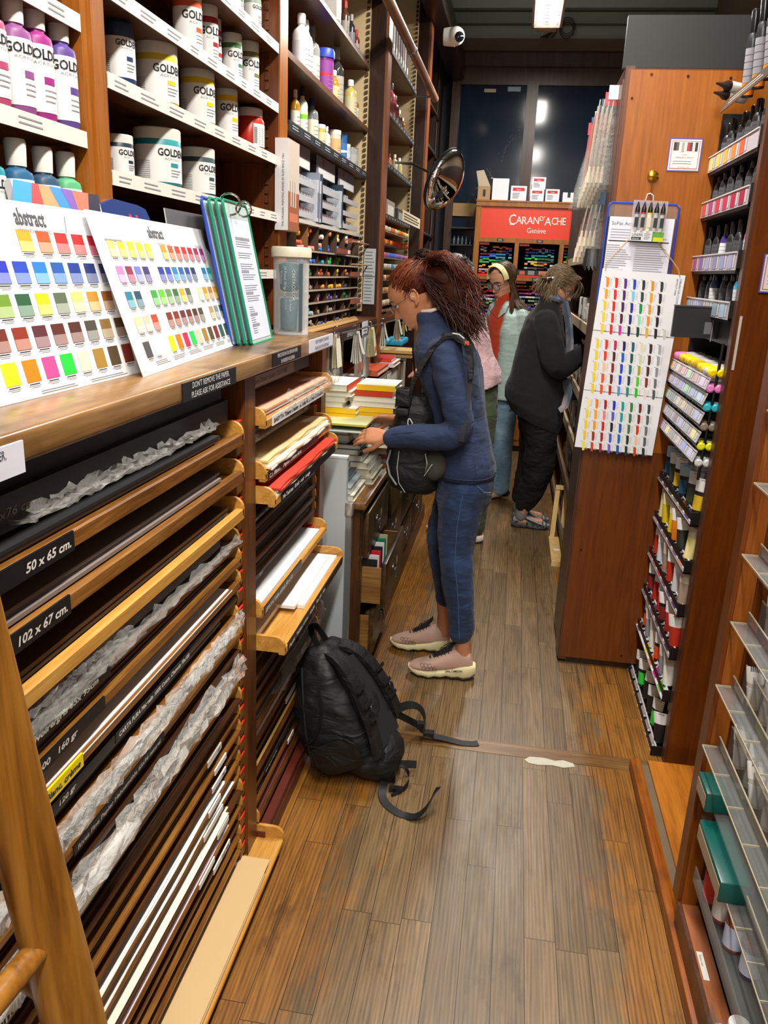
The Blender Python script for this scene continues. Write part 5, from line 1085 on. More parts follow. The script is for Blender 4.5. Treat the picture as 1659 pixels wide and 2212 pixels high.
# lettering with the tall C, raised D' and dropped A / R tails
def put(s, x, y, sz, xs=1.):
    sz *= 1.13; y -= .006
    vs, fs, a, b = text_mesh(s); mb.text(s, x, y, sz, sw, T, xs=xs, z=.003); 
    mb.text(s, x+.0012, y, sz, sw, T, xs=xs, z=.0032); return x+(b-a)*sz*xs
L0 = .262; by = .137
x = put('C', L0, by-.012, .118, .75)+.004; x = put('A', x, by, .082, .88)+.002; x = put('R', x, by-.006, .088, .86)+.001; x = put('A', x, by, .082, .88)+.004; x = put('N', x, by, .082, .85)+.008; x = put("D'", x, by+.03, .052, .9)+.003; x = put('A', x, by-.008, .09, .88)+.003; x = put('C', x, by, .082, .78)+.005; x = put('H', x, by, .082, .8)+.008; x = put('E', x, by, .082, .8)
mb.rect(L0+.012, by-.02, L0+.05, by-.008, .003, sw, T)
mb.text('Genève', (L0+x)/2, .05, .068, sw, T, xs=.85, align='C', z=.003)
part(t, 'red_sign', mb, 'red sign with white letters')
for x, s in ((-.20, 1), (.17, 1), (.56, 1), (.16, 0), (.64, 0)):
    z = 1.985 if s else 1.64; mb = MB(); T = frame((x-.03, CY-.002, z), (1, 0, 0), (0, 0, 1)); mb.box((x-.03, CY-.002, z), (x+.03, CY, z+.024), M('#1a1a1c', .4)); mb.lines(.012, .003, .05, .02, 2, M('#c8c8c8', .5), T); part(t, 'price_plate', mb)
PR = {1: ['#e8e8e4 #f0d020 #f08020 #e85030', '#e0e0dc #c83048 #b04868 #5030a0', '#a03048 #3050c8 #58b0e0 #203080', '#2858c8 #3888d8 #38a0c8 #58c8d0', '#40a050 #38c040 #208040 #405848', '#58a868 #c0b890 #505050 #303438', '#e8a030 #f0c020 #e08020 #e0e0e0', '#b0b0b4 #505058 #282830 #383840', '#d83020 #e85020 #c82020 #801818'],
      2: ['#e8e4d8 #f0d8c0 #e8c868 #f0e030', '#e8a018 #e87018 #d84018 #f0b8a0', '#c82028 #e03838 #a81830 #801830', '#c04878 #d868a0 #d080b0 #8850a0', '#88b8d8 #e0e0e0 #6080a8 #304878', '#587850 #88a868 #386048 #304038', '#906848 #583828 #c8a078 #e0d0b8', '#283890 #3858c0 #203070 #181838', '#b02028 #f0a0a0 #181818 #d03020']}
CELLS = ((-.39, -.065), (-.015, .35), (.40, .80))
pp = {}; cnt = 0; stuffp = MB()
for row, (zt, zb) in ((1, (1.955, 1.68)), (2, (1.615, 1.30))):
    for ci, (xa, xb) in enumerate(CELLS):
        mb = MB(); mb.add([(xa, CY+.03, zb), (xb, CY+.03, zb), (xb, CY+.16, zt+.02), (xa, CY+.16, zt+.02)], [(0, 1, 2, 3)], M('#030304', .8, spec=0)); mb.box((xa, CY+.02, zt-.005), (xa+.09, CY+.024, zt+.018), M('#c02818', .4))
        mb.box((xa, CY+.01, zb-.01), (xb, CY+.03, zb+.006), M('#d03020' if row == 1 or ci == 2 else '#222224', .4))
        if ci == 1 and row == 1:
            mb.box((xa, CY+.015, zb+.005), (xb, CY+.018, zb+.055), M('#1c1a1c', .3)); mb.box((xa+.02, CY+.012, zb+.012), (xa+.07, CY+.014, zb+.045), M('#c06040', .4)); mb.box((xa+.2, CY+.012, zb+.012), (xa+.28, CY+.014, zb+.05), M('#c07850', .4)); mb.box((xa+.1, CY+.012, zb+.012), (xa+.16, CY+.014, zb+.05), M('#8a8680', .4))
        part(t, 'display_tray', mb)
        nr = 9
        for r in range(nr):
            z = zt-.03-(zt-zb-.045)*r/(nr-1)
            if ci == 1 and row == 1 and z < zb+.065: continue
            y = CY+.035+.11*(z-zb)/(zt-zb); cs = PR[row][(r+ci) % 9].split(); x = xa+.02+(.055 if ci == 1 and row == 1 else 0); kk = 0
            st = MB(); st.box((xa, y+.004, z-.009), (xb, y+.018, z-.006), M('#2a2a2e', .4)); part(t, 'tray_ledge', st)
            seg = (xb-x)/4
            while x < xb-.03:
                c = cs[min(3, int((x-xa)/(xb-xa)*4))]
                if random.random() < .06: x += .028; continue
                zz = z+(.011 if random.random() < .25 else 0)
                if cnt < 290 and random.random() < .78:
                    if c not in pp:
                        q = MB(); q.lathe([(.008, -.0148), (.0098, -.012), (.0098, .012), (.005, .018)], M(c, .35), 6, rotm(0, PI/2, 0)); pp[c] = solo('coloured_pencil', q, 'x', 'pencil', org=(0, 0, 0))
                    place(pp[c], (x, y, zz), (0, 0, random.uniform(-.08, .08)), '%s pencil, %s in the %s row of the red-signed cabinet\'s %s %s compartment' % (cname(c), ORD[kk], ORD[r], ['upper', 'lower'][row-1], ['left', 'middle', 'right'][ci]), 'coloured pencils in the back cabinet'); cnt += 1
                else: stuffp.box((x-.014, y-.008, zz-.009), (x+.014, y+.006, zz+.009), M(c, .35))
                x += .0305; kk += 1
solo('coloured_pencils', stuffp, 'further mixed coloured pencil ends filling the trays of the red-signed cabinet', 'pencils', kind='stuff')
# cartons on top of the cabinet
def carton(x, w, h, z, dy, kind, label, c='#e2e6ee'):
    o = thing('carton', label, 'box', (x, CY+.1, z), 'small cartons on top of the pencil cabinet'); y = CY+.02+dy
    mb = MB(); mb.box((x-w/2, y, z), (x+w/2, y+w, z+h), M(c, .6)); part(o, 'box_body', mb)
    if kind == 'red':
        mb = MB(); mb.box((x-w*.38, y-.001, z+h*.66), (x+w*.36, y, z+h*.88), M('#c01c28', .4)); T = frame((x-w*.38, y-.001, z), (1, 0, 0), (0, 0, 1)); mb.text('Talens', w*.37, h*.71, h*.13, M('#f0e8e8', .5), T, align='C', z=.001); mb.lines(0, h*.15, w*.5, h*.55, 4, INK, T, z=.0008, fill=.25); part(o, 'printed_label', mb, 'red printed label')
    if kind == 'open':
        mb = MB(); mb.box((x-w/2-.02, y, z+h-.002), (x-w/2, y+w, z+h+.003), M(c, .6)); mb.add([(x-w/2, y, z+h), (x-w/2, y+w, z+h), (x-w/2-.07, y+w, z+h+.09), (x-w/2-.07, y, z+h+.09)], [(0, 1, 2, 3), (3, 2, 1, 0)], M('#c8ccd4', .6)); part(o, 'flap', mb)
    if kind == 'notch': mb = MB(); mb.box((x-w*.12, y-.002, z+h*.5), (x+w*.12, y-.0005, z+h), M('#22242a', .6)); part(o, 'opening', mb)
    return o
zt = CT+.004
o = carton(-.385, .115, .12, zt, 0, '', 'brown kraft carton with a dark marker on it, first on the cabinet top', '#a8865c'); 
mb = MB(); mb.add([(-.44, CY+.02, zt+.12), (-.33, CY+.02, zt+.12), (-.40, CY+.03, zt+.26), (-.47, CY+.03, zt+.25)], [(0, 1, 2, 3), (3, 2, 1, 0)], M('#b8a890', .7)); part(o, 'flap', mb); mb = MB(); mb.box((-.395, CY+.018, zt+.03), (-.37, CY+.02, zt+.09), BLACK); part(o, 'marker_mark', mb)
carton(-.235, .15, .19, zt, 0, 'open', 'tall open white carton next to the kraft carton')
carton(-.065, .145, .13, zt, 0, 'red', 'white carton with red label standing alone left of the stacked pair')
carton(.105, .125, .105, zt, 0, 'red', 'lower white red-labelled carton carrying another one')
carton(.112, .125, .105, zt+.105, 0, 'red', 'upper white red-labelled carton resting on another one')
carton(.245, .125, .11, zt, 0, 'red', 'white red-labelled carton right of the stacked pair')
carton(.395, .11, .085, zt, 0, 'notch', 'low open white carton in the middle right of the cabinet top')
carton(.525, .09, .13, zt, 0, '', 'plain upright white carton with grey side')
carton(.635, .08, .125, zt, 0, 'notch', 'white carton with torn opening near the orange panel')
carton(.74, .08, .12, zt, 0, '', 'last white carton half hidden by the hanging pouches')
# ================================================================ RIGHT SIDE
t = thing('display_shelving', 'tall varnished orange wood end panel and shelving on the right of the aisle', 'shelving', (.6, 4, 0))
mb = MB(); mb.box((.333, 3.42, .035), (1.3, 3.45, 2.43), W_PANELD); mb.box((.345, 3.418, 1.0), (1.0, 3.42, 2.425), W_PANEL); part(t, 'end_panel', mb)
mb = MB(); mb.box((.327, 3.425, 0.02), (.36, 3.88, 2.44), W_EDGE); mb.box((.323, 3.45, 0.02), (.327, 3.6, 2.4), W_EDGE); part(t, 'corner_post', mb)
mb = MB(); mb.box((.36, 3.44, 0), (1.2, 3.5, .04), W_DARK); part(t, 'plinth', mb)
mb = MB()
for x, z in ((.42, 2.41), (.55, 2.405), (.36, 2.33), (.345, 1.87), (.70, 2.40), (.36, 1.2), (.37, .55), (.60, .07)): mb.lathe([(.005, 0), (.005, .001)], M('#4a2c10', .3, .8), 10, Matrix.Translation((x, 3.4175, z)) @ rotm(PI/2))
part(t, 'screw', mb)
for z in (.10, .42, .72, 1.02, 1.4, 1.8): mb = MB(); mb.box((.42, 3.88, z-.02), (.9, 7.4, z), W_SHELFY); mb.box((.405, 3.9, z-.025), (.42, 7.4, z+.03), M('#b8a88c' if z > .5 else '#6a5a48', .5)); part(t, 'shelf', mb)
mb = MB(); mb.box((.9, 3.45, 0), (.93, 7.45, 2.4), M('#2a1c14', .6)); mb.box((.40, 7.4, 0), (.93, 7.45, 2.4), W_DARK); part(t, 'back_panel', mb)
# wares on the shelving beyond the panel, seen past the grey coat
random.seed(11)
for zi, z in enumerate((.10, .42, .72, 1.02, 1.4)):
    for k in range(13):
        y = 4.0+k*.16; h = random.uniform(.09, .2); c = random.choice(['#d8d4cc', '#e8e6e0', '#5a5c64', '#c89888', '#b8bcc0', '#3c3c40', '#c8a888'])
        mb = MB(); mb.bevbox((.44, y, z), (.44+.09, y+.11, z+h), .006, M(c, .4)); mb.box((.4385, y+.015, z+h*.3), (.44, y+.09, z+h*.7), M('#e4e2dc', .5)); solo('paint_set', mb, 'small packaged set, %s along the %s shelf before the charcoal coat' % (ORD[k], ORD[zi]), 'box', 'packaged sets on the shelving beyond the panel')
# black board on top
mb = MB(); mb.box((.318, 3.46, 2.44), (1.2, 3.49, 2.615), M('#1c1c1c', .5, var=.1)); solo('black_board', mb, 'long black board standing on top of the orange end panel', 'board')
# small table easel
t = thing('table_easel', 'pale pine easel standing on the floor by the brown corner post', 'easel', (.40, 5.1, 0))
for a, b, nm in (((.365, 5.2, .0), (.375, 5.25, .36), 'leg'), ((.43, 5.2, .0), (.43, 5.25, .36), 'leg')):
    mb = MB(); q = [Vector(a), Vector(b)]; mb.strap([q[0], q[1]], (1, 0, 0), .03, .015, W_PINE); part(t, nm, mb)
mb = MB(); mb.box((.36, 5.235, .35), (.45, 5.26, .375), W_PINE); part(t, 'top_bar', mb); mb = MB(); mb.box((.345, 4.72, .0), (.44, 5.22, .03), W_PINE); mb.lathe([(.02, 0), (.02, .001)], WHITE, 16, Matrix.Translation((.385, 4.95, .03))); part(t, 'base', mb)
# hanging pouches of brushes on the side of the post
random.seed(5)
PF = clear('pouch_film', '#b4b8b4', .14, .12, .6, 30.)
for i in range(11):
    up = i < 7; y = (3.55+.075*i) if up else 3.6+.09*(i-7); zt = 2.40-.01*i if up else 2.02-.02*(i-7); L_ = .36 if up else .22; x0, x1 = (.235-.006*i, .322) if up else (.25, .322)
    o = thing('brush_pouch', 'clear pouch beside the orange panel, %s from the front of the %s bunch' % (ORD[i if up else i-7], 'upper' if up else 'lower'), 'pouch', (x1, y, zt-L_), 'clear pouches hanging beside the orange panel')
    mb = MB(); n = 8; vs = []; 
    for k in range(n+1):
        f = k/n; vs += [(x1-.03-(x1-.03-x0)*f**.7, y+.03*f*f, zt-L_*f), (x1, y+.015*math.sin(f*5), zt-L_*f)]
    mb.add(vs, [(2*k, 2*k+1, 2*k+3, 2*k+2) for k in range(n)], PF, True)
    part(o, 'film', mb)
    mb = MB(); c = random.choice(['#b0705a', '#7a8a94', '#c8a890', '#9a5a68', '#a8b0a4'])
    for k in range(4): xx = x1-.015-k*.017; mb.cyl((xx, y+.004, zt-.05), (xx-.012, y+.022, zt-L_+.07), .003, M(c, .4), 6); mb.cyl((xx-.012, y+.022, zt-L_+.07), (xx-.014, y+.025, zt-L_+.01), .005, M('#d8c8b0', .7), 6, r1=.0075)
    part(o, 'brush', mb)
    mb = MB(); mb.box((x0+.05, y-.001, zt-.05), (x1, y+.001, zt), M(random.choice(['#b83040', '#2f4860', '#c8c8c4', '#30302e']), .5)); part(o, 'header_card', mb)
mb = MB()
for k in range(12): mb.cyl((.27+.004*k, 3.62, 1.80), (.262+.005*k, 3.6, 1.73-.008*(k % 3)), .004, BLACK, 6)
solo('black_brush', mb, 'black bristle brush in the lower hanging pouches', 'brush')
# posters on panel
def poster(x, y, z, w, h, label, rot=0.):
    mb = MB(); mb.box((0, 0, -.001), (w, h, 0), M('#5a50b0', .5)); mb.rect(.004, .004, w-.004, h-.004, .0004, M('#ece4e0', .5), Matrix.Identity(4)); mb.rect(.009, .009, w-.009, h-.009, .0008, M('#c83038', .5), Matrix.Identity(4)); mb.rect(.011, .011, w-.011, h-.011, .0012, M('#ede8e4', .5), Matrix.Identity(4))
    random.seed(2)
    for k in range(9): x0 = .016+k*(w-.032)/9; mb.rect(x0, h*.58+random.uniform(0, .006), x0+(w-.032)/9, h*.88, .0016, M(['#3a2c2c', '#6a5a58', '#e8e0dc', '#b0a49c', '#e8e4e0', '#c83830', '#4a4c60', '#d8d0c8', '#3c3838'][k], .5), Matrix.Identity(4))
    I = Matrix.Identity(4); g = M('#5a5052', .5); mb.text('L\'atelier', w/2, h*.49, .006, g, I, align='C', z=.0016); mb.text('FABRIQUEES en FRANCE', w/2, h*.40, .0075, g, I, align='C', z=.0016, xs=.8); mb.lines(.02, h*.2, w-.02, h*.34, 2, g, I, z=.0016, fill=.2); mb.text('S E N N E L I E R', w/2, h*.11, .006, INK, I, align='C', z=.0016)
    T = frame((x, y, z), (math.cos(rot), 0, math.sin(rot)), (-math.sin(rot), 0, math.cos(rot))); mb.v = [tuple(T @ Vector(v)) for v in mb.v]; return solo('notice_card', mb, label, 'sign')
poster(.516, 3.416, 2.082, .119, .115, 'small notice with a photo strip and red border pinned on the upper orange panel')
poster(.724, 2.693, 1.662, .10, .114, 'red-bordered notice cut off by the right picture edge')
# medallion hook, clipboard, liner pack, chart board
t = thing('brass_hook', 'round brass medallion hook on the orange panel above the clipboard', 'hook', (.471, 3.41, 2.0))
T = Matrix.Translation((.471, 3.417, 2.062)) @ rotm(PI/2)
mb = MB(); mb.lathe([(.021, 0), (.021, .004), (.018, .006), (.001, .006)], BRASS, 28, T); mb.box((.455, 3.409, 2.059), (.487, 3.411, 2.062), M('#6a4a10', .3, 1.)); part(t, 'medallion', mb)
mb = MB(); mb.tube([(.471, 3.412, 2.04), (.469, 3.405, 2.01), (.467, 3.40, 1.995), (.462, 3.395, 1.992), (.460, 3.396, 2.0)], .0022, BRASS, 8); part(t, 'hook_wire', mb)
t = thing('clipboard', 'blue-rimmed clipboard with a price sheet hanging on the orange panel', 'clipboard', (.47, 3.40, 1.6))
T = frame((.315, 3.407, 1.58), (1, 0, -.012), (.06, 0, 1)); I = Matrix.Identity(4); W, H = .262, .385
mb = MB(); r_ = .012; mb.tube([(r_, 0, 0), (W-r_, 0, 0), (W, r_, 0), (W, H-r_, 0), (W-r_, H, 0), (r_, H, 0), (0, H-r_, 0), (0, r_, 0)], .0045, M('#2040b0', .3), 6, closed=True); mb.v = [tuple(T @ Vector(v)) for v in mb.v]; part(t, 'rim', mb, 'blue rim')
mb = MB(); mb.rect(.01, .01, W-.01, H-.05, .0025, M('#e4e6f2', .5), I); mb.text('SoFlat Acrylic', .02, H-.08, .018, M('#3c3c48', .5), I, z=.003)
for k in range(4): mb.lines(.02, H-.13+.01*k, W-.02, H-.122+.01*k, 1, M('#9a9cb0', .5), I, z=.003)
mb.rect(.015, H-.14, W-.02, H-.136, .003, INK, I); mb.lines(.012, .02, W*.42, H-.15, 26, M('#8a8c98', .5), I, z=.003, fill=.3, ragged=.5); mb.lines(W*.46, .02, W-.015, H-.15, 26, M('#8a8c98', .5), I, z=.003, fill=.3); mb.v = [tuple(T @ Vector(v)) for v in mb.v]; part(t, 'paper_sheet', mb)
mb = MB(); mb.rect(.0, H-.05, W, H, .002, clear('clip_clear', '#e0d8d0', .18), I); mb.v = [tuple(T @ Vector(v)) for v in mb.v]; part(t, 'clear_top', mb)
mb = MB(); mb.tube([(.452, 3.396, 1.975), (.456, 3.392, 1.996), (.466, 3.392, 2.0), (.478, 3.393, 1.992), (.48, 3.396, 1.975)], .0022, M('#e8e8e8', .3), 8); solo('hanging_cord', mb, 'white loop of cord from the brass hook to the liner pack', 'cord')
t = thing('liner_pack', 'clear pack of five paint liners with black nozzles hanging over the clipboard', 'pack', (.47, 3.38, 1.83))
T = frame((.409, 3.385, 1.828), (1, 0, -.02), (.05, 0, 1))
mb = MB(); mb.box((-.004, .0, -.001), (.124, .147, .0), clear('pack_film', '#e8e4e4', .25)); mb.box((0, 0, .012), (.122, .038, .0135), M('#dcdce0', .5)); mb.rect(.08, .0, .122, .036, .0142, M('#5ca038', .5), I); mb.rect(.085, .0, .122, .016, .0146, M('#c8d020', .5), I); mb.rect(.004, .004, .04, .014, .0142, M('#1c1c20', .5), I); mb.text('LINERS', .006, .018, .013, INK, I, xs=1.0, z=.0142); mb.text('abstract', .008, .006, .008, WHITE, I, xs=1, z=.0146); mb.lines(.05, .006, .075, .03, 4, GREYT, I, z=.0142); mb.v = [tuple(T @ Vector(v)) for v in mb.v]; part(t, 'pack_card', mb)
for k, c in enumerate(('#5a4878', '#c83040', '#e8c810', '#9aa8a0', '#4a4c50')):
    x = .014+k*.0235; mb = MB(); T2_ = T @ Matrix.Translation((x, .035, .007)) @ rotm(-PI/2); mb.lathe([(.009, 0), (.009, .066)], M('#b8b4b0' if k != 2 else '#e4dcc0', .4), 14, T2_); mb.lathe([(.0093, .062), (.0093, .068)], M(c, .4), 14, T2_); mb.lathe([(.0093, .068), (.0088, .082), (.0045, .096), (.002, .106)], M('#151517', .3), 14, T2_)
    mb.box((x-.007, .05, .0162), (x+.007, .085, .0168), M('#2a2a2e' if k != 2 else '#d8ccb0', .5), T); part(t, 'liner_tube', mb)
t = thing('swatch_board', 'big white three-panel board of brushed paint swatches hanging on the orange panel', 'chart', (.46, 3.38, 1.0))
O = Vector((.290, 3.375, 1.010)); T = frame(O, (.312, .0, -.014), (.035, .012, .715)); W, H = .314, .714
I = Matrix.Identity(4)
cols = [['#f08c10', '#e01c14', '#502888', '#1840c8', '#2c3438', '#e09010', '#303438'], ['#eaa40c', '#e01c18', '#4c1c60', '#7cc8f0', '#204c38', '#f0a010', '#24242c'], ['#f4cc08', '#dc1c18', '#481c58', '#1c28a0', '#0c8c48', '#e09c14', '#201c28'], ['#f4d408', '#e82414', '#501040', '#181c78', '#8ce0c0', '#e89010', '#241c20'], ['#f4d008', '#e42418', '#c828a0', '#141838', '#0c4430', '#e0b030', '#281e20', '#c8c8c4']]
cols2 = [['#f0d008', '#e82810', '#c01c60', '#1c1450', '#1c5868', '#e8d8b0', '#3c2420', '#a8a8a8'], ['#f0d008', '#f03010', '#501420', '#1858d0', '#0c5454', '#ccd4a8', '#4c1c18', '#9a9c9c'], ['#f4d808', '#f8c0a0', '#901828', '#1444c8', '#106c7c', '#a0a808', '#50201c', '#8c8c90'], ['#f0d008', '#f04c14', '#641820', '#1038e0', '#14385c', '#50c810', '#84281c', '#6c6c70'], ['#f4cc10', '#f05010', '#b81018', '#5890e0', '#0c8c80', '#24c018', '#e8d8d0', '#54545c']]
cols3 = [['#f4e890', '#f47808', '#a41820', '#1428d0', '#0c9c94', '#3c7848', '#702020', '#3c4044'], ['#f0d820', '#f4a80c', '#f07c8c', '#5458c8', '#10a0a8', '#446c50', '#84241c', '#5a5c60'], ['#f4d010', '#f0a010', '#c81428', '#181430', '#1c5cb8', '#4c7048', '#d03c0c', '#6c6e74'], ['#f0c820', '#982c14', '#b01420', '#5450c0', '#1070c8', '#24342c', '#f8c4a4', '#5c5c64'], ['#f0e040', '#d04010', '#a81830', '#7460c8', '#1858b0', '#203c30', '#c04c14', '#2c2c34']]
th = H/3
for pi_, cc in enumerate((cols3, cols2, cols)):
    mb = MB(); y0 = pi_*th; mb.box((0, y0+.0012, -.003), (W, y0+th-.0012, 0), M('#e8eaee', .35))
    for r, rw in enumerate(cc):
        y = y0+th-.035-r*.0445
        for k, c in enumerate(rw):
            x = .02+k*.0345+(.002*r); sl = -.002
            pl = [(x-.001+(a-x)*1.25, y+(b-y)*1.1+.001) for a, b in ((x, y), (x+.002, y-.014), (x+.0035, y-.03), (x+.006, y-.033), (x+.0105, y-.032), (x+.0115, y-.02), (x+.0095, y-.002), (x+.007, y+.002), (x+.002, y+.002))]
            mb.add([(a, b, .0006) for a, b in pl[::-1]], [tuple(range(len(pl)))], M(c, .35)); mb.lines(x+.0155, y-.03, x+.024, y, 5, M('#b8b8bc', .5), I, fill=.3)
            mb.rect(x-.006, y+.003, x-.001, y+.0045, .0006, INK, I)
    if pi_ == 2:
        Tt = Matrix.Translation((W-.018, y0+th-.015, 0)) @ rotm(0, 0, -PI/2); mb.text('TABLEAU DES COULEURS', 0, 0, .0105, INK, Tt, xs=.9); mb.text('ABSTRACT LINER', 0, -.012, .009, INK, Tt, xs=.9)
    mb.v = [tuple(T @ Vector(v)) for v in mb.v]; part(t, 'swatch_panel', mb)
mb = MB(); 
for x in (.012, W-.02): a = T @ Vector((x, H-.008, .001)); mb.tube([a, a+Vector((.0 if x < .1 else -.012, -.004, .03)), (.43 if x < .1 else .49, 3.40, 1.86)], .0018, M('#c8a878', .6), 6)
part(t, 'hanging_string', mb)
# ---------------- black tube rack between the panels
t = thing('tube_rack', 'black rack of paint tubes between the orange panel and the red-brown panel', 'rack', (.75, 3.08, 0))
BK2 = M('#0b0b0d', .45)
mb = MB(); mb.box((.86, 2.74, .02), (.88, 3.41, 2.7), BK2); mb.box((.69, 3.405, .02), (.86, 3.414, 2.28), BK2); part(t, 'back_panel', mb)
SWC = [(2.133, .667, ['#e8d890', '#e8c048', '#e8a830', '#e88028', '#e05830'], 'yellow and orange'), (1.973, .665, ['#d85850', '#b04880', '#d03850', '#c83060', '#b82050', '#a82048'], 'pink and crimson'), (1.781, .66, ['#b05890', '#8a68b0', '#a8a8d0', '#8488b0', '#9098c8', '#a8a4d0'], 'lilac'), (1.63, .66, ['#a8c0e0', '#b0b0d8', '#7880c0', '#b0a8a8', '#88a8b8', '#a8c8e0'], 'pale blue'),
       (1.392, .628, ['#e8c8a0', '#e8d0c8', '#e8b8b8', '#b8d8b8', '#e0b8c0', '#d8c0e0'], 'pale peach'), (1.342, .626, ['#d8c0e0', '#c0b8e0', '#a8a8e0', '#98d8b8', '#a8c8f0', '#b0d0f0'], 'pale violet'), (1.28, .625, ['#b8d8c0', '#90a8a0', '#d0c8b0', '#d8c8a8', '#b8b0a8', '#b0b8d8'], 'pale green'), (1.216, .624, ['#c8ccd8', '#a8a8b0', '#908890', '#b8c0e0', '#b0b4c0', '#e0e0a0'], 'pale grey'), (1.151, .622, ['#d8b8e0', '#e8e0a8', '#a8a8a8', '#d0c8c0', '#a8b0e8', '#c8c8e0'], 'pale mixed'),
       (.937, .645, ['#34344c', '#3c2c48', '#2c4030', '#5c6040', '#784c28', '#3c2c58'], 'dark green and violet'), (.765, .648, ['#a88890', '#584068', '#6c5c48', '#5c3c50', '#604058', '#b87848'], 'mauve and tan'), (.603, .648, ['#a87870', '#8c5858', '#b83038', '#6c3850', '#4c3454', '#403058'], 'crimson and plum'), (.435, .645, ['#7c6068', '#644850', '#584050', '#503c48', '#583c50', '#483448'], 'dusky plum'), (.267, .643, ['#4a3c38', '#e8e8e4', '#d8d800', '#f06818', '#d01890', '#58b028'], 'fluorescent'), (.034, .632, ['#9a8a84', '#a89890', '#988880', '#a09088', '#9c8c84', '#a09890'], 'grey beige')]
for i, (z, x, cs, nm) in enumerate(SWC):
    h = .056 if i < 4 else (.04 if i < 9 else .042)
    mb = MB(); mb.box((x+.004, 2.76, z-h-.01), (x+.2, 3.42, z-h), BK2)
    if i < 4 or i >= 9:
        mb.box((x+.006, 2.76, z-h), (x+.008, 3.42, z-h*.2), BK2)
        for k in range(7): mb.box((x+.008, 2.76+k*.108, z-h), (x+.2, 2.763+k*.108, z-.01), BK2)
        mb.box((x, 2.74, z-h*.9), (x+.2, 2.745, z+.004), BK2)
    part(t, 'shelf', mb)
    mb = MB(); a, b = Vector((x+.002, 3.44, z-h)), Vector((x+.006, 2.755, z-h+.004))
    tilt = 0 if i < 4 else (.012 if i < 9 else .03)
    T = frame((x, 3.44, z-h), (0, -1, 0), (tilt, 0, h)); mb.box((0, 0, -.003), (.685, h, 0), M('#b9b4be' if i < 9 else '#8e848c', .35), T)
    mb.box((0, h-.004, 0), (.685, h, .003), M('#d8d4d8', .3), T)
    if i == 13: mb.rect(.0, .003, .685, h-.003, .0005, M('#e4e4e2', .4), T)
    for k, c in enumerate(cs): u = .04+k*.108; mb.rect(u, .005, u+.06, h-.006, .001, M(c, .4), T); mb.rect(u+.066, .008, u+.09, h-.01, .001, M('#c8c4c8', .4), T)
    part(t, 'swatch_strip', mb, 'translucent strip with %s swatches' % nm)
mb = MB()
for z in (1.40, 1.35, 1.29, 1.225, 1.16): mb.cyl((.66, 2.77, z+.004), (.66, 3.42, z+.004), .003, BK2, 6); mb.cyl((.76, 2.77, z+.014), (.76, 3.42, z+.014), .003, BK2, 6)
mb.cyl((.652, 2.765, 1.05), (.665, 2.765, 1.50), .005, BK2, 8); part(t, 'wire_frame', mb)
mb = MB(); mb.box((.54, 2.98, 1.50), (.69, 2.998, 1.605), M('#26272a', .4)); mb.box((.69, 2.76, 1.49), (.86, 3.3, 1.60), BK2); mb.box((.538, 2.975, 1.603), (.692, 3.0, 1.608), M('#4a4b4e', .3)); mb.box((.67, 2.978, 1.49), (.673, 2.98, 1.61), M('#8a8a8c', .3)); mb.box((.645, 2.9785, 1.515), (.668, 2.98, 1.555), M('#6a6a6e', .4)); part(t, 'header_box', mb, 'dark grey display header box')
# paint tubes
def tube_proto(bodyc, topc, bandc, kind, h=.15, r=.018):
    o = thing('paint_tube', 'x', 'tube', (0, 0, 0)); mb = MB()
    if kind == 'down':   # standing on its cap, crimp up
        mb.lathe([(r*.62, 0), (r*.62, .022), (r*.5, .026)], M('#17171a', .35), 14); part(o, 'cap', mb)
        mb = MB(); up = Vector((1, 0, 0)); sd = Vector((0, 1, 0))
        rg = [((0, 0, .026+(h-.026)*f), sd, up, r*(1+.3*f), r*(1-f)**.8+.0012) for f in (0, .15, .35, .55, .75, .9, .97, 1)]
        mb.loft(rg, M(bodyc, .4), 20)
        part(o, 'tube_body', mb)
        mb = MB(); rr = [((0, 0, .026+(h-.026)*f), sd, up, r*(1+.3*f)+.0006, r*(1-f)**.8+.0018) for f in (.62, .75, .9, .99)]; mb.loft(rr, M(topc, .5), 20)
        for k in range(6): mb.box((-.0042, -r*.7+k*.004, .1+.02), (-.0036, -r*.7+k*.004+.0018, .14), INK)
        part(o, 'barcode_end', mb)
        if bandc: mb = MB(); rr = [((0, 0, .026+(h-.026)*f), sd, up, r*(1+.3*f)+.0006, r*(1-f)**.8+.0018) for f in (.08, .3, .5)]; mb.loft(rr, M(bandc, .45), 20); part(o, 'colour_band', mb)
    else:
        mb.lathe([(r, 0), (r, h*.62), (r*.8, h*.7), (r*.55, h*.74)], M(bodyc, .35), 18); part(o, 'tube_body', mb)
        mb = MB(); mb.lathe([(r*.62, h*.73), (r*.66, h*.97), (r*.5, h), (.001, h)], M('#141417', .25), 16); part(o, 'cap', mb)
        mb = MB(); mb.lathe([(r+.0006, h*.12), (r+.0006, h*.56)], M(topc, .5), 18, cap=False)
        for k in range(5): mb.lathe([(r+.001, h*(.16+.08*k)), (r+.001, h*(.165+.08*k))], M('#28282c', .5), 18, cap=False)
        part(o, 'grey_label', mb)
        if bandc: mb = MB(); mb.lathe([(r+.0012, h*.02), (r+.0012, h*.16)], M(bandc, .4), 18, cap=False); part(o, 'colour_band', mb)
    return o
random.seed(21)
up = [(2.133, ['#f0d818', '#f0a018', '#f0c818', '#e85820', '#f07820'], 'highest'), (1.973, ['#b04050', '#c83050', '#702030', None, None], 'second'), (1.781, ['#c04890', '#8060c0', '#5090e8', '#402888', '#2060e0', '#3878f0'], 'third'), (1.63, ['#30b0e0', '#1868b0', '#2838c0', '#203868', '#305868'], 'fourth')]
tp = {}
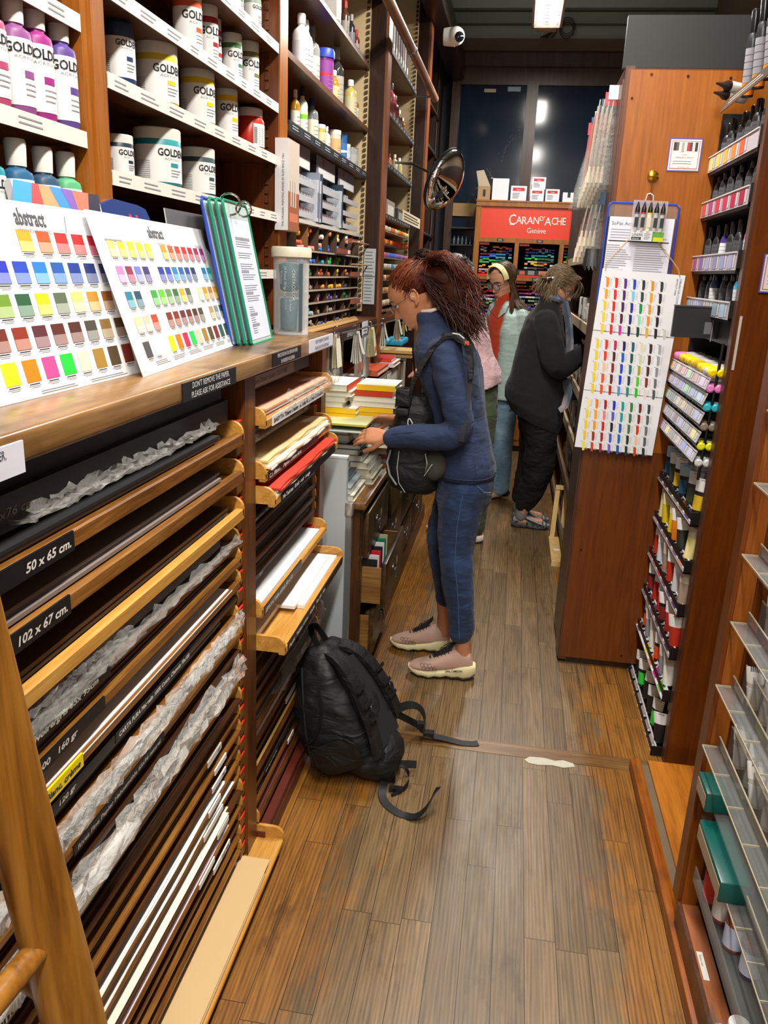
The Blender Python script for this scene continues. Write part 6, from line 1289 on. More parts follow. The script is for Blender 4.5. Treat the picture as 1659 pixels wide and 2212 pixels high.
for ri, (z, cs, nm) in enumerate(up):
    for k in range(6):
        for back in (0, 1):
            c = cs[k % len(cs)]; body = c if (c and k % 3 == 0 and ri >= 2) else '#1b1b1e'; key = (body, c)
            if key not in tp: tp[key] = tube_proto(body, '#d8d8dc' if body != '#1b1b1e' else '#4c4c50', c if body == '#1b1b1e' else None, 'up')
            place(tp[key], (.70+.05*back+random.uniform(-.004, .004), 2.80+k*.108+random.uniform(-.01, .01)+.03*back, z-.046), (0, random.uniform(-.05, .05), random.uniform(-1, 1)), 'black-capped tube, %s from the viewer, %s row, %s tier of the tube rack' % (ORD[k], ['front', 'rear'][back], nm), 'upright paint tubes in the upper tube rack', scale=1.0)
lo = [(.937, [('#1b1b1e', '#e4e4e4', '#d8b020'), ('#2c3028', '#d8d8d8', '#3c4434'), ('#1b1b1e', '#9ab8c8', '#205070')], 'first'), (.765, [('#e8d890', '#c8c0a0', None), ('#26282a', '#e4e4e4', '#30342c'), ('#e07818', '#e4e0dc', None), ('#f0c810', '#e4e0d8', None), ('#c8b020', '#d8d0a0', None)], 'second'), (.603, [('#a08878', '#c8b8a8', None), ('#c8c8cc', '#e4e4e4', None), ('#b03018', '#e4e4e4', None)], 'third'), (.435, [('#b83020', '#e4e4e4', None), ('#a82820', '#e4e4e4', None), ('#1b1b1e', '#e4e4e4', '#802020')], 'fourth'), (.267, [('#e8e4dc', '#b8b0a8', None), ('#8a9098', '#c8c8cc', None), ('#1b1b1e', '#e4e4e4', '#e85020')], 'fifth'), (.034, [('#1b1b1e', '#e8e8e8', None), ('#1b1b1e', '#e8e8e8', '#30c040'), ('#1b1b1e', '#dcdcdc', None)], 'bottom')]
for ri, (z, cs, nm) in enumerate(lo):
    for k in range(6):
        for back in (0, 1):
            b, tc_, bd = cs[(k+back) % len(cs)]; key = (b, tc_, bd, 'd')
            if key not in tp: tp[key] = tube_proto(b, tc_, bd, 'down', .145, .02)
            place(tp[key], (.675+.055*back, 2.81+k*.108+random.uniform(-.012, .012), z-.034), (random.uniform(-.08, .08), random.uniform(-.12, .02), random.uniform(.7, 1.4)), 'cap-down paint tube, %s from the viewer, %s row, %s lower rack tier' % (ORD[k], ['front', 'rear'][back], nm), 'paint tubes in the lower tube rack')
# markers lying in the wire trays
mk = {}
for z, cs, nm in ((1.392, ['#f0d010', '#f0cc10', '#c8a818', '#f0d418', '#e8c818', '#f080c0'], 'yellow'), (1.342, ['#f088d0', '#e868b8', '#e878c8', '#f098d8', '#2858c8', '#e888d0'], 'pink'), (1.28, ['#30a8c0', '#28b0b8', '#30b8c8', '#2890d0', '#3868c0', '#4858b0'], 'turquoise'), (1.216, ['#6a5c50', '#7a6a5c', '#8a7c6c', '#a09888', '#508858', '#4c7c54'], 'grey brown'), (1.151, ['#e8e820', '#e0e018', '#f0f020', '#b0b0ac', '#98989c', '#888890'], 'bright yellow'), (1.095, ['#d8d8d8', '#e0e0e0', '#c8c8cc', '#50b858', '#d85080', '#e0a0b0'], 'white')):
    for k in range(6):
        c = cs[k]
        if c not in mk:
            o = thing('paint_marker', 'x', 'marker', (0, 0, 0)); R_ = rotm(0, PI/2, 0); mb = MB(); mb.lathe([(.0125, 0), (.0125, .07)], clear('marker_barrel', '#c8c8cc', .45, .15), 14, R_); part(o, 'barrel', mb); mb = MB(); mb.lathe([(.008, -.034), (.0135, -.03), (.014, .002), (.0128, .004)], M(c, .35), 16, R_); part(o, 'cap', mb); mb = MB(); mb.lathe([(.0075, 0), (.0075, .07)], M(c, .5), 10, R_); part(o, 'ink_core', mb); mk[c] = o
        for l in (0, 1):
            place(mk[c], (.668+.0*l, 2.79+k*.108+l*.045, z+.012+.004), (0, random.uniform(-.08, .02), random.uniform(-.1, .1)), 'paint marker, %s from the viewer in the wire tray of %s markers' % (ORD[2*k+l], nm), 'paint markers in the wire trays')
for r_, (z, c) in enumerate(((1.392, '#f0d010'), (1.342, '#f088d0'), (1.28, '#30b8c8'), (1.216, '#8a7c6c'), (1.151, '#e8e820'), (1.095, '#d8d8d8'))):
    for k in range(3): place(mk[c], (.645+.027*k, 2.79, z+.014), (0, 0, PI/2), 'paint marker end facing the viewer, %s from the aisle in the %s wire tray' % (ORD[k], ORD[r_]), 'paint markers in the wire trays')
# extra top rail with two white liners and tall tubes
mb = MB(); T = frame((.655, 3.30, 2.262), (0, -1, 0), (.012, 0, .04)); mb.box((0, 0, -.003), (.6, .04, 0), M('#4a4038', .35), T); mb.lines(.1, .01, .55, .03, 2, M('#b8a898', .5), T); solo('shelf_rail', mb, 'brown label rail at the very top right of the tube rack', 'rail')
for i, (y, z) in enumerate(((3.34, 2.36), (3.36, 2.335))):
    o = thing('liner_bottle', ['upper white liner bottle with black nozzle poking over the top rail', 'lower white liner bottle with black nozzle poking over the top rail'][i], 'bottle', (.7, y, z), 'liner bottles on the top rail'); Tm_ = Matrix.Translation((.74, y-.03, z-.02)) @ rotm(0, -PI/2+.1, .35)
    mb = MB(); mb.lathe([(.017, 0), (.017, .07)], M('#e8e4dc', .4), 16, Tm_); part(o, 'body', mb); mb = MB(); mb.lathe([(.017, .07), (.0165, .085), (.008, .10), (.003, .125)], M('#2a1c18', .3), 16, Tm_); part(o, 'nozzle', mb)
for k in range(4):
    if k == 0: tt = tube_proto('#26262a', '#8c8c92', '#f08018', 'up', .26, .019)
    place(tt, (.71, 2.78+k*.13, 2.29), (0, -.1, .3*k), 'tall tube with orange band, %s from the viewer above the top rail' % ORD[k], 'tall tubes above the top rail')
# ---------------- red-brown panel, post and low base
t = thing('partition_panel', 'tall red-brown wooden partition panel right of the tube rack', 'panel', (.75, 2.72, 0))
mb = MB(); mb.box((.675, 2.70, .0), (1.5, 2.735, 2.75), W_PANELD); part(t, 'panel_board', mb)
mb = MB(); mb.box((.671, 2.698, .0), (.68, 2.737, 2.75), W_EDGE); part(t, 'edge_strip', mb)
mb = MB(); T = frame((.688, 2.698, 1.425), (.0, 0, 1), (-1, 0, 0)); mb.box((0, -.004, 0), (.165, .004, .001), M('#c8c0bc', .5), T); solo('tape_strip', mb, 'thin vertical strip of white tape on the red-brown panel', 'tape')
t = thing('shop_fixture', 'reddish wooden post and low base carrying the clear tube rack at the right edge', 'fixture', (.6, 1.8, 0))
mb = MB(); mb.box((.556, 1.865, .10), (.612, 1.92, 2.75), W_POST if False else W_PANELD); mb.box((.566, 1.858, .10), (.603, 1.865, 2.75), wood('post_ridge', ['#6a3208', '#8e4c12', '#a4601e'], 'Z', 1, .3)); part(t, 'post', mb)
mb = MB(); mb.box((.612, 1.87, .0), (1.4, 1.90, 2.75), W_PANELD); part(t, 'partition', mb)
mb = MB(); mb.bevbox((.542, .6, 0), (.578, 2.64, .045), .006, W_PLINTH); part(t, 'front_rail', mb)
mb = MB(); mb.box((.578, .6, 0), (.605, 2.63, .028), M('#6b5a44', .5, var=.2)); part(t, 'worn_strip', mb)
mb = MB(); mb.box((.605, 1.92, 0), (1.4, 2.64, .04), wood('orange_base_board', ['#8a4a0e', '#b06a1c', '#c07c2a'], 'Y', .8, .35)); part(t, 'base_board', mb)
mb = MB(); mb.box((.556, .6, .045), (.566, 1.86, .115), W_EDGE); mb.box((.566, .6, .09), (.61, 1.86, .11), wood('base_ledge', ['#8a4a28', '#a8643c', '#b87850'], 'Y', .8, .4)); part(t, 'ledge', mb)
mb = MB(); mb.box((.65, .4, .0), (.66, 1.865, .5), M('#14100c', .6)); mb.box((1.0, .4, .5), (1.02, 1.865, 2.75), M('#2a221c', .6)); part(t, 'inner_back', mb)
for i, (y, s) in enumerate(((1.70, 'Gesso mat'), (1.50, 'Pouring'))):
    mb = MB(); T = frame((.572, y, .1105), (0, -1, 0), (1, 0, 0)); mb.box((0, 0, 0), (.085, .014, .0008), M('#e8e4dc', .5), T); mb.text(s, .01, .004, .008, INK, T, z=.001); solo('price_label', mb, '%s white price label stuck on the low wooden ledge' % ['farther', 'nearer'][i], 'label')
# clear acrylic tiers
ACR = clear('acrylic', '#8c8e8c', .05, .06, fac=.4); ACE = M('#a89c84', .2)
t = thing('clear_rack', 'clear acrylic stepped rack of white paint tubes at the right picture edge', 'rack', (.7, 1.3, .3))
tw = None
rows = [(1.425, .556), (1.262, .556), (1.093, .558), (.925, .560), (.759, .552), (.593, .546), (.40, .56)]
for i, (z, x) in enumerate(rows):
    ya, yb = (1.85, .75) if i < 6 else (1.56, .75)
    mb = MB(); mb.box((x, yb, z-.003), (x+.035, ya, z), ACR); mb.box((x+.035, yb, z-.003), (x+.0375, ya, z+.028), ACR); mb.box((x+.06, yb, z-.04), (x+.062, ya, z+.06), ACR)
    mb.box((x+.04, yb, z-.05), (x+.15, ya, z-.047), ACR)
    for (p, q) in (((x-.001, yb, z-.003), (x+.001, ya, z+.0005)), ((x+.035, yb, z+.027), (x+.0385, ya, z+.0295)), ((x+.0595, yb, z+.058), (x+.0625, ya, z+.061))): mb.box(p, q, ACE)
    n = 9
    for k in range(n+1): y = yb+(ya-yb)*k/n; mb.box((x, y-.001, z-.004), (x+.035, y+.001, z+.0008), ACE); mb.box((x+.062, y-.001, z-.045), (x+.15, y+.001, z+.05), ACR)
    part(t, 'acrylic_tier', mb)
    mb = MB(); random.seed(40+i)
    cs = [['#f0e060', '#e8e8d8'], ['#78c828', '#4858a0', '#d84030'], ['#c8b0c0', '#d0d0cc'], ['#b02048', '#e08080', '#d03030'], ['#a8c820', '#587828', '#c07818', '#385070'], ['#c8b898', '#b04040', '#d8d8d4'], ['#d0b020', '#c8c8c4']][i]
    y = ya-.01
    while y > yb+.08: L_ = random.uniform(.05, .12); mb.box((x+.0385, y-L_, z+.004), (x+.0395, y, z+.022), M(random.choice(cs+['#e4e4de']), .5)); y -= L_+random.uniform(.0, .05)
    part(t, 'label_strip', mb)
    for k in range(5):
        if tw is None: tw = tube_proto('#c8c4bc', '#e8e8e6', '#e0deda', 'down', .13, .016)
        for l in (0, 1):
            place(tw, (x+.08+.03*l, ya-.05-k*.075-l*.035, z-.045), (random.uniform(-.15, .15), random.uniform(-.15, .1), random.uniform(.5, 1.4)), 'white-ended tube in the %s clear tier, %s along from the post' % (ORD[i], ORD[2*k+l]), 'white paint tubes in the clear rack')
# green boxes and jars under the clear rack
for (x0, y0, x1, y1, z0, z1, lb) in ((.545, 1.745, .603, 1.838, .475, .527, 'short dark teal box under the lowest long clear tier'), (.54, 1.535, .606, 1.75, .40, .452, 'long teal wooden box with grey top, nearest the viewer'),):
    mb = MB(); mb.bevbox((x0, y0, z0), (x1, y1, z1), .003, M('#0b4f49', .3, var=.35, vscale=14)); mb.box((x0-.0008, y0+.005, z0+.006), (x0, y1-.005, z1-.012), M('#a8947c', .5)); solo('teal_box', mb, lb, 'box', 'teal boxes on the right')
mb = MB(); mb.box((.57, .9, .395), (.66, 1.86, .40), ACR); mb.box((.57, .9, .468), (.66, 1.86, .474), ACR); mb.box((.545, 1.2, .30), (.60, 1.72, .304), ACR); mb.box((.540, 1.2, .30), (.544, 1.72, .34), ACR); mb.box((.56, 1.0, .115), (.62, 1.5, .118), ACR); mb.box((.556, 1.0, .115), (.559, 1.5, .17), ACR); solo('acrylic_bin', mb, 'clear acrylic bins holding jars at the lower right', 'bin')
for i, (x, y, z, r, h, c, cap, lb, d) in enumerate(((.572, 1.66, .305, .024, .10, '#b8201c', '#e8e8ea', '#c83028', 'red jar with white lid below the teal boxes'), (.578, 1.60, .305, .022, .09, '#8c2420', '#c8a050', '#e0dcdc', 'dark red jar with gold rim beside the red jar'), (.584, 1.52, .305, .023, .085, '#7a3a34', '#5a3c38', '#b8c0dc', 'brown-lidded jar with bluish label'), (.590, 1.42, .118, .022, .085, '#1f4a38', '#e0e0e2', '#c8d0e0', 'green jar with white lid low in the right corner'), (.592, 1.345, .118, .026, .085, '#17171a', '#c8a848', '#dcdcd8', 'black jar with gold lid at the bottom right edge'), (.60, 1.45, .305, .022, .09, '#2c2c60', '#a83040', '#c0c8e0', 'jar with red lid and blue label behind the clear bin'))):
    o = flask('j', y, r, z, h, c, lb, cap, d, x=x, cat='jar', name='paint_jar'); o['group'] = 'jars in the clear bins'
# ================================================================ CHEST, BOOKS, PADS
mb = MB(); mb.box((-.99, 2.84, 0), (-.563, 2.868, 1.015), M('#b4bcc0', .35)); mb.box((-.99, 2.838, 1.010), (-.561, 2.87, 1.018), M('#d0d4d6', .3))
solo('display_board', mb, 'plain pale grey panel standing between the paper rack and the drawer chest', 'panel')
mb = MB(); mb.box((-.563, 2.845, 0), (-.542, 2.87, .837), M('#8c8f8e', .35, .6)); mb.bevbox((-.566, 2.838, .79), (-.538, 2.872, .842), .002, M('#b0b0ac', .3, .7)); solo('metal_edge', mb, 'grey metal edge profile beside the pale panel', 'profile')
t = thing('drawer_chest', 'old dark wooden chest of drawers with some drawers pulled open', 'chest', (-.9, 4.2, 0))
CH = M('#3a2010', .4)
mb = MB(); mb.bevbox((-1.36, 2.98, .775), (-.512, 5.5, .805), .006, W_COUNTER if False else wood('chest_top', ['#4a2c12', '#7a5226', '#94703c'], 'Y', .8, .35, wear='#2f1a0a')); part(t, 'top', mb)
mb = MB(); mb.box((-1.36, 3.02, .0), (-.54, 3.07, .775), wood('chest_side', ['#2c180a', '#4a2c14', '#5e3a1c'], 'Z', 1, .35)); part(t, 'side_panel', mb)
mb = MB(); mb.box((-1.34, 3.07, .0), (-.56, 5.5, .03), CH); mb.box((-1.36, 3.07, 0), (-1.3, 5.5, .775), CH); mb.box((-.56, 3.04, 0), (-.518, 5.5, .10), W_CHEST); mb.box((-.56, 3.04, .745), (-.53, 5.5, .775), W_CHEST); 
for y in (3.07, 3.66, 4.22, 4.8, 5.44): mb.box((-1.3, y-.015, .1), (-.535, y+.015, .75), W_CHEST)
part(t, 'carcass', mb)
RN = 0
for ci, ya in enumerate((3.09, 3.68, 4.24, 4.82)):
    yb = ya+.54
    for ri, (z0, z1) in enumerate(((.545, .735), (.325, .52), (.11, .30))):
        out = {(0, 0): .02, (0, 1): .10, (0, 2): .055, (1, 0): .03, (1, 1): .01, (1, 2): .0, (2, 0): .06}.get((ci, ri), .008)
        xf = -.535+out; mb = MB(); mb.bevbox((xf-.02, ya, z0), (xf, yb, z1), .003, W_CHEST); o = part(t, 'drawer', mb)
        mb = MB(); mb.box((xf-.4, ya+.012, z0+.01), (xf-.02, ya+.022, z1-.025), W_CHESTIN); mb.box((xf-.4, yb-.022, z0+.01), (xf-.02, yb-.012, z1-.025), W_CHESTIN); mb.box((xf-.4, ya+.02, z0+.012), (xf-.02, yb-.02, z0+.02), W_CHESTIN)
        c = part(o, 'drawer_box', mb); 
        zc = (z0+z1)/2; yc = (ya+yb)/2-.06; Tn = Matrix.Translation((xf, yc, zc+.01)) @ rotm(0, PI/2, 0)
        mb = MB(); mb.lathe([(.016, 0), (.016, .004), (.008, .012), (.001, .013)], STEEL, 16, Tn); mb.tube([(xf+.012, yc+.022*math.sin(a), zc-.012-.022*math.cos(a)) for a in [i*PI/7 for i in range(14)]], .0032, STEEL, 8, closed=True); part(o, 'ring_pull', mb)
        mb = MB(); mb.box((xf, yc+.09, zc-.012), (xf+.0015, yc+.13, zc+.02), STEEL); mb.box((xf+.001, yc+.095, zc-.006), (xf+.002, yc+.125, zc+.014), M('#c8b890', .6)); part(o, 'label_frame', mb)
# folders in the open drawer
for k, (c, n) in enumerate((('#1c1c1e', 'black'), ('#e0e0e0', 'white'), ('#c82028', 'red'), ('#1e1e22', 'charcoal'), ('#e8e8ea', 'pale'), ('#188058', 'green'), ('#d8d0b8', 'cream'))):
    mb = MB(); mb.box((-.72, 3.13+k*.045, .34), (-.48, 3.137+k*.045, .52+.004*k), M(c, .5)); solo('folder', mb, '%s folder filed upright in the open middle drawer' % n, 'folder', 'folders in the open drawer')
# book piles. (x0, y0, w, d, z0, h, cover, spine colour, rot)
PG = M('#e4dfce', .7, bump=.2, bscale=400)
def book(x0, y0, x1, y1, z, h, spine, label, cover='#e6e2d4', side='y', rot=0., name='sketchbook', cat='book', grp='sketchbooks piled on the chest', spiral=False):
    o = thing(name, label, cat, ((x0+x1)/2, (y0+y1)/2, z), grp)
    cv = M(cover, .5); mb = MB(); mb.box((x0, y0, z), (x1, y1, z+.0022), cv); mb.box((x0, y0, z+h-.0022), (x1, y1, z+h), cv)
    part(o, 'cover', mb)
    if spine:
        mb = MB()
        if side == 'y': mb.box((x0, y0-.001, z), (x1, y0+.003, z+h), M(spine, .45))
        else: mb.box((x1-.003, y0, z), (x1+.001, y1, z+h), M(spine, .45))
        part(o, 'spine', mb)
    mb = MB(); mb.box((x0+.004, y0+.003, z+.0022), (x1-.004, y1-.003, z+h-.0022), PG); part(o, 'page_block', mb)
    if spiral:
        mb = MB()
        for k in range(18): y = y0+.01+(y1-y0-.02)*k/17; mb.tube([(x1+.006*math.cos(a), y, z+h/2+(h/2+.004)*math.sin(a)) for a in [i*PI/5 for i in range(10)]], .0012, M('#d8d8d4', .3, .5), 5, closed=True)
        part(o, 'wire_binding', mb)
    if rot:
        o.rotation_euler = (0, 0, rot)
    return o
zb = .805
# base pile: notebooks and pads
for i, (x0, y0, x1, y1, h, c) in enumerate(((-.86, 2.98, -.56, 3.24, .03, '#d8d4c4'), (-.84, 2.98, -.575, 3.22, .028, '#8c949c'), (-.86, 3.0, -.60, 3.24, .022, '#5a6a78'), (-.88, 2.99, -.62, 3.22, .03, '#7c8890'))):
    book(x0, y0, x1, y1, zb, h-.002, None, '%s grey-blue pad from the bottom, behind the pale panel' % ORD[i], c, name='paper_pad', cat='pad', grp='pads behind the pale panel'); zb += h
zb = .805
for i, (x0, y0, x1, y1, h, c, sp, spi) in enumerate(((-.80, 3.27, -.535, 3.55, .03, '#ded8bc', None, 0), (-.80, 3.28, -.55, 3.55, .034, '#e0dcc8', None, 1), (-.82, 3.27, -.56, 3.52, .03, '#d4d0bc', None, 1), (-.84, 3.27, -.58, 3.5, .03, '#5a5c58', None, 0), (-.86, 3.26, -.60, 3.5, .024, '#b8c0c4', None, 0), (-.87, 3.26, -.59, 3.5, .022, '#3c4648', None, 0))):
    book(x0, y0, x1, y1, zb, h-.002, sp, '%s from the bottom of the spiral-bound pads beside the hands' % ORD[i].capitalize().replace('F', 'f').replace('S', 's').replace('T', 't'), c, name='spiral_pad', cat='pad', grp='spiral pads near the hands', spiral=bool(spi)); zb += h
for i in range(7):
    book(-.66+.004*(i % 2), 3.6, -.53, 3.8, .805+i*.02, .018, ['#e89030', None, '#c83828', None, '#e8a050', None, '#8c8c8c'][i], 'small %s notebook, %s up in the low stack behind the spiral pads' % (['orange', 'white', 'red', 'cream', 'amber', 'ivory', 'grey'][i], ORD[i]), ['#e4e0d4', '#e8e4dc'][i % 2], grp='small notebooks behind the spiral pads')
# support block of lying pads under the tall piles
zb = .805
for i in range(9):
    book(-1.06, 3.26+.006*(i % 3), -.64-.008*(i % 2), 3.56, zb, .0285, None, 'large cream pad, %s up under the yellow-spined books' % ORD[i], ['#d8d4c0', '#e2dfd0', '#b8b8ac', '#dcd8c8'][i % 4], name='paper_pad', cat='pad', grp='large pads under the yellow books'); zb += .0295
z0 = 1.075
Y = '#f2c006'
pile1 = [(-.86, -.62, Y, 'lowest yellow-spined book of the left pile'), (-.86, -.62, Y, 'second yellow-spined book of the left pile'), (-.875, -.675, None, 'third book of the left pile, all cream'), (-.88, -.665, None, 'fourth book of the left pile, all cream'), (-.885, -.64, None, 'fifth book of the left pile with rounded cream edge')]
z = z0
for i, (a, b, sp, d) in enumerate(pile1):
    h = .022; book(a, 3.28, b, 3.53, z, h, sp, d+', left of the woman'); z += h+.0015
book(-.885, 3.27, -.655, 3.54, z, .026, '#cf3a20', 'topmost cream book of the left pile with bright red spine', side='x'); 
z = z0
for i, (a, b, sp, d) in enumerate(((-.655, -.475, Y, 'lowest yellow-spined book of the right pile'), (-.655, -.475, Y, 'second yellow-spined book of the right pile'), (-.665, -.465, None, 'third book of the right pile, cream'), (-.67, -.46, None, 'fourth book of the right pile, cream'), (-.645, -.48, '#cc3416', 'red-spined book, second from the top of the right pile'), (-.635, -.47, Y, 'topmost book of the right pile with yellow spine'))):
    h = .021 if i < 4 else .0235; book(a, 3.36, b, 3.58, z, h, sp, d+', beside the woman\'s backpack'); z += h+.0015
zb = .945
for i in range(4): book(-.69+.004*i, 3.57-.2, -.49, 3.6, zb, .030, None, 'cream pad, %s up under the right pile' % ORD[i], '#dedac8', name='paper_pad', cat='pad', grp='pads under the right pile'); zb += .0315
# further books and packs deeper in the bay
random.seed(9)
for i, (x0, y0, x1, y1, z, h, c, sp, d) in enumerate(((-.95, 3.62, -.68, 3.9, 1.13, .02, '#c8b8c8', '#6878a8', 'mauve patterned pad behind the red-spined book'), (-1.1, 3.9, -.75, 4.2, 1.12, .03, '#d8d0cc', '#8c8484', 'grey white pack of paper under the clear bags'), (-1.1, 4.3, -.70, 4.7, 1.13, .03, '#c04820', '#b05030', 'flat orange pad deeper in the bay'), (-1.05, 4.75, -.68, 5.05, 1.13, .025, '#d8d4d0', '#c8c4c0', 'white pad beyond the orange pad'), (-1.02, 4.78, -.70, 5.0, 1.157, .022, '#c02028', '#c83020', 'red book lying on the white pad'), (-.98, 5.1, -.62, 5.35, 1.18, .018, '#c8a468', '#b08c54', 'upper kraft notebook with dark print near the woman\'s chest'), (-.98, 5.1, -.62, 5.35, 1.155, .018, '#b8965c', '#8c6c44', 'lower kraft notebook near the woman\'s chest'))):
    book(x0, y0, x1, y1, z, h, sp, d, c, grp='pads lying deeper in the bay')
mb = MB(); mb.box((-1.2, 3.62, .805), (-.70, 5.45, 1.115), M('#2a1a10', .5)); mb.box((-.70, 3.62, .805), (-.698, 5.45, 1.115), M('#7c7468', .6))
for k in range(9): mb.box((-.698, 3.64+k*.2, .82), (-.695, 3.8+k*.2, 1.1), M(['#c8c4b8', '#8a8478', '#d4d0c4'][k % 3], .6))
solo('paper_packs', mb, 'low block of stacked paper packs behind the book piles', 'packs')
# grey mounted boards standing upright under the shelf rail, clear bags
for i in range(7):
    y = 3.36+i*.075; mb = MB(); mb.box((-1.1, y, 1.14), (-.80, y+.045, 1.36-.012*(i % 2)), M(['#7c7a78', '#4a443e', '#5c5448', '#39342e', '#5a5146', '#3a3630', '#4c463e'][i], .45)); mb.box((-.8, y+.004, 1.14), (-.798, y+.041, 1.35), M(['#8c8a8a', '#645a50', '#6a6052', '#4a443c', '#6c6254', '#4c463e', '#5c564c'][i], .3)); solo('grey_album', mb, 'upright dark grey album, %s from the left below the GENEVE sign' % ORD[i], 'album', 'upright albums below the shelf rail')
mb = MB(); mb.box((-1.2, 3.3, 1.11), (-.78, 5.4, 1.138), M('#3a2a1c', .5)); solo('inner_shelf', mb, 'inner shelf carrying the upright albums and pads', 'shelf')
for i, (y, c, d) in enumerate(((3.95, '#c8a898', 'clear bag with reddish label hanging below the tags'), (4.18, '#c0c4b8', 'tilted clear bag of white cards hanging below the yellow tags'))):
    mb = MB(); T = frame((-.76, y, 1.14), (0, 1, 0), (.0, -.12*i*2, 1)); mb.box((0, 0, 0), (.11, .2, .014), M(c, .5), T); mb.box((-.004, -.004, -.002), (.116, .206, .017), PF, T)
    if i == 0: mb.box((.02, .05, .0172), (.08, .12, .018), M('#c86048', .5), T)
    solo('clear_bag', mb, d, 'bag', 'clear bags under the shelf rail')
mb = MB(); mb.box((-.80, 4.08, 1.24), (-.79, 4.22, 1.38), M('#c04818', .5)); solo('orange_card', mb, 'orange card sheet standing behind the hanging tags', 'card')
# shelf edge above with sign, and rail of clips
t = thing('shelf_edge', 'dark wooden shelf board with pencils on it above the hanging tags', 'shelf', (-1, 3.8, 1.40))
mb = MB(); mb.box((-1.36, 2.80, 1.398), (-.78, 4.66, 1.42), W_SHELFY); mb.box((-.782, 2.80, 1.355), (-.775, 4.66, 1.412), W_DARK); mb.box((-1.36, 4.66, 1.36), (-.79, 6.55, 1.40), W_SHELFY); part(t, 'board', mb)
mb = MB(); mb.box((-.776, 3.36, 1.358), (-.772, 4.06, 1.405), M('#17181a', .35)); T = frame((-.772, 3.38, 1.358), (0, 1, 0), (0, 0, 1)); mb.text('GRIS, BLEUS, OMBRES', .0, .014, .024, M('#e0e0e0', .5), T, xs=.95); mb.text('SENNELIER', .42, .011, .032, M('#e0e0e0', .5), T, xs=.95); part(t, 'lettered_sign', mb, 'black sign lettered SENNELIER')
mb = MB()
for i in range(5): mb.cyl((-.81-.02*i, 3.1+.1*i, 1.426), (-.80-.02*i, 4.2+.08*i, 1.426), .005, M(['#b08850', '#c09a60', '#a87c48'][i % 3], .5), 6)
solo('wooden_dowels', mb, 'thin wooden sticks lying along the shelf in front of the pastels', 'sticks')
mb = MB(); T = frame((-.765, 4.17, 1.27), (0, 1, 0), (0, 0, 1)); mb.box((-.768, 4.16, 1.27), (-.765, 4.31, 1.42), M('#d8d8e4', .5)); mb.lines(.02, .02, .12, .13, 6, M('#4a4c58', .5), T, fill=.3); solo('price_list', mb, 'white printed notice hanging from the shelf edge between the paper tags', 'sign')
mb = MB(); mb.cyl((-.745, 3.55, 1.405), (-.745, 6.0, 1.365), .004, STEEL, 8); solo('clip_rail', mb, 'thin steel rail on which the paper tags hang', 'rail')
def fan(x, y, z, L_, n, spread, cols, label, curl=0., w=.055, mark=None):
    o = thing('sample_tags', label, 'tags', (x, y, z-L_), 'bundles of sample tags on the steel rail')
    for k in range(n):
        a = spread*(k/(max(1, n-1))-.5); mb = MB(); c = M(cols[k % len(cols)], .6); m = 6; vs = []
        for j in range(m+1):
            f = j/m; aa = a*(1+curl*f); yy = y+math.sin(aa)*L_*f+curl*.05*f*f*(1 if k == n-1 else 0); zz = z-math.cos(aa)*L_*f*(1-(.18 if k == n-1 and curl else 0)*f); xx = x+.004*k+.015*f*(k/n)
            vs += [(xx, yy-w/2*(.5+.5*min(1, f*3)), zz), (xx, yy+w/2*(.5+.5*min(1, f*3)), zz)]
        mb.add(vs, [(2*j, 2*j+1, 2*j+3, 2*j+2) for j in range(m)], c)
        if mark and k == n-1: T = frame((xx+.002, y+math.sin(a)*L_*.6, z-L_*.7), (0, 1, 0), (0, 0, 1)); mb.rect(-.015, -.02, .015, .02, .0, M(mark, .5), T)
        part(o, 'paper_strip', mb)
    mb = MB(); mb.tube([(x+.01*math.cos(q), y, z+.014+.014*math.sin(q)) for q in [i*PI/6 for i in range(12)]], .0018, CHROME, 6, closed=True); mb.box((x-.004, y-.018, z-.012), (x+.012, y+.018, z+.002), CHROME); part(o, 'metal_clip', mb)
fan(-.70, 3.22, 1.43, .135, 3, .12, ['#e4dfc8', '#dcd6bc'], 'broad blank cream tag hanging at the end of the near counter', w=.09)
fan(-.735, 3.80, 1.40, .15, 6, .5, ['#d8d4c8', '#c8c8bc', '#e4e2da'], 'grey-white sample tags with one long strip curling to the right', .6)
fan(-.735, 4.20, 1.395, .15, 6, .4, ['#e4dcb0', '#e8e0b8', '#e0dcc0'], 'yellowish sample tags with an orange blot', .0, w=.07, mark='#e87818')
fan(-.735, 4.62, 1.39, .14, 4, .55, ['#d4d0bc', '#e8e6dc'], 'cream sample tags with a white strip curling right, written in black', .7)
fan(-.735, 5.15, 1.385, .13, 6, .8, ['#c8c0a0', '#b8ac88', '#d8d8c8'], 'wide fan of beige sample tags beside the woman\'s face', .2, w=.08)
fan(-.735, 5.5, 1.38, .12, 3, .6, ['#d8c880', '#e0d8b0'], 'yellow sample tags nearest the woman\'s chin', .2)
mb = MB(); mb.box((-1.3, 4.7, 1.06), (-.95, 6.5, 1.36), M('#0e0d0c', .6)); solo('dark_cupboard', mb, 'dark open cupboard under the far shelves', 'cupboard')
mb = MB(); mb.bevbox((-.95, 5.4, 1.2), (-.72, 5.7, 1.24), .01, M('#1f9cc8', .4)); solo('blue_pack', mb, 'blue and green pack beside the woman\'s jacket', 'pack')
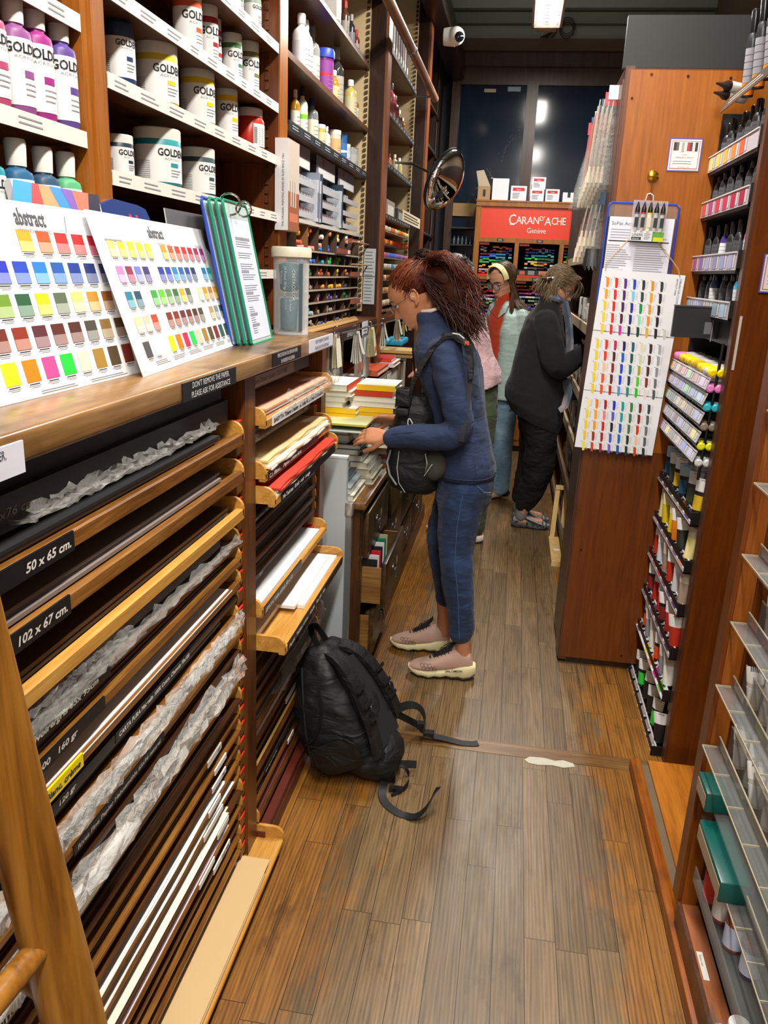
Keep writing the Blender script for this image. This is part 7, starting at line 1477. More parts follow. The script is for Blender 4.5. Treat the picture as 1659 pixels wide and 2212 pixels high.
# ================================================================ PEOPLE
def skin(name, h):
    k = ('skin', name)
    if k in MC: return MC[k]
    m, nt, b = newmat(name); N = nt.nodes; L = nt.links
    b.inputs['Roughness'].default_value = .48; b.inputs['Subsurface Weight'].default_value = .08; b.inputs['Subsurface Radius'].default_value = (.01, .004, .002)
    tc = N.new('ShaderNodeTexCoord'); n = N.new('ShaderNodeTexNoise'); n.inputs['Scale'].default_value = 26; n.inputs['Detail'].default_value = 6; L.new(tc.outputs['Object'], n.inputs['Vector'])
    mx = N.new('ShaderNodeMix'); mx.data_type = 'RGBA'; c = hexc(h); mx.inputs['A'].default_value = (c[0]*.85, c[1]*.72, c[2]*.66, 1); mx.inputs['B'].default_value = (min(1, c[0]*1.12), c[1]*1.12, c[2]*1.12, 1)
    L.new(n.outputs[0], mx.inputs['Factor']); L.new(mx.outputs['Result'], b.inputs['Base Color'])
    bp = N.new('ShaderNodeBump'); bp.inputs['Strength'].default_value = .25; bp.inputs['Distance'].default_value = .003; L.new(n.outputs[0], bp.inputs['Height']); L.new(bp.outputs[0], b.inputs['Normal'])
    MC[k] = m; return m
def cloth(name, h, scale=420., bump=.35, var=.12, rough=.85, sheen=.25, folds=0., wash=None):
    k = ('cl', name)
    if k in MC: return MC[k]
    m, nt, b = newmat(name); N = nt.nodes; L = nt.links
    b.inputs['Roughness'].default_value = rough; b.inputs['Sheen Weight'].default_value = sheen
    tc = N.new('ShaderNodeTexCoord'); n = N.new('ShaderNodeTexNoise'); n.inputs['Scale'].default_value = scale; n.inputs['Detail'].default_value = 2; L.new(tc.outputs['Object'], n.inputs['Vector'])
    n2 = N.new('ShaderNodeTexNoise'); n2.inputs['Scale'].default_value = 6; n2.inputs['Detail'].default_value = 4; L.new(tc.outputs['Object'], n2.inputs['Vector'])
    c = hexc(h); mx = N.new('ShaderNodeMix'); mx.data_type = 'RGBA'; mx.inputs['A'].default_value = tuple(v*(1-var*1.6) for v in c[:3])+(1,); mx.inputs['B'].default_value = tuple(min(1, v*(1+var*1.6)) for v in c[:3])+(1,)
    L.new(n.outputs[0], mx.inputs['Factor']); out = mx.outputs['Result']
    if wash:
        r = N.new('ShaderNodeValToRGB'); r.color_ramp.elements[0].position = .45; r.color_ramp.elements[1].position = .7; L.new(n2.outputs[0], r.inputs[0])
        m2 = N.new('ShaderNodeMix'); m2.data_type = 'RGBA'; m2.inputs['B'].default_value = hexc(wash); L.new(r.outputs[0], m2.inputs['Factor']); L.new(out, m2.inputs['A']); out = m2.outputs['Result']
    L.new(out, b.inputs['Base Color'])
    bp = N.new('ShaderNodeBump'); bp.inputs['Strength'].default_value = bump; bp.inputs['Distance'].default_value = .002; L.new(n.outputs[0], bp.inputs['Height'])
    last = bp
    if folds:
        mp = N.new('ShaderNodeMapping'); mp.inputs['Scale'].default_value = (9, 9, 22); mp.inputs['Rotation'].default_value = (.3, .5, 0); L.new(tc.outputs['Object'], mp.inputs[0])
        nf = N.new('ShaderNodeTexNoise'); nf.inputs['Scale'].default_value = 1; nf.inputs['Detail'].default_value = 2; nf.inputs['Distortion'].default_value = 1.; L.new(mp.outputs[0], nf.inputs['Vector'])
        b2 = N.new('ShaderNodeBump'); b2.inputs['Strength'].default_value = folds; b2.inputs['Distance'].default_value = .03; L.new(nf.outputs[0], b2.inputs['Height']); L.new(bp.outputs[0], b2.inputs['Normal']); last = b2
    L.new(last.outputs[0], b.inputs['Normal']); MC[k] = m; return m
def cwire(par, name, mb, **k): return mods(part(par, name, mb), **k)
def hframe(c, fwd, up=(0, 0, 1)):
    f = Vector(fwd).normalized(); u = Vector(up); u = (u-f*u.dot(f)).normalized(); l = u.cross(f)
    m = Matrix((f, l, u)).transposed().to_4x4(); m.translation = Vector(c); return m
def lerp(tab, z):
    for i in range(len(tab)-1):
        if z <= tab[i+1][0]: t = (z-tab[i][0])/(tab[i+1][0]-tab[i][0]); t = max(0, t); t = t*t*(3-2*t)*.5+t*.5; return tab[i][1]*(1-t)+tab[i+1][1]*t
    return tab[-1][1]
XFR = [(-.120, .045), (-.112, .070), (-.103, .080), (-.090, .077), (-.070, .082), (-.048, .080), (-.02, .080), (0, .082), (.02, .088), (.05, .085), (.08, .064), (.10, .038), (.114, .008), (.118, -.008)]
XBK = [(-.120, .02), (-.10, .0), (-.085, -.025), (-.06, -.055), (-.03, -.082), (0, -.096), (.04, -.104), (.08, -.082), (.105, -.046), (.118, -.014)]
XWD = [(-.120, .016), (-.112, .028), (-.10, .038), (-.08, .049), (-.055, .057), (-.03, .064), (0, .069), (.03, .073), (.06, .070), (.09, .053), (.11, .026), (.118, .004)]
def head(mb, H, sk, s=1.):
    """H: local x = face forward, y = left, z = up"""
    vs = []; fs = []; NZ, NA = 60, 72; g = lambda d, w: math.exp(-(d/w)**2)
    for i in range(NZ):
        z = -.120+.238*i/(NZ-1); xf, xb, w = lerp(XFR, z), lerp(XBK, z), lerp(XWD, z); xc = (xf+xb)/2
        for k in range(NA):
            a = 2*PI*k/NA; co, si = math.cos(a), math.sin(a); y = w*math.copysign(abs(si)**.92, si); x = xc+(xf-xb)/2*math.copysign(abs(co)**.88, co)
            if co > 0:
                q = abs(y); dx = 0
                if -.052 < z < .02: t = (.02-z)/.058; dx += .029*min(1, t)**1.15*g(y, .0075+.005*t)*(1 if z > -.038 else max(0, (z+.052)/.014))
                dx += .007*g(q-.0125, .006)*g(z+.039, .006)-.011*g(q-.029, .015)*g(z-.002, .011)+.006*g(q-.030, .010)*g(z+.001, .007)+.004*g(q-.026, .016)*g(z-.021, .007)-.003*g(q-.048, .012)*g(z+.062, .02)+.0045*g(q-.042, .014)*g(z+.026, .014)
                dx += .0065*g(y, .019)*g(z+.0635, .0048)+.0065*g(y, .016)*g(z+.0765, .0045)-.003*g(y, .022)*g(z+.070, .0022)+.005*g(y, .016)*g(z+.104, .011)
                x += dx*min(1, co*2)
            vs.append(H @ (Vector((x, y, z))*s))
    for i in range(NZ-1):
        for k in range(NA): k2 = (k+1) % NA; fs.append((i*NA+k, i*NA+k2, (i+1)*NA+k2, (i+1)*NA+k))
    fs.append(tuple(range(NA-1, -1, -1))); fs.append(tuple((NZ-1)*NA+k for k in range(NA))); mb.add(vs, fs, sk, True)
    for q in (-1, 1):
        mb.ball((-.010*s, .071*q*s, -.008*s), (.013*s, .006*s, .024*s), sk, 16, H)
        mb.tube([H @ (Vector((-.010+x*1.0, q*(.0745+.004*(x < .004)), z-.006))*s) for x, z in ((.012, -.008), (.014, .006), (.009, .021), (-.002, .028), (-.014, .022), (-.018, .006), (-.014, -.012), (-.004, -.026), (.006, -.03))], .0042*s, sk, 8)
        mb.ball((-.003*s, .072*q*s, -.036*s), (.007*s, .005*s, .008*s), sk, 10, H)
    mb.limb([H @ (Vector(p)*s) for p in ((.035, 0, -.095), (.0, 0, -.085), (-.03, 0, -.06))], [.03*s, .04*s, .045*s], sk, 14, 3)
def face_bits(par, H, s=1., lips='#a0584c', brow='#3a2418', iris='#3a2818', closed=.5):
    e = MB(); 
    for q in (-1, 1): e.ball((.0655*s, .030*q*s, -.001*s), .0105*s, M('#e8e2dc', .2), 14, H); e.ball((.0725*s, .030*q*s, -.004*s), .0048*s, M(iris, .15), 10, H)
    part(par, 'eyes', e)
    e = MB()
    for q in (-1, 1): e.limb([H @ (Vector(p)*s) for p in ((.068, .045*q, .001), (.0785, .030*q, .002), (.074, .017*q, -.002))], [.0022*s, .003*s, .002*s], M('#2a1c16', .5), 6, 3)
    part(par, 'eyelashes', e)
    e = MB()
    for q in (-1, 1): e.limb([H @ (Vector(p)*s) for p in ((.072, .047*q, .021), (.086, .031*q, .026), (.091, .014*q, .022))], [.0018*s, .0034*s, .003*s], M(brow, .8), 6, 3)
    part(par, 'eyebrows', e)
    e = MB(); e.limb([H @ (Vector(p)*s) for p in ((.078, .021, -.068), (.0885, .007, -.0645), (.0895, 0, -.066), (.0885, -.007, -.0645), (.078, -.021, -.068))], [.0018*s, .0036*s, .0034*s, .0036*s, .0018*s], M(lips, .4), 8, 3)
    e.limb([H @ (Vector(p)*s) for p in ((.078, .018, -.0725), (.0885, 0, -.0755), (.078, -.018, -.0725))], [.0018*s, .0048*s, .0018*s], M(lips, .4), 8, 3); part(par, 'lips', e)
def glasses(par, H, s, col, r=.024, thick=.0016, squ=2.6):
    e = MB(); m = M(col, .3, .6 if thick < .0015 else 0)
    for q in (-1, 1):
        pts = []
        for k in range(20):
            a = k*PI/10; co, si = math.cos(a), math.sin(a); pts.append(H @ (Vector((.096-.006*abs(co)*(co*q > 0), .031*q+r*math.copysign(abs(co)**(2/squ), co), -.004+r*.82*math.copysign(abs(si)**(2/squ), si)))*s))
        e.tube(pts, thick, m, 6, closed=True); e.tube([H @ (Vector(p)*s) for p in ((.094, (.031+r)*q, .004), (.05, .074*q, .004), (.0, .081*q, .002), (-.012, .08*q, -.012))], thick, m, 6)
    e.tube([H @ (Vector(p)*s) for p in ((.099, .008, .0), (.104, 0, .003), (.099, -.008, .0))], thick, m, 6); o = part(par, 'glasses', e)
    e = MB()
    for q in (-1, 1): e.ball((.097*s, .031*q*s, -.004*s), (.0008, r*s*.97, r*s*.8), clear('spectacle_lens', '#e8eef0', .08, .05), 18, H)
    l = part(o, 'lens', e)
def hand(mb, wrist, d, nrm, side, sk, curl=.5, s=1., spread=.12, thumb=(.5, .2)):
    """d: direction wrist->fingers, nrm: back of the hand, side=+1 thumb on the d x nrm side"""
    d = Vector(d).normalized(); n = Vector(nrm); n = (n-d*n.dot(d)).normalized(); a = d.cross(n)*side; w = Vector(wrist)
    mb.loft([(w-d*.02*s, a, n, .024*s, .017*s), (w+d*.01*s, a, n, .027*s, .018*s), (w+d*.045*s, a, n, .039*s, .016*s), (w+d*.08*s, a, n, .041*s, .014*s), (w+d*.094*s, a, n, .036*s, .010*s)], sk, 18, 2.4)
    mb.limb([w+d*.015*s+a*.018*s-n*.006*s, w+d*.045*s+a*.032*s-n*.010*s], [.016*s, .015*s], sk, 10, 2)
    for i, (off, L_, r) in enumerate(((.028, .078, .0088), (.0095, .088, .0090), (-.0095, .082, .0086), (-.0275, .064, .0078))):
        p = w+d*.082*s+a*off*s; ang = curl*(.55+.08*i); dd = d+a*spread*(1.2-i*.8)*.5; dd.normalize(); pts = [p-dd*.02*s, p]; cur = dd
        for seg, f in ((.46, 1.), (.30, 1.25), (.24, .9)):
            an = ang*f; cur = (cur*math.cos(an)-n*math.sin(an)).normalized(); nn = n; p = p+cur*L_*seg*s; pts.append(p.copy()); n2 = (nn*math.cos(an)+cur*math.sin(an)*0)
        mb.limb(pts, [r*s*1.05, r*s*1.08, r*s, r*s*.92, r*s*.8], sk, 8, 3)
    p0 = w+d*.03*s+a*.030*s-n*.008*s; t1, t2 = thumb; q1 = (d*.75+a*t1-n*t2).normalized(); q2 = (d*.95+a*t1*.2-n*t2*1.6).normalized()
    mb.limb([p0, p0+q1*.036*s, p0+q1*.036*s+q2*.028*s, p0+q1*.036*s+q2*.05*s], [.0125*s, .0115*s, .0105*s, .0085*s], sk, 8, 3)
def strands(mb, n, fn, r, mats, seg=9):
    for i in range(n):
        pts = fn(i/n); k = len(pts); mb.tube(pts, [r*(.6+.4*math.sin(PI*min(1, (j+.6)/k)))*(1 if j < k-1 else .25) for j in range(k)], mats[i % len(mats)] if not callable(mats) else mats(i), 4)
def bez(ctrl, n=9):
    c = [Vector(p) for p in ctrl]; out = []
    for j in range(n):
        t = j/(n-1); q = c[:]
        while len(q) > 1: q = [q[i]*(1-t)+q[i+1]*t for i in range(len(q)-1)]
        out.append(q[0])
    return out
def outside(p, H, lo=1.02, hi=1.07, c=Vector((-.026, 0, .038)), rr=(.094, .083, .088)):
    q = H.inverted() @ p; d = q-c; k = math.sqrt(sum((d[i]/rr[i])**2 for i in range(3)))
    return p if k > lo else H @ (c+d*(random.uniform(lo, hi)/max(k, .2)))
def outs(pts, H): return [outside(p, H) for p in pts]
def rv(s): return Vector((random.gauss(0, s), random.gauss(0, s), random.gauss(0, s)))
X_, Y_ = Vector((1, 0, 0)), Vector((0, 1, 0))
# ------------------------------------------------ the woman with the auburn hair
random.seed(31)
P = thing('person', 'woman with auburn hair in navy fleece and jeans looking down at a pad', 'person', (-.2, 3.29, 0))
SK = skin('tanned_skin', '#c08560')
Hd = hframe((-.408, 3.29, 1.585), (-.80, -.03, -.56)); hs = 1.0
b = MB(); head(b, Hd, SK, hs)
b.limb([(-.395, 3.29, 1.56), (-.345, 3.29, 1.49), (-.315, 3.29, 1.42)], [.05, .05, .058], SK, 16, 3)
b.loft([((-.15, 3.29, .80), X_, Y_, .09, .15), ((-.17, 3.29, .95), X_, Y_, .09, .14), ((-.20, 3.29, 1.1), X_, Y_, .085, .12), ((-.245, 3.29, 1.3), X_, Y_, .095, .15), ((-.285, 3.29, 1.42), X_, Y_, .065, .14)], SK, 20)
NS, NE, NW_ = (-.25, 3.13, 1.39), (-.185, 3.085, 1.105), (-.435, 3.07, 1.06)
FS, FE, FW_ = (-.255, 3.45, 1.39), (-.26, 3.52, 1.13), (-.445, 3.37, 1.075)
b.limb([NS, NE, NW_], [.045, .036, .024], SK, 12, 3); b.limb([FS, FE, FW_], [.045, .036, .024], SK, 12, 3)
hand(b, (-.452, 3.07, 1.056), (-1, .10, -.02), (.1, -.75, .65), -1, SK, .55, .93, thumb=(.45, .35))
hand(b, (-.462, 3.36, 1.078), (-.95, -.30, .0), (0, .5, .85), 1, SK, .5, .93, thumb=(.4, .4))
b.limb([(-.16, 3.20, .80), (-.155, 3.19, .54), (-.125, 3.19, .36), (-.100, 3.185, .16), (-.095, 3.183, .09)], [.08, .055, .05, .034, .036], SK, 14, 3)
b.limb([(-.17, 3.37, .80), (-.235, 3.40, .56), (-.215, 3.41, .40), (-.202, 3.412, .20), (-.20, 3.412, .09)], [.08, .055, .048, .033, .036], SK, 14, 3)
for q in ((-.095, 3.183, .065), (-.20, 3.412, .065)): b.limb([q, (q[0]-.13, q[1], .045)], [.034, .026], SK, 12, 2)
body = mods(part(P, 'body', b), voxel=.0034, smooth=3)
face_bits(P, Hd, hs, '#9c5f50', '#5a3020'); glasses(P, Hd, hs, '#5c5648', .020, .0009, 2.4)
e = MB(); e.ball((-.37, 3.21, 1.548), .005, CHROME, 8); 
NAVY = cloth('navy_fleece', '#233150', 500, .35, .06, .95, .05, folds=.25)
j = MB()
tor = [(.878, -.150, .122, .182), (.91, -.150, .126, .186), (.96, -.158, .124, .180), (1.04, -.180, .120, .168), (1.12, -.198, .120, .168), (1.22, -.220, .124, .180), (1.31, -.245, .132, .190), (1.375, -.262, .130, .185), (1.42, -.278, .108, .160), (1.455, -.295, .082, .115), (1.485, -.315, .066, .080), (1.515, -.335, .062, .070), (1.53, -.342, .058, .066)]
j.loft([((c, 3.29, z), Vector((1, 0, .12 if z > 1.4 else 0)), Y_, rf, rs) for z, c, rf, rs in tor], NAVY, 36, 2.3)
j.limb([(-.255, 3.135, 1.395), (-.225, 3.10, 1.30), (-.19, 3.075, 1.19), (-.175, 3.07, 1.105), (-.235, 3.06, 1.072), (-.33, 3.06, 1.066), (-.432, 3.068, 1.056)], [.066, .062, .057, .054, .054, .049, .043], NAVY, 20, 4)
j.limb([(-.255, 3.445, 1.395), (-.26, 3.49, 1.28), (-.26, 3.515, 1.14), (-.33, 3.47, 1.09), (-.44, 3.375, 1.075)], [.066, .06, .056, .05, .043], NAVY, 18, 4)
jk = mods(part(P, 'fleece_jacket', j, 'navy fleece jacket'), voxel=.006, smooth=3, disp=.017, dscale=.1)
m = MB(); DN = M('#232d47', .9)
def ring_on(mb, z, c, rf, rs, r, mat, yc=3.29, e=2.3, a0=0, a1=2*PI, n=40):
    pts = []
    for k in range(n+1):
        a = a0+(a1-a0)*k/n; co, si = math.cos(a), math.sin(a); pts.append(Vector((c+rf*math.copysign(abs(co)**(2/e), co), yc+rs*math.copysign(abs(si)**(2/e), si), z)))
    mb.tube(pts, r, mat, 6)
ring_on(m, .898, -.150, .127, .188, .0022, DN); m.tube([(-.30, 3.025, 1.10), (-.36, 3.02, 1.09), (-.43, 3.028, 1.078)], .0012, DN, 5); m.tube([(-.115, 3.12, 1.0), (-.10, 3.11, .93), (-.10, 3.115, .88)], .0012, DN, 5)
m.tube([(-.24, 3.072, 1.385), (-.215, 3.04, 1.28), (-.20, 3.022, 1.16), (-.215, 3.02, 1.10)], .0012, DN, 5)
part(P, 'seam', m); m = MB(); m.tube([(-.402, 3.27, 1.52), (-.397, 3.27, 1.45), (-.392, 3.27, 1.36), (-.375, 3.27, 1.25)], .004, BLACK, 6); part(P, 'zip', m)
m = MB(); m.limb([(-.36, 3.24, 1.53), (-.325, 3.225, 1.535), (-.30, 3.235, 1.545)], [.007, .008, .006], M('#d8c8c0', .7), 12, 3); part(P, 'shirt_collar', m, 'pale collar lining')
DENIM = cloth('blue_denim', '#14284a', 700, .4, .14, .8, .15, folds=.35, wash='#25426e')
q = MB(); q.loft([((-.15, 3.29, .93), X_, Y_, .108, .155), ((-.148, 3.29, .86), X_, Y_, .122, .172), ((-.15, 3.29, .78), X_, Y_, .118, .165), ((-.155, 3.29, .72), X_, Y_, .09, .13)], DENIM, 28, 2.4)
q.limb([(-.145, 3.205, .84), (-.158, 3.198, .70), (-.158, 3.19, .55), (-.135, 3.188, .40), (-.118, 3.186, .29), (-.112, 3.185, .205)], [.098, .088, .071, .066, .056, .054], DENIM, 24, 4)
q.limb([(-.165, 3.375, .84), (-.20, 3.39, .70), (-.237, 3.40, .57), (-.222, 3.41, .42), (-.208, 3.412, .34), (-.20, 3.412, .262)], [.096, .084, .067, .058, .050, .047], DENIM, 24, 4)
mods(part(P, 'jeans', q, 'blue jeans'), voxel=.006, smooth=2, disp=.013, dscale=.07)
q = MB(); q.tube([(-.145, 3.098, .84), (-.158, 3.105, .70), (-.158, 3.117, .55), (-.135, 3.12, .40), (-.115, 3.127, .2)], .0014, M('#4a6690', .8), 5); q.tube([(-.09, 3.12, .875), (-.06, 3.14, .845), (-.035, 3.17, .84)], .0014, M('#6a84a8', .8), 5); part(P, 'jeans_seam', q)
def shoe(par, heel, toe, side_y, up_c, sole_c, lace_c, text=None, sandal=False, s=1., zs=1.):
    h = Vector(heel); d = (Vector(toe)-h); L_ = d.length; d.normalize(); l = Vector((0, 0, 1)).cross(d); Zv = Vector((0, 0, zs)); T = Matrix((d, l, Zv)).transposed().to_4x4(); T.translation = h; k = L_/.283
    sh = MB() 
    prof = [(.002, .03, .078, .024), (.018, .028, .108, .034), (.045, .028, .112, .037), (.075, .028, .108, .038), (.10, .028, .104, .040), (.13, .026, .092, .043), (.16, .025, .078, .046), (.20, .022, .064, .048), (.235, .022, .054, .044), (.262, .024, .046, .034), (.278, .028, .038, .016)]
    for rgs, mt, nm in ((prof, up_c, 'shoe_upper'),): 
        mb = MB(); mb.loft([(T @ Vector((x*k, 0, (a+b_)/2*k)), l, Zv, w_*k, (b_-a)/2*k, 2.6) for x, a, b_, w_ in rgs], mt, 24); o = part(par, nm, mb)
        mods(o, smooth=1)
    so = [(-.010, .018, .056, .024), (.010, .008, .062, .040), (.04, .002, .060, .045), (.065, .008, .054, .044), (.09, .004, .044, .042), (.115, .010, .040, .043), (.14, .004, .037, .046), (.165, .008, .034, .049), (.19, .001, .032, .051), (.215, .006, .031, .049), (.24, .005, .032, .044), (.265, .014, .034, .032), (.283, .024, .038, .014)]
    mb = MB(); mb.loft([(T @ Vector((x*k, 0, (a+b_)/2*k)), l, Zv, w_*k, (b_-a)/2*k, 3.2) for x, a, b_, w_ in so], sole_c, 24); part(par, 'shoe_sole', mb, 'cream wavy sole' if text else None)
    mb = MB(); mb.loft([(T @ Vector((x*k, 0, (a+.004)*k)), l, Vector((0, 0, 1)), w_*k*.97, .004*k, 3) for x, a, b_, w_ in so], M('#2c2824', .8), 20); part(par, 'outsole', mb)
    if not sandal:
        mb = MB(); mb.loft([(T @ Vector((x*k, 0, z*k)), l, (d*.5+Vector((0, 0, 1))).normalized(), w_*k, .007*k) for x, z, w_ in ((.085, .135, .022), (.10, .118, .026), (.13, .098, .024), (.17, .078, .016))], M('#1a1a1c', .6), 16); part(par, 'tongue', mb)
        mb = MB(); lm = M(lace_c, .6)
        for i in range(6):
            x = .11+.014*i; z = .112-.0085*i; mb.tube([T @ (Vector(p)*k) for p in ((x, .026, z-.014), (x+.006, .012, z+.002), (x+.008, -.012, z+.002), (x, -.028, z-.014))], .0017, lm, 5)
            mb.tube([T @ (Vector(p)*k) for p in ((x, .026, z-.012), (x+.012, .0, z+.004), (x+.016, -.026, z-.02))], .0015, lm, 5)
        mb.tube([T @ (Vector(p)*k) for p in ((.115, -.01, .11), (.10, -.03, .12), (.13, -.045, .10), (.15, -.03, .092), (.12, -.012, .108))], .0016, lm, 5); part(par, 'laces', mb)
        # honeycomb print on the toe side
        mb = MB(); hm = M('#5c4c4c', .6); 
        for i in range(4):
            for j in range(2):
                cx_ = .165+.016*i+.008*j; cz = .040+.013*j
                pts = []
                for a in range(6):
                    u = cx_+.0088*math.cos(a*PI/3); v = cz+.0065*math.sin(a*PI/3)
                    wloc = .0475-.6*max(0, u-.2)**1*.25-max(0, v-.045)*.35
                    for (xa, _, zb_, ww) in (): pass
                    pts.append(T @ (Vector((u, -side_y*(wloc+.0005), v))*k))
                mb.tube(pts, .0009, hm, 4, closed=True)
        part(par, 'side_print', mb)
    if text:
        mb = MB(); TT = T @ Matrix(((-side_y*-1, 0, 0, .105*k), (0, 0, side_y, -side_y*.0445*k), (0, 1, 0, .040*k), (0, 0, 0, 1)))
        TT = frame(T @ (Vector((.102, -side_y*.0452, .034))*k), -d*(1), Vector((0, 0, 1))) if side_y > 0 else frame(T @ (Vector((.03, .0452, .034))*k), d, Vector((0, 0, 1)))
        mb.text(text, 0, 0, .0125*k, INK, TT, xs=1.1, z=.001); part(par, 'side_lettering', mb)
    return T
UP = M('#c4a090', .75, bump=.3, bscale=500); SOL = M('#e0d4a4', .6)
# camera sees the outer side of the near shoe (its -Y side)
shoe(P, (-.050, 3.185, 0), (-.330, 3.165, 0), -1, UP, SOL, '#1a1a1c', None, zs=1.22)
shoe(P, (-.172, 3.412, 0), (-.445, 3.405, 0), -1, UP, SOL, '#1a1a1c', None, zs=1.22)
mb = MB(); T = frame((-.165, 3.131, .040), (1, -.07, .14), (0, 0, 1)); mb.text('*SALOMON', 0, 0, .014, INK, T, xs=1.1, z=.0); part(P, 'side_lettering', mb)
# hair
AU = [M(c, .55, spec=.2) for c in ('#5c2410', '#703014', '#4a1c0e', '#7c3e1c', '#3c180c')]; AD = [M(c, .55, spec=.2) for c in ('#281414', '#341a16', '#1e1010', '#3e201a', '#4a2a1e')]
TIE = Vector((-.345, 3.29, 1.735))
hb = MB(); hb.ball((-.026, 0, .038), (.092, .081, .086), AU[4], 20, Hd); hb.ball((-.285, 3.29, 1.66), (.08, .075, .055), AD[1], 16); hb.ball((-.235, 3.27, 1.60), (.075, .085, .08), AD[0], 16); hb.ball((-.20, 3.26, 1.545), (.055, .07, .06), AD[0], 14)  # mass coloured dark so the gaps between strands look shaded
mods(part(P, 'hair_mass', hb), voxel=.007, smooth=4)
hb = MB()
def f1(t):
    a = random.uniform(-1, 1); u = random.random()
    st = Hd @ Vector((.056-.10*u, .075*math.sin(a*PI/2)*(.55+.45*u), .098*math.cos(a*1.25)*(1-.1*u)+.012-.01*(abs(a) > .7)))
    if random.random() < .3: st = Hd @ Vector((.03-.10*u, math.copysign(.083, a), .0+.08*random.random()))
    if t > .6: st = Hd @ Vector((-.02-.09*u, -.07*random.random(), random.uniform(-.03, .06)))
    T_ = TIE+rv(.010); mid = (st+T_)/2+(Hd.to_3x3() @ Vector((-.01, .015*a, .03)))
    return outs(bez([st, mid, T_], 9), Hd)
strands(hb, 800, f1, .0013, AU)
def f2(t):
    ya = random.gauss(0, .03); st = TIE+Vector((random.uniform(-.02, .02), ya, random.uniform(-.015, .012))); en = Vector((random.gauss(-.185, .033), 3.27+random.gauss(0, .055), random.gauss(1.525, .05)))
    w_ = random.uniform(-.02, .02); c1 = Vector((-.27+w_, 3.29+ya*1.8, 1.77+random.gauss(0, .012))); c2 = Vector((-.175+random.gauss(0, .02), 3.28+ya*2.2, 1.66+random.gauss(0, .03)))
    p = bez([st, c1, c2, en], 11); a = random.uniform(.004, .011); ph = random.random()*6
    return [v+Vector((a*math.sin(i*1.3+ph), a*math.cos(i*1.1+ph), a*math.sin(i*1.7+ph)*.6)) for i, v in enumerate(p)]
strands(hb, 1000, f2, .0013, lambda i: random.choice(AU[:3]+AD))
def f3(t):
    st = Hd @ Vector((-.06-.03*random.random(), random.choice((-1, 1))*random.uniform(.05, .08), random.uniform(-.03, .06))); en = Vector((random.gauss(-.17, .033), 3.25+random.gauss(0, .05), random.gauss(1.485, .035)))
    p = outs(bez([st, (st+en)/2+Vector((.0, 0, .03))+rv(.02), en+Vector((-.01, 0, .03)), en], 10), Hd); a = .006; ph = random.random()*6
    return [v+Vector((0, a*math.cos(i*1.2+ph), a*math.sin(i*1.5+ph))) for i, v in enumerate(p)]
strands(hb, 700, f3, .0013, lambda i: random.choice(AD+AU[2:3]))
def f3b(t):
    ya = random.uniform(-.085, .085); st = TIE+rv(.01); return bez([st, Vector((-.30, 3.29+ya*.9, 1.755-abs(ya)*.3)), Vector((-.225, 3.28+ya*1.1, 1.70-abs(ya)*.5)), Vector((random.gauss(-.19, .02), 3.28+ya, random.gauss(1.56, .03)))], 10)
strands(hb, 500, f3b, .0014, lambda i: random.choice(AD+AU[:3]))
part(P, 'hair_strands', hb)
hb = MB(); random.seed(4)
hb.ball((-.372, 3.27, 1.742), (.026, .026, .02), AD[2], 14)
for k in range(60):
    a = random.random()*6.28; c_ = Vector((-.372, 3.27, 1.744)); R_ = random.uniform(.012, .03); hb.tube([c_+Vector((R_*math.cos(a+i*.7), R_*math.sin(a+i*.5+k), .7*R_*math.sin(a+i*.7))) for i in range(7)], .0018, AD[k % 3], 4)
part(P, 'hair_bun', hb)
# backpack on the front
B_ = thing('backpack', 'black backpack worn on the front of the woman in the navy fleece', 'backpack', (-.36, 3.2, .82))
BKF = cloth('black_nylon', '#090a0b', 300, .4, .1, .6, .0, folds=.4); BKD = M('#08080a', .6)
k_ = MB(); sd = Vector((0, 1, 0)); ax = Vector((1, 0, -.05))
k_.loft([((-.330, 3.185, .815), ax, sd, .055, .06, 2.6), ((-.350, 3.185, .84), ax, sd, .10, .085, 2.8), ((-.358, 3.185, .90), ax, sd, .108, .095, 3), ((-.362, 3.185, .98), ax, sd, .105, .095, 3), ((-.362, 3.185, 1.08), ax, sd, .088, .085, 3), ((-.358, 3.185, 1.16), ax, sd, .07, .075, 2.8), ((-.352, 3.185, 1.215), ax, sd, .045, .055, 2.4)], BKF, 28)
mods(part(B_, 'bag_body', k_), voxel=.007, smooth=2, disp=.012, dscale=.08)
k_ = MB(); k_.bevbox((-.43, 3.085, 1.175), (-.37, 3.15, 1.245), .008, BKF); k_.bevbox((-.425, 3.08, 1.14), (-.375, 3.14, 1.17), .006, BKF); part(B_, 'top_flap', k_)
k_ = MB(); k_.ball((-.268, 3.13, .945), (.052, .045, .065), M('#4a4a40', .7, bump=.8, bscale=900), 18); mods(part(B_, 'mesh_pocket', k_, 'grey mesh side pocket'))
k_ = MB(); k_.tube([(-.44, 3.098, 1.0), (-.452, 3.095, .95), (-.44, 3.095, .90), (-.41, 3.093, .86)], .004, M('#9a9ca0', .5), 6); k_.tube([(-.405, 3.085, 1.0), (-.41, 3.086, .93), (-.40, 3.088, .87), (-.375, 3.1, .83)], .0016, M('#d0d0d0', .6), 6); k_.tube([(-.30, 3.075, 1.0), (-.29, 3.07, .96), (-.30, 3.072, .91), (-.27, 3.075, .96)], .0018, M('#c8c8c8', .6), 6); part(B_, 'reflective_piping', k_)
k_ = MB(); T = frame((-.365, 3.083, 1.105), (.25, 0, -1), (1, 0, .25)); pts = [T @ Vector((.0+.027*math.cos(a)*1.0, .009*math.sin(a), 0)) for a in [i*PI/8 for i in range(16)]]; k_.tube(pts, .0022, M('#d8dadc', .4), 6, closed=True); part(B_, 'logo_ring', k_)
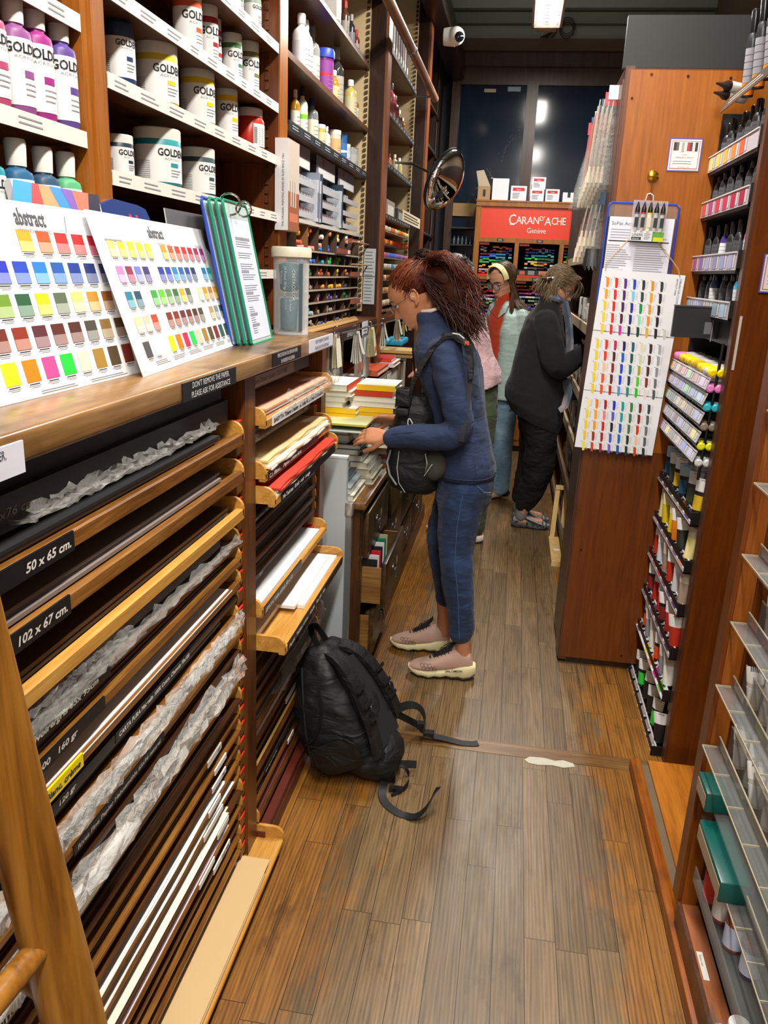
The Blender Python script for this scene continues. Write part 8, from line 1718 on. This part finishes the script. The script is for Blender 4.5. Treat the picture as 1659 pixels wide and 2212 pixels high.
k_ = MB(); k_.strap([(-.375, 3.12, 1.20), (-.365, 3.10, 1.27), (-.335, 3.095, 1.34), (-.300, 3.10, 1.405), (-.255, 3.115, 1.452), (-.21, 3.11, 1.455), (-.165, 3.09, 1.42), (-.145, 3.075, 1.36), (-.143, 3.07, 1.30)], (0, 1, .25), .058, .014, BKF)
k_.strap([(-.143, 3.066, 1.31), (-.148, 3.05, 1.22), (-.155, 3.02, 1.13), (-.16, 3.015, 1.07)], (1, 0, 0), .018, .004, BKD); k_.strap([(-.38, 3.1, 1.19), (-.41, 3.09, 1.22), (-.40, 3.1, 1.25), (-.365, 3.1, 1.24)], (0, 1, 0), .02, .003, BKD)
part(B_, 'shoulder_strap', k_); k_ = MB(); k_.tube([(-.225, 3.085, 1.464), (-.20, 3.082, 1.461), (-.18, 3.08, 1.447)], .002, M('#d8d8d8', .5), 5); k_.cbox((-.168, 3.068, 1.432), (.016, .01, .014), M('#d85030', .5)); part(B_, 'strap_trim', k_)
# pad in the hands
book(-.74, 3.12, -.545, 3.34, 1.078, .007, '#c8c048', 'thin pad with yellow-green cover held open in the woman\'s hands', '#c6c692', name='held_pad', cat='pad', grp='pads in the hands'); book(-.72, 3.1, -.55, 3.3, 1.055, .004, None, 'lower thin pale sheet pad held under the yellow-green one', '#b8c0b8', name='held_pad', cat='pad', grp='pads in the hands')

# ------------------------------------------------ person in the pink shirt, mostly hidden
P = thing('person', 'person in pink shirt and green trousers standing behind the woman in navy fleece', 'person', (-.25, 5.1, 0))
yb = 5.1; S2 = skin('light_skin', '#d0a084'); Hp = hframe((-.40, yb, 1.66), (-.9, .3, -.35)); b = MB(); head(b, Hp, S2)
b.limb([(-.38, yb, 1.62), (-.33, yb, 1.50)], [.05, .055], S2, 14, 3); b.loft([((-.26, yb, .9), X_, Y_, .1, .15), ((-.27, yb, 1.2), X_, Y_, .09, .14), ((-.30, yb, 1.45), X_, Y_, .07, .15)], S2, 18)
b.limb([(-.29, yb-.17, 1.42), (-.26, yb-.2, 1.15), (-.45, yb-.15, 1.1)], [.045, .036, .025], S2, 12, 3); b.limb([(-.29, yb+.17, 1.42), (-.26, yb+.2, 1.15), (-.45, yb+.15, 1.1)], [.045, .036, .025], S2, 12, 3)
hand(b, (-.46, yb-.15, 1.1), (-1, 0, 0), (0, 0, 1), 1, S2); hand(b, (-.46, yb+.15, 1.1), (-1, 0, 0), (0, 0, 1), -1, S2)
b.limb([(-.22, yb-.08, .85), (-.19, yb-.08, .5), (-.165, yb-.06, .1)], [.08, .055, .04], S2, 12, 3); b.limb([(-.28, yb+.1, .85), (-.29, yb+.1, .5), (-.27, yb+.1, .1)], [.08, .055, .04], S2, 12, 3)
mods(part(P, 'body', b), voxel=.006, smooth=3); face_bits(P, Hp)
PK = cloth('pink_cotton', '#d8b0b4', 300, .2, .04, .8, .1, folds=.3); b = MB()
b.loft([((-.205, yb, .985), Vector((1, 0, .35)), Y_, .160, .21), ((-.215, yb, 1.06), Vector((1, 0, .25)), Y_, .162, .205), ((-.24, yb, 1.2), X_, Y_, .135, .19), ((-.265, yb, 1.33), X_, Y_, .120, .20), ((-.29, yb, 1.43), X_, Y_, .11, .19), ((-.31, yb, 1.49), X_, Y_, .085, .12), ((-.325, yb, 1.53), X_, Y_, .06, .07)], PK, 30)
b.limb([(-.29, yb-.18, 1.43), (-.25, yb-.22, 1.2), (-.30, yb-.2, 1.1), (-.44, yb-.16, 1.1)], [.06, .055, .05, .04], PK, 14, 3); b.limb([(-.29, yb+.18, 1.43), (-.25, yb+.22, 1.2), (-.44, yb+.16, 1.1)], [.06, .055, .04], PK, 14, 3)
mods(part(P, 'pink_shirt', b, 'pink shirt'), voxel=.008, smooth=3, disp=.02, dscale=.12)
GN = cloth('green_cotton', '#3c4a2c', 300, .2, .08, .85, .1, folds=.3); b = MB(); b.loft([((-.19, yb, 1.05), X_, Y_, .12, .17), ((-.19, yb, .9), X_, Y_, .13, .18), ((-.2, yb, .8), X_, Y_, .12, .16)], GN, 24)
b.limb([(-.16, yb-.085, .86), (-.15, yb-.085, .6), (-.145, yb-.07, .3), (-.14, yb-.05, .11)], [.105, .088, .075, .066], GN, 18, 4); b.limb([(-.25, yb+.1, .86), (-.27, yb+.1, .5), (-.26, yb+.1, .11)], [.1, .085, .068], GN, 18, 4)
mods(part(P, 'green_trousers', b, 'dark green trousers'), voxel=.008, smooth=2, disp=.015, dscale=.1)
RS = M('#7c2c28', .6); shoe(P, (-.09, yb-.05, 0), (-.36, yb-.06, 0), -1, RS, M('#d8c8c0', .6), '#e0e0e0'); shoe(P, (-.2, yb+.1, 0), (-.47, yb+.1, 0), -1, RS, M('#d8c8c0', .6), '#e0e0e0')
random.seed(8); HG = [M(c, .5) for c in ('#2c2622', '#4c4640', '#6e6860', '#1e1a18', '#8a847c')]; b = MB(); b.ball((-.025, 0, .035), (.10, .09, .095), HG[0], 16, Hp)
def f4(t):
    a = random.uniform(0, 2*PI); el = random.uniform(-.3, 1.4); st = Hp @ Vector((-.03+.09*math.cos(a)*math.cos(el), .08*math.sin(a)*math.cos(el), .035+.085*math.sin(el))); d = (st-Hp.translation).normalized(); p = []
    ph = random.random()*6
    for i in range(8): p.append(st+d*.006*i+Vector((.010*math.sin(i*1.6+ph), .010*math.cos(i*1.6+ph), -.006*i)))
    return p
strands(b, 380, f4, .0025, HG); part(P, 'curly_hair', b, 'dark grey curly hair')

# ------------------------------------------------ girl with the yellow headband
random.seed(12)
P = thing('person', 'girl with pale yellow headband and glasses in orange turtleneck and pale blue-green jacket', 'person', (-.1, 6.22, 0))
gy = 6.22; fd = Vector((-.78, -.62, 0)).normalized(); sd_ = Vector((0, 0, 1)).cross(fd); SG = skin('fair_skin', '#dba585'); Hg = hframe((-.112, gy-.02, 1.636), (-.64, -.70, -.36)); gs = 1.1
def loc(f, s_, z): return Vector((-.062, gy, 0))+fd*f+sd_*s_+Vector((0, 0, z))
b = MB(); head(b, Hg, SG, gs); b.limb([loc(.03, 0, 1.58), loc(.0, 0, 1.47)], [.045, .05], SG, 14, 3)
b.loft([(loc(0, 0, z), fd, sd_, a, c) for z, a, c in ((.85, .09, .14), (1.0, .085, .12), (1.2, .085, .12), (1.42, .06, .14))], SG, 18)
for q in (-1, 1):
    b.limb([loc(-.01, .16*q, 1.40), loc(-.03, .21*q, 1.14), loc(.02, .22*q, .90)], [.042, .034, .024], SG, 12, 3); hand(b, loc(.02, .22*q, .89), (0, 0, -1), sd_*q, q, SG, .3, .92)
    b.limb([loc(0, .085*q, .82), loc(.01, .085*q, .46), loc(-.01, .08*q, .08)], [.08, .052, .035], SG, 12, 3); b.limb([loc(-.01, .08*q, .05), loc(.12, .09*q, .035)], [.033, .024], SG, 10, 2)
mods(part(P, 'body', b), voxel=.004, smooth=2); face_bits(P, Hg, gs, '#b0605a', '#4a3020'); glasses(P, Hg, gs, '#3c4448', .0245, .0022, 3)
OR = cloth('orange_knit', '#bf3a12', 220, .9, .15, .9, .3); b = MB(); b.loft([(loc(.035, -.01, z), fd, sd_, a, c) for z, a, c in ((.95, .10, .10), (1.15, .105, .11), (1.35, .105, .125), (1.42, .085, .12), (1.46, .064, .075), (1.49, .060, .065), (1.53, .063, .066), (1.555, .056, .060))], OR, 28); mods(part(P, 'turtleneck', b, 'orange knitted turtleneck'), voxel=.006, smooth=2, disp=.01, dscale=.05)
JK = cloth('pale_green_cotton', '#b2c8c2', 300, .2, .04, .8, .1, folds=.25); b = MB()
for q in (-1, 1):
    b.loft([(loc(f, s_*q, z), fd, sd_, a, c) for z, f, s_, a, c in ((.79, -.01, .115, .135, .105), (.95, -.01, .115, .135, .105), (1.1, -.01, .11, .13, .10), (1.28, -.005, .11, .125, .095), (1.40, -.01, .10, .105, .085), (1.455, -.015, .075, .07, .06))], JK, 24)
    b.limb([loc(-.01, .165*q, 1.405), loc(-.02, .20*q, 1.25), loc(-.03, .235*q, 1.08), loc(.015, .235*q, .88)], [.054, .054, .052, .048], JK, 16, 4)
b.loft([(loc(-.045, 0, z), fd, sd_, a, c) for z, a, c in ((.79, .10, .2), (1.1, .09, .18), (1.35, .085, .17), (1.45, .06, .1), (1.50, .04, .07))], JK, 24)
mods(part(P, 'open_jacket', b, 'pale blue-green open jacket'), voxel=.007, smooth=3, disp=.012, dscale=.1)
b = MB()
for q in (-1, 1): b.loft([(loc(.045, .055*q, 1.50), fd, sd_, .012, .014), (loc(.075, .075*q, 1.47), fd, sd_, .018, .030), (loc(.10, .075*q, 1.42), fd, sd_, .012, .034), (loc(.115, .055*q, 1.385), fd, sd_, .006, .008)], JK, 14)
part(P, 'jacket_collar', b); b = MB()
for k in range(5): b.ball(loc(.125, -.03, 1.32-.12*k), .006, STEEL, 10)
part(P, 'snap_buttons', b)
LD = cloth('light_denim', '#6f8fa8', 500, .3, .12, .85, .1, folds=.3, wash='#8fb0c4'); b = MB(); b.loft([(loc(0, 0, .92), fd, sd_, .1, .15), (loc(0, 0, .80), fd, sd_, .115, .165)], LD, 22)
for q in (-1, 1): b.limb([loc(0, .09*q, .80), loc(.01, .09*q, .5), loc(0, .085*q, .25), loc(0, .085*q, .105)], [.095, .082, .078, .078], LD, 18, 4)
mods(part(P, 'light_jeans', b), voxel=.007, smooth=2, disp=.014, dscale=.09)
shoe(P, (.065, 6.30, 0), (-.10, 6.215, 0), -1, M('#101012', .25), M('#26262a', .6), '#18181a', s=1); shoe(P, (-.03, 6.42, 0), (-.22, 6.33, 0), -1, M('#101012', .25), M('#26262a', .6), '#18181a')
b = MB(); b.cbox((.0, 6.225, .075), (.03, .006, .022), STEEL); part(P, 'shoe_buckle', b)
b = MB(); HB = [M(c, .45, spec=.4) for c in ('#4a3020', '#5c3e28', '#3a241a', '#6e4c32')]
b.ball((-.026, 0, .040), (.104, .091, .096), HB[0], 18, Hg)
def f5(t):
    q = random.choice((-1, 1, -1, -1)); st = Hg @ Vector((.062-.12*random.random(), .062*q*random.uniform(.2, 1.2), .095+.02*random.random()-.03*random.random())); m1 = Hg @ Vector((-.05+.03*random.random(), .088*q, .01)); e_ = loc(-.02+random.gauss(0, .02), q*random.uniform(.09, .16), random.uniform(1.22, 1.40))
    if q < 0: e_ = Vector((random.gauss(.075, .02), gy-.13+random.gauss(0, .02), random.uniform(1.34, 1.45)))
    return [outside(p, Hg, 1.0, 1.04, Vector((-.026, 0, .038)), (.105, .092, .097)) for p in bez([st, (st+m1)/2+rv(.006), m1, (m1+e_)/2+rv(.01), e_], 11)]
strands(b, 800, f5, .0015, HB)
def f6(t):
    st = Hg @ Vector((-.02, .078, -.02)); e_ = Vector((random.gauss(-.055, .012), gy-.16, random.uniform(1.10, 1.24))); return bez([st, Vector((-.012, gy-.15, 1.45))+rv(.01), Vector((-.03, gy-.165, 1.33))+rv(.008), e_], 10)
strands(b, 200, f6, .0016, HB); part(P, 'long_hair', b, 'long brown hair')
b = MB(); b.tube([Hg @ (Vector((.042, .084*math.cos(a), .030+.094*math.sin(a)))*gs) for a in [PI*i/16 for i in range(17)]], .021, M('#e4dda0', .7, bump=.3, bscale=90), 10, flat=(.28, 1)); part(P, 'headband', b, 'pale yellow headband')
b = MB(); e_ = Hg @ Vector((-.004, .083, -.045)); b.tube([e_+Vector((.007*math.cos(a), 0, .009*math.sin(a)-.01)) for a in [i*PI/6 for i in range(12)]], .0015, BRASS, 6, closed=True); e_ = Hg @ Vector((-.004, -.083, -.045)); b.tube([e_+Vector((.007*math.cos(a), 0, .009*math.sin(a)-.01)) for a in [i*PI/6 for i in range(12)]], .0015, BRASS, 6, closed=True); part(P, 'earrings', b)

# ------------------------------------------------ woman in the charcoal coat
random.seed(13)
P = thing('person', 'person with clipped grey-blond hair in charcoal coat, black trousers and sandals', 'person', (.2, 5.45, 0))
cy_ = 5.42; SC = skin('pink_skin', '#d09a80'); Hc = hframe((.268, cy_, 1.625), (.86, -.12, -.50))
b = MB(); head(b, Hc, SC, 1.0); b.limb([(.25, cy_, 1.60), (.215, cy_, 1.50)], [.05, .056], SC, 14, 3)
b.loft([((.19, cy_, z), X_, Y_, a, c) for z, a, c in ((.8, .1, .16), (1.0, .1, .15), (1.25, .1, .15), (1.45, .07, .15))], SC, 18)
b.limb([(.19, cy_-.17, 1.42), (.27, cy_-.21, 1.13), (.44, cy_-.12, 1.24)], [.045, .037, .026], SC, 12, 3); b.limb([(.19, cy_+.17, 1.42), (.27, cy_+.2, 1.13), (.44, cy_+.12, 1.22)], [.045, .037, .026], SC, 12, 3)
hand(b, (.452, cy_-.115, 1.25), (.95, .2, .3), (0, -.9, .4), 1, SC, .5, .92); hand(b, (.452, cy_+.115, 1.23), (.95, -.2, .3), (0, .9, .4), -1, SC, .5, .92)
b.limb([(.20, cy_-.09, .85), (.22, cy_-.06, .48), (.165, cy_+.05, .10)], [.09, .06, .038], SC, 12, 3); b.limb([(.20, cy_+.1, .85), (.24, cy_+.12, .48), (.16, cy_+.2, .10)], [.09, .06, .038], SC, 12, 3)
b.limb([(.15, cy_+.05, .06), (.29, cy_+.05, .045)], [.036, .03], SC, 12, 2); b.limb([(.15, cy_+.2, .06), (.29, cy_+.2, .045)], [.036, .03], SC, 12, 2)
mods(part(P, 'body', b), voxel=.0045, smooth=2); face_bits(P, Hc, 1., '#a86a60', '#8a7058'); glasses(P, Hc, 1., '#6a6058', .021, .0012, 2.4)
CT_ = cloth('charcoal_fleece', '#141517', 160, .9, .4, .95, .05); b = MB()
b.loft([((.190, cy_, .76), Vector((1, 0, -.45)), Y_, .165, .20), ((.172, cy_, .84), Vector((1, 0, -.40)), Y_, .200, .225), ((.17, cy_, .93), Vector((1, 0, -.25)), Y_, .197, .225), ((.175, cy_, 1.05), X_, Y_, .178, .215), ((.18, cy_, 1.2), X_, Y_, .16, .205), ((.185, cy_, 1.33), X_, Y_, .140, .205), ((.19, cy_, 1.42), X_, Y_, .12, .19), ((.195, cy_, 1.48), X_, Y_, .09, .13), ((.205, cy_, 1.53), X_, Y_, .066, .085), ((.215, cy_, 1.565), X_, Y_, .06, .075)], CT_, 32, 2.2)
b.limb([(.19, cy_-.17, 1.42), (.23, cy_-.215, 1.28), (.285, cy_-.225, 1.15), (.36, cy_-.19, 1.17), (.445, cy_-.125, 1.235)], [.078, .080, .077, .066, .055], CT_, 18, 4); b.limb([(.19, cy_+.17, 1.42), (.27, cy_+.22, 1.15), (.445, cy_+.12, 1.22)], [.078, .074, .055], CT_, 18, 4)
mods(part(P, 'fleece_coat', b, 'charcoal fleece coat'), voxel=.007, smooth=3, disp=.018, dscale=.12)
BT = cloth('black_trousers', '#060607', 300, .3, .1, .85, .0, folds=.4); b = MB(); b.loft([((.19, cy_, .9), X_, Y_, .12, .18), ((.19, cy_, .76), X_, Y_, .12, .17)], BT, 22)
b.limb([(.21, cy_-.08, .80), (.24, cy_-.06, .60), (.235, cy_-.02, .40), (.20, cy_+.03, .25), (.175, cy_+.05, .17)], [.12, .105, .098, .085, .066], BT, 20, 4); b.limb([(.19, cy_+.1, .80), (.19, cy_+.12, .45), (.145, cy_+.2, .18)], [.11, .09, .06], BT, 20, 4)
mods(part(P, 'trousers', b, 'black trousers'), voxel=.007, smooth=2, disp=.03, dscale=.12)
b = MB(); SF = cloth('scarf_cotton', '#5a6878', 200, .3, .2, .9, .1, wash='#c0b0b4'); 
b.tube([(.225+.062*math.cos(a), cy_+.075*math.sin(a), 1.56+.02*math.cos(a)*-1) for a in [i*PI/8 for i in range(16)]], .022, SF, 8, closed=True); b.strap([(.30, cy_-.06, 1.53), (.335, cy_-.10, 1.42), (.352, cy_-.14, 1.30), (.36, cy_-.15, 1.2)], (.5, -1, 0), .06, .02, SF); b.strap([(.355, cy_-.15, 1.06), (.375, cy_-.18, .98), (.36, cy_-.2, .90), (.33, cy_-.2, .87)], (.6, -1, .4), .07, .015, SF); part(P, 'scarf', b, 'blue-grey patterned scarf')
SGY = M('#5f6468', .7); 
for hy in (cy_+.05, cy_+.2):
    T = shoe(P, (.105, hy+.01, 0), (.362, hy, 0), -1, M('#8e9294', .8, bump=.4), M('#4a4c4e', .7), '#111', sandal=True)
    b = MB(); k = .257/.283
    for xx, zz, w_ in ((.10, .108, .041), (.145, .086, .046), (.18, .072, .049), (.215, .060, .047), (.245, .052, .041)):
        pts = [T @ (Vector((xx+.012*math.sin(a*.5), w_*math.cos(a)*1.04, .026+(zz-.024)*math.sin(a)))*k) for a in [PI*i/10 for i in range(11)]]; b.strap(pts, T.to_3x3() @ Vector((1, 0, 0)), .014, .004, M('#1c1d20', .6))
    b.strap([T @ (Vector(p)*k) for p in ((.0, .036, .06), (-.004, 0, .085), (.0, -.036, .06))], (0, 0, 1), .02, .004, M('#1c1d20', .6)); b.strap([T @ (Vector(p)*k) for p in ((.02, -.04, .04), (.08, -.044, .085), (.14, -.047, .06), (.24, -.046, .03))], (0, 0, 1), .012, .004, M('#1c1d20', .6)); part(P, 'sandal_straps', b)
b = MB(); b.limb([(.165, cy_+.05, .16), (.16, cy_+.05, .08)], [.044, .046], M('#70726e', .9), 14, 3); b.limb([(.150, cy_+.2, .16), (.15, cy_+.2, .08)], [.044, .046], M('#70726e', .9), 14, 3); part(P, 'socks', b)
b = MB(); HC = [M(c, .5, spec=.35) for c in ('#5c4630', '#7c6448', '#4a3626', '#94805e', '#8a7860')]; b.ball((-.024, 0, .034), (.098, .085, .09), HC[0], 18, Hc)
CL = Vector((.185, cy_-.035, 1.672))
def f7(t):
    a = random.uniform(-1, 1); u = random.random(); st = Hc @ Vector((.085-.12*u, .08*math.sin(a*1.5), .105*math.cos(a*1.25)+.01)); 
    if random.random() < .35: st = Hc @ Vector((.05-.08*u, random.choice((-1, 1))*.082, .05*random.random()))
    e_ = CL+rv(.012); return outs(bez([st, (st+e_)/2+Hc.to_3x3() @ Vector((0, .02*a, .03)), e_], 9), Hc)
strands(b, 900, f7, .0014, HC)
def f8(t):
    st = CL+rv(.012); e_ = Vector((random.gauss(.155, .03), cy_-.05+random.gauss(0, .03), random.gauss(1.60, .03))); return bez([st, (st+e_)/2+rv(.02)+Vector((-.02, 0, .02)), e_], 8)
strands(b, 260, f8, .0014, HC)
def f9(t):
    st = Hc @ Vector((.07, random.uniform(-.07, .07), .09)); e_ = Hc @ Vector((.115+random.gauss(0, .008), random.uniform(-.06, .06), .01+random.gauss(0, .015))); return outs(bez([st, (st+e_)/2+Hc.to_3x3() @ Vector((.03, 0, .02)), e_], 7), Hc)
strands(b, 120, f9, .0013, HC)
def f10(t):
    st = Hc @ Vector((-.03-.03*random.random(), -.083, random.uniform(-.01, .06))); e_ = Vector((random.gauss(.20, .025), cy_-.09, random.gauss(1.565, .02))); return outs(bez([st, (st+e_)/2+rv(.012), e_], 7), Hc)
strands(b, 260, f10, .0014, HC); part(P, 'clipped_hair', b, 'grey-blond hair')
b = MB(); T = frame(CL+Vector((.0, -.02, .0)), (1, 0, .15), (0, -1, .2)); b.limb([T @ Vector((-.04, .01, 0)), T @ Vector((-.01, .028, .012)), T @ Vector((.03, .02, .005))], [.006, .013, .008], M('#3a2018', .2), 12, 4); b.limb([T @ Vector((.026, .028, .006)), T @ Vector((.036, .022, .003))], [.009, .007], M('#d8d0c8', .2, .5), 10, 2); part(P, 'hair_clip', b)
mb = MB(); mb.bevbox((.44, cy_-.22, 1.22), (.56, cy_-.02, 1.30), .006, M('#8a949c', .4)); mb.box((.43, cy_-.2, 1.30), (.55, cy_-.05, 1.315), M('#c8c4c8', .4)); mb.box((.43, cy_-.17, 1.3155), (.52, cy_-.09, 1.317), M('#c84040', .5)); solo('supply_basket', mb, 'grey tray with white and red packs in front of the charcoal coat', 'basket')
# ================================================================ BACKPACK ON THE FLOOR
BG = thing('backpack', 'big black backpack slumped on the floor against the paper rack', 'backpack', (-.42, 2.5, 0))
# frame of the bag: base point, height, width (along the aisle) and thickness
hh = Vector((-.24, .07, .43)).normalized(); wd = Vector((.18, 1, -.10)); wd = (wd-hh*wd.dot(hh)).normalized(); th_ = wd.cross(hh)   # th_ points to the aisle (back panel side)
if th_.x < 0: th_ = -th_
o0 = Vector((-.385, 2.425, .035))
def bp(w_, t_, h_): return o0+wd*w_+th_*t_+hh*h_*.82
rg = [(.025, .02, .10, .085), (.05, .015, .135, .115), (.12, .0, .15, .140), (.22, .0, .15, .138), (.32, .01, .144, .118), (.42, .025, .128, .09), (.49, .04, .105, .062), (.525, .045, .07, .035)]
b = MB(); b.loft([(bp(0, c-.012, h_+.018), wd, th_, a, t_, 3.0) for h_, c, a, t_ in rg], BKF, 36)
b.ball((-.37, 2.43, .085), (.125, .13, .083), BKF, 20); b.ball((-.33, 2.42, .065), (.075, .11, .063), BKF, 18)
mods(part(BG, 'bag_body', b), voxel=.008, smooth=3, disp=.022, dscale=.12)
b = MB(); b.loft([(bp(0, (.120-.09*max(0, h_-.25)), h_), wd, th_, a, .014, 3.0) for h_, a in ((.06, .10), (.12, .115), (.3, .11), (.44, .095))], cloth('back_mesh', '#08090a', 700, .8, .2, .9, .0), 26); part(BG, 'back_panel', b)
def S_(name, pts, w_, t_, wdir, mat=BKF): b = MB(); b.strap(bez(pts, 16) if len(pts) < 7 else pts, wdir, w_, t_, mat); return part(BG, name, b)
S_('shoulder_strap', [bp(-.045, .075, .50), bp(-.085, .135, .47), bp(-.10, .15, .36), bp(-.095, .145, .22), bp(-.115, .135, .10), bp(-.12, .12, .05)], .062, .016, wd)
S_('shoulder_strap', [bp(.035, .075, .50), bp(.075, .13, .47), bp(.10, .15, .36), bp(.105, .15, .22), bp(.115, .14, .14), bp(.12, .13, .10)], .062, .016, wd)
for s_ in (-1, 1):
    b = MB()
    for h_ in (.2, .26, .33): b.strap([bp((.10*s_)-.034, .158, h_), bp(.10*s_+.034, .158, h_)], hh, .012, .004, BKD)
    c_ = bp(.10*s_, .166, .235); b.tube([c_+wd*.014*math.cos(a)+hh*.014*math.sin(a) for a in [i*PI/6 for i in range(12)]], .0028, M('#1d1d20', .3), 6, closed=True); part(BG, 'strap_loop', b)
b = MB(); b.strap(bez([bp(-.035, .045, .53), bp(-.045, .04, .62), bp(.0, .035, .67), bp(.035, .04, .62), bp(.03, .045, .53)], 14), th_, .022, .005, BKD); part(BG, 'grab_handle', b)
b = MB()
b.tube(bez([bp(-.155, .05, .42), bp(-.165, .03, .30), bp(-.16, -.02, .22), bp(-.15, -.09, .20)], 12), .004, BKD, 6); b.tube(bez([bp(-.15, .06, .1), bp(-.165, .03, .18), bp(-.165, -.04, .16), bp(-.145, -.10, .2)], 12), .0035, BKD, 6); b.tube(bez([bp(-.12, .0, .5), bp(-.155, -.04, .35), bp(-.15, -.1, .2), bp(-.12, -.12, .1)], 12), .004, M('#1b1c1f', .4), 6); part(BG, 'zip_line', b)
b = MB(); b.loft([(bp(-.135, -.005, .05), th_, hh, .075, .01), (bp(-.16, .0, .10), th_, hh, .085, .02), (bp(-.163, .0, .17), th_, hh, .085, .012)], BKF, 16); part(BG, 'side_pocket', b)
# loose webbing on the floor
F = lambda x, y, z=.004: Vector((x, y, z))
b = MB(); b.strap(bez([bp(.12, .14, .12), Vector((-.265, 2.66, .15)), Vector((-.20, 2.66, .16)), Vector((-.19, 2.65, .08)), Vector((-.21, 2.62, .05))], 16), (0, 1, .3), .03, .003, BKD)
b.strap([bp(.12, .13, .1), F(-.235, 2.66, .06), F(-.2, 2.66, .03), F(-.16, 2.655, .02), F(-.12, 2.66, .012), F(-.06, 2.655, .006), F(-.02, 2.66, .005), F(.0, 2.668, .006)], (.2, 1, .2), .026, .003, BKD); b.cbox((-.185, 2.655, .03), (.04, .03, .014), BKD); b.cbox((-.215, 2.665, .055), (.03, .03, .02), BKD); part(BG, 'waist_strap', b)
b = MB(); b.strap([bp(-.12, .13, .06), F(-.285, 2.40, .06), F(-.265, 2.405, .05), F(-.235, 2.42, .045), F(-.205, 2.432, .04)], (0, .5, 1), .026, .003, BKD); b.strap(bez([F(-.27, 2.40, .05), F(-.21, 2.42, .04), F(-.20, 2.34, .01), F(-.25, 2.31, .006), F(-.27, 2.29, .004)], 12), (0, .6, 1), .012, .003, BKD)
b.cbox((-.282, 2.385, .07), (.03, .014, .03), M('#141416', .3)); b.cbox((-.285, 2.36, .035), (.036, .02, .04), M('#101012', .3)); b.cbox((-.26, 2.32, .012), (.045, .02, .012), M('#141416', .3)); part(BG, 'adjuster_strap', b)
b = MB(); b.strap(bez([F(-.30, 2.34, .03), F(-.315, 2.26, .0), F(-.27, 2.22, .006), F(-.22, 2.20, .004)], 10)+bez([F(-.21, 2.20, .004), F(-.17, 2.17, .012), F(-.14, 2.20, .03), F(-.135, 2.235, .06), F(-.115, 2.27, .075)], 12), (.25, 1, .2), .026, .003, BKD); part(BG, 'hip_strap', b)
b = MB()
for k in range(9): c_ = Vector((-.545+.004*k, 2.395-.006*k, .062-.007*k)); b.tube([c_+Vector((.006*math.cos(a), .004*math.sin(a)*(k % 2), .006*math.sin(a))) for a in [i*PI/4 for i in range(8)]], .0013, M('#6a6450', .3, .8), 5, closed=True)
part(BG, 'key_chain', b)
# paint spill and scrape marks on the floor
mb = MB(); pl = [(.17, 2.605), (.19, 2.628), (.24, 2.632), (.28, 2.622), (.31, 2.632), (.345, 2.62), (.35, 2.60), (.31, 2.585), (.27, 2.592), (.22, 2.583), (.185, 2.588)]
mb.prism(pl, .0004, .0022, M('#b8b4a4', .6, var=.2, vscale=60)); solo('paint_splotch', mb, 'pale dried paint splotch on the floor band', 'paint mark')
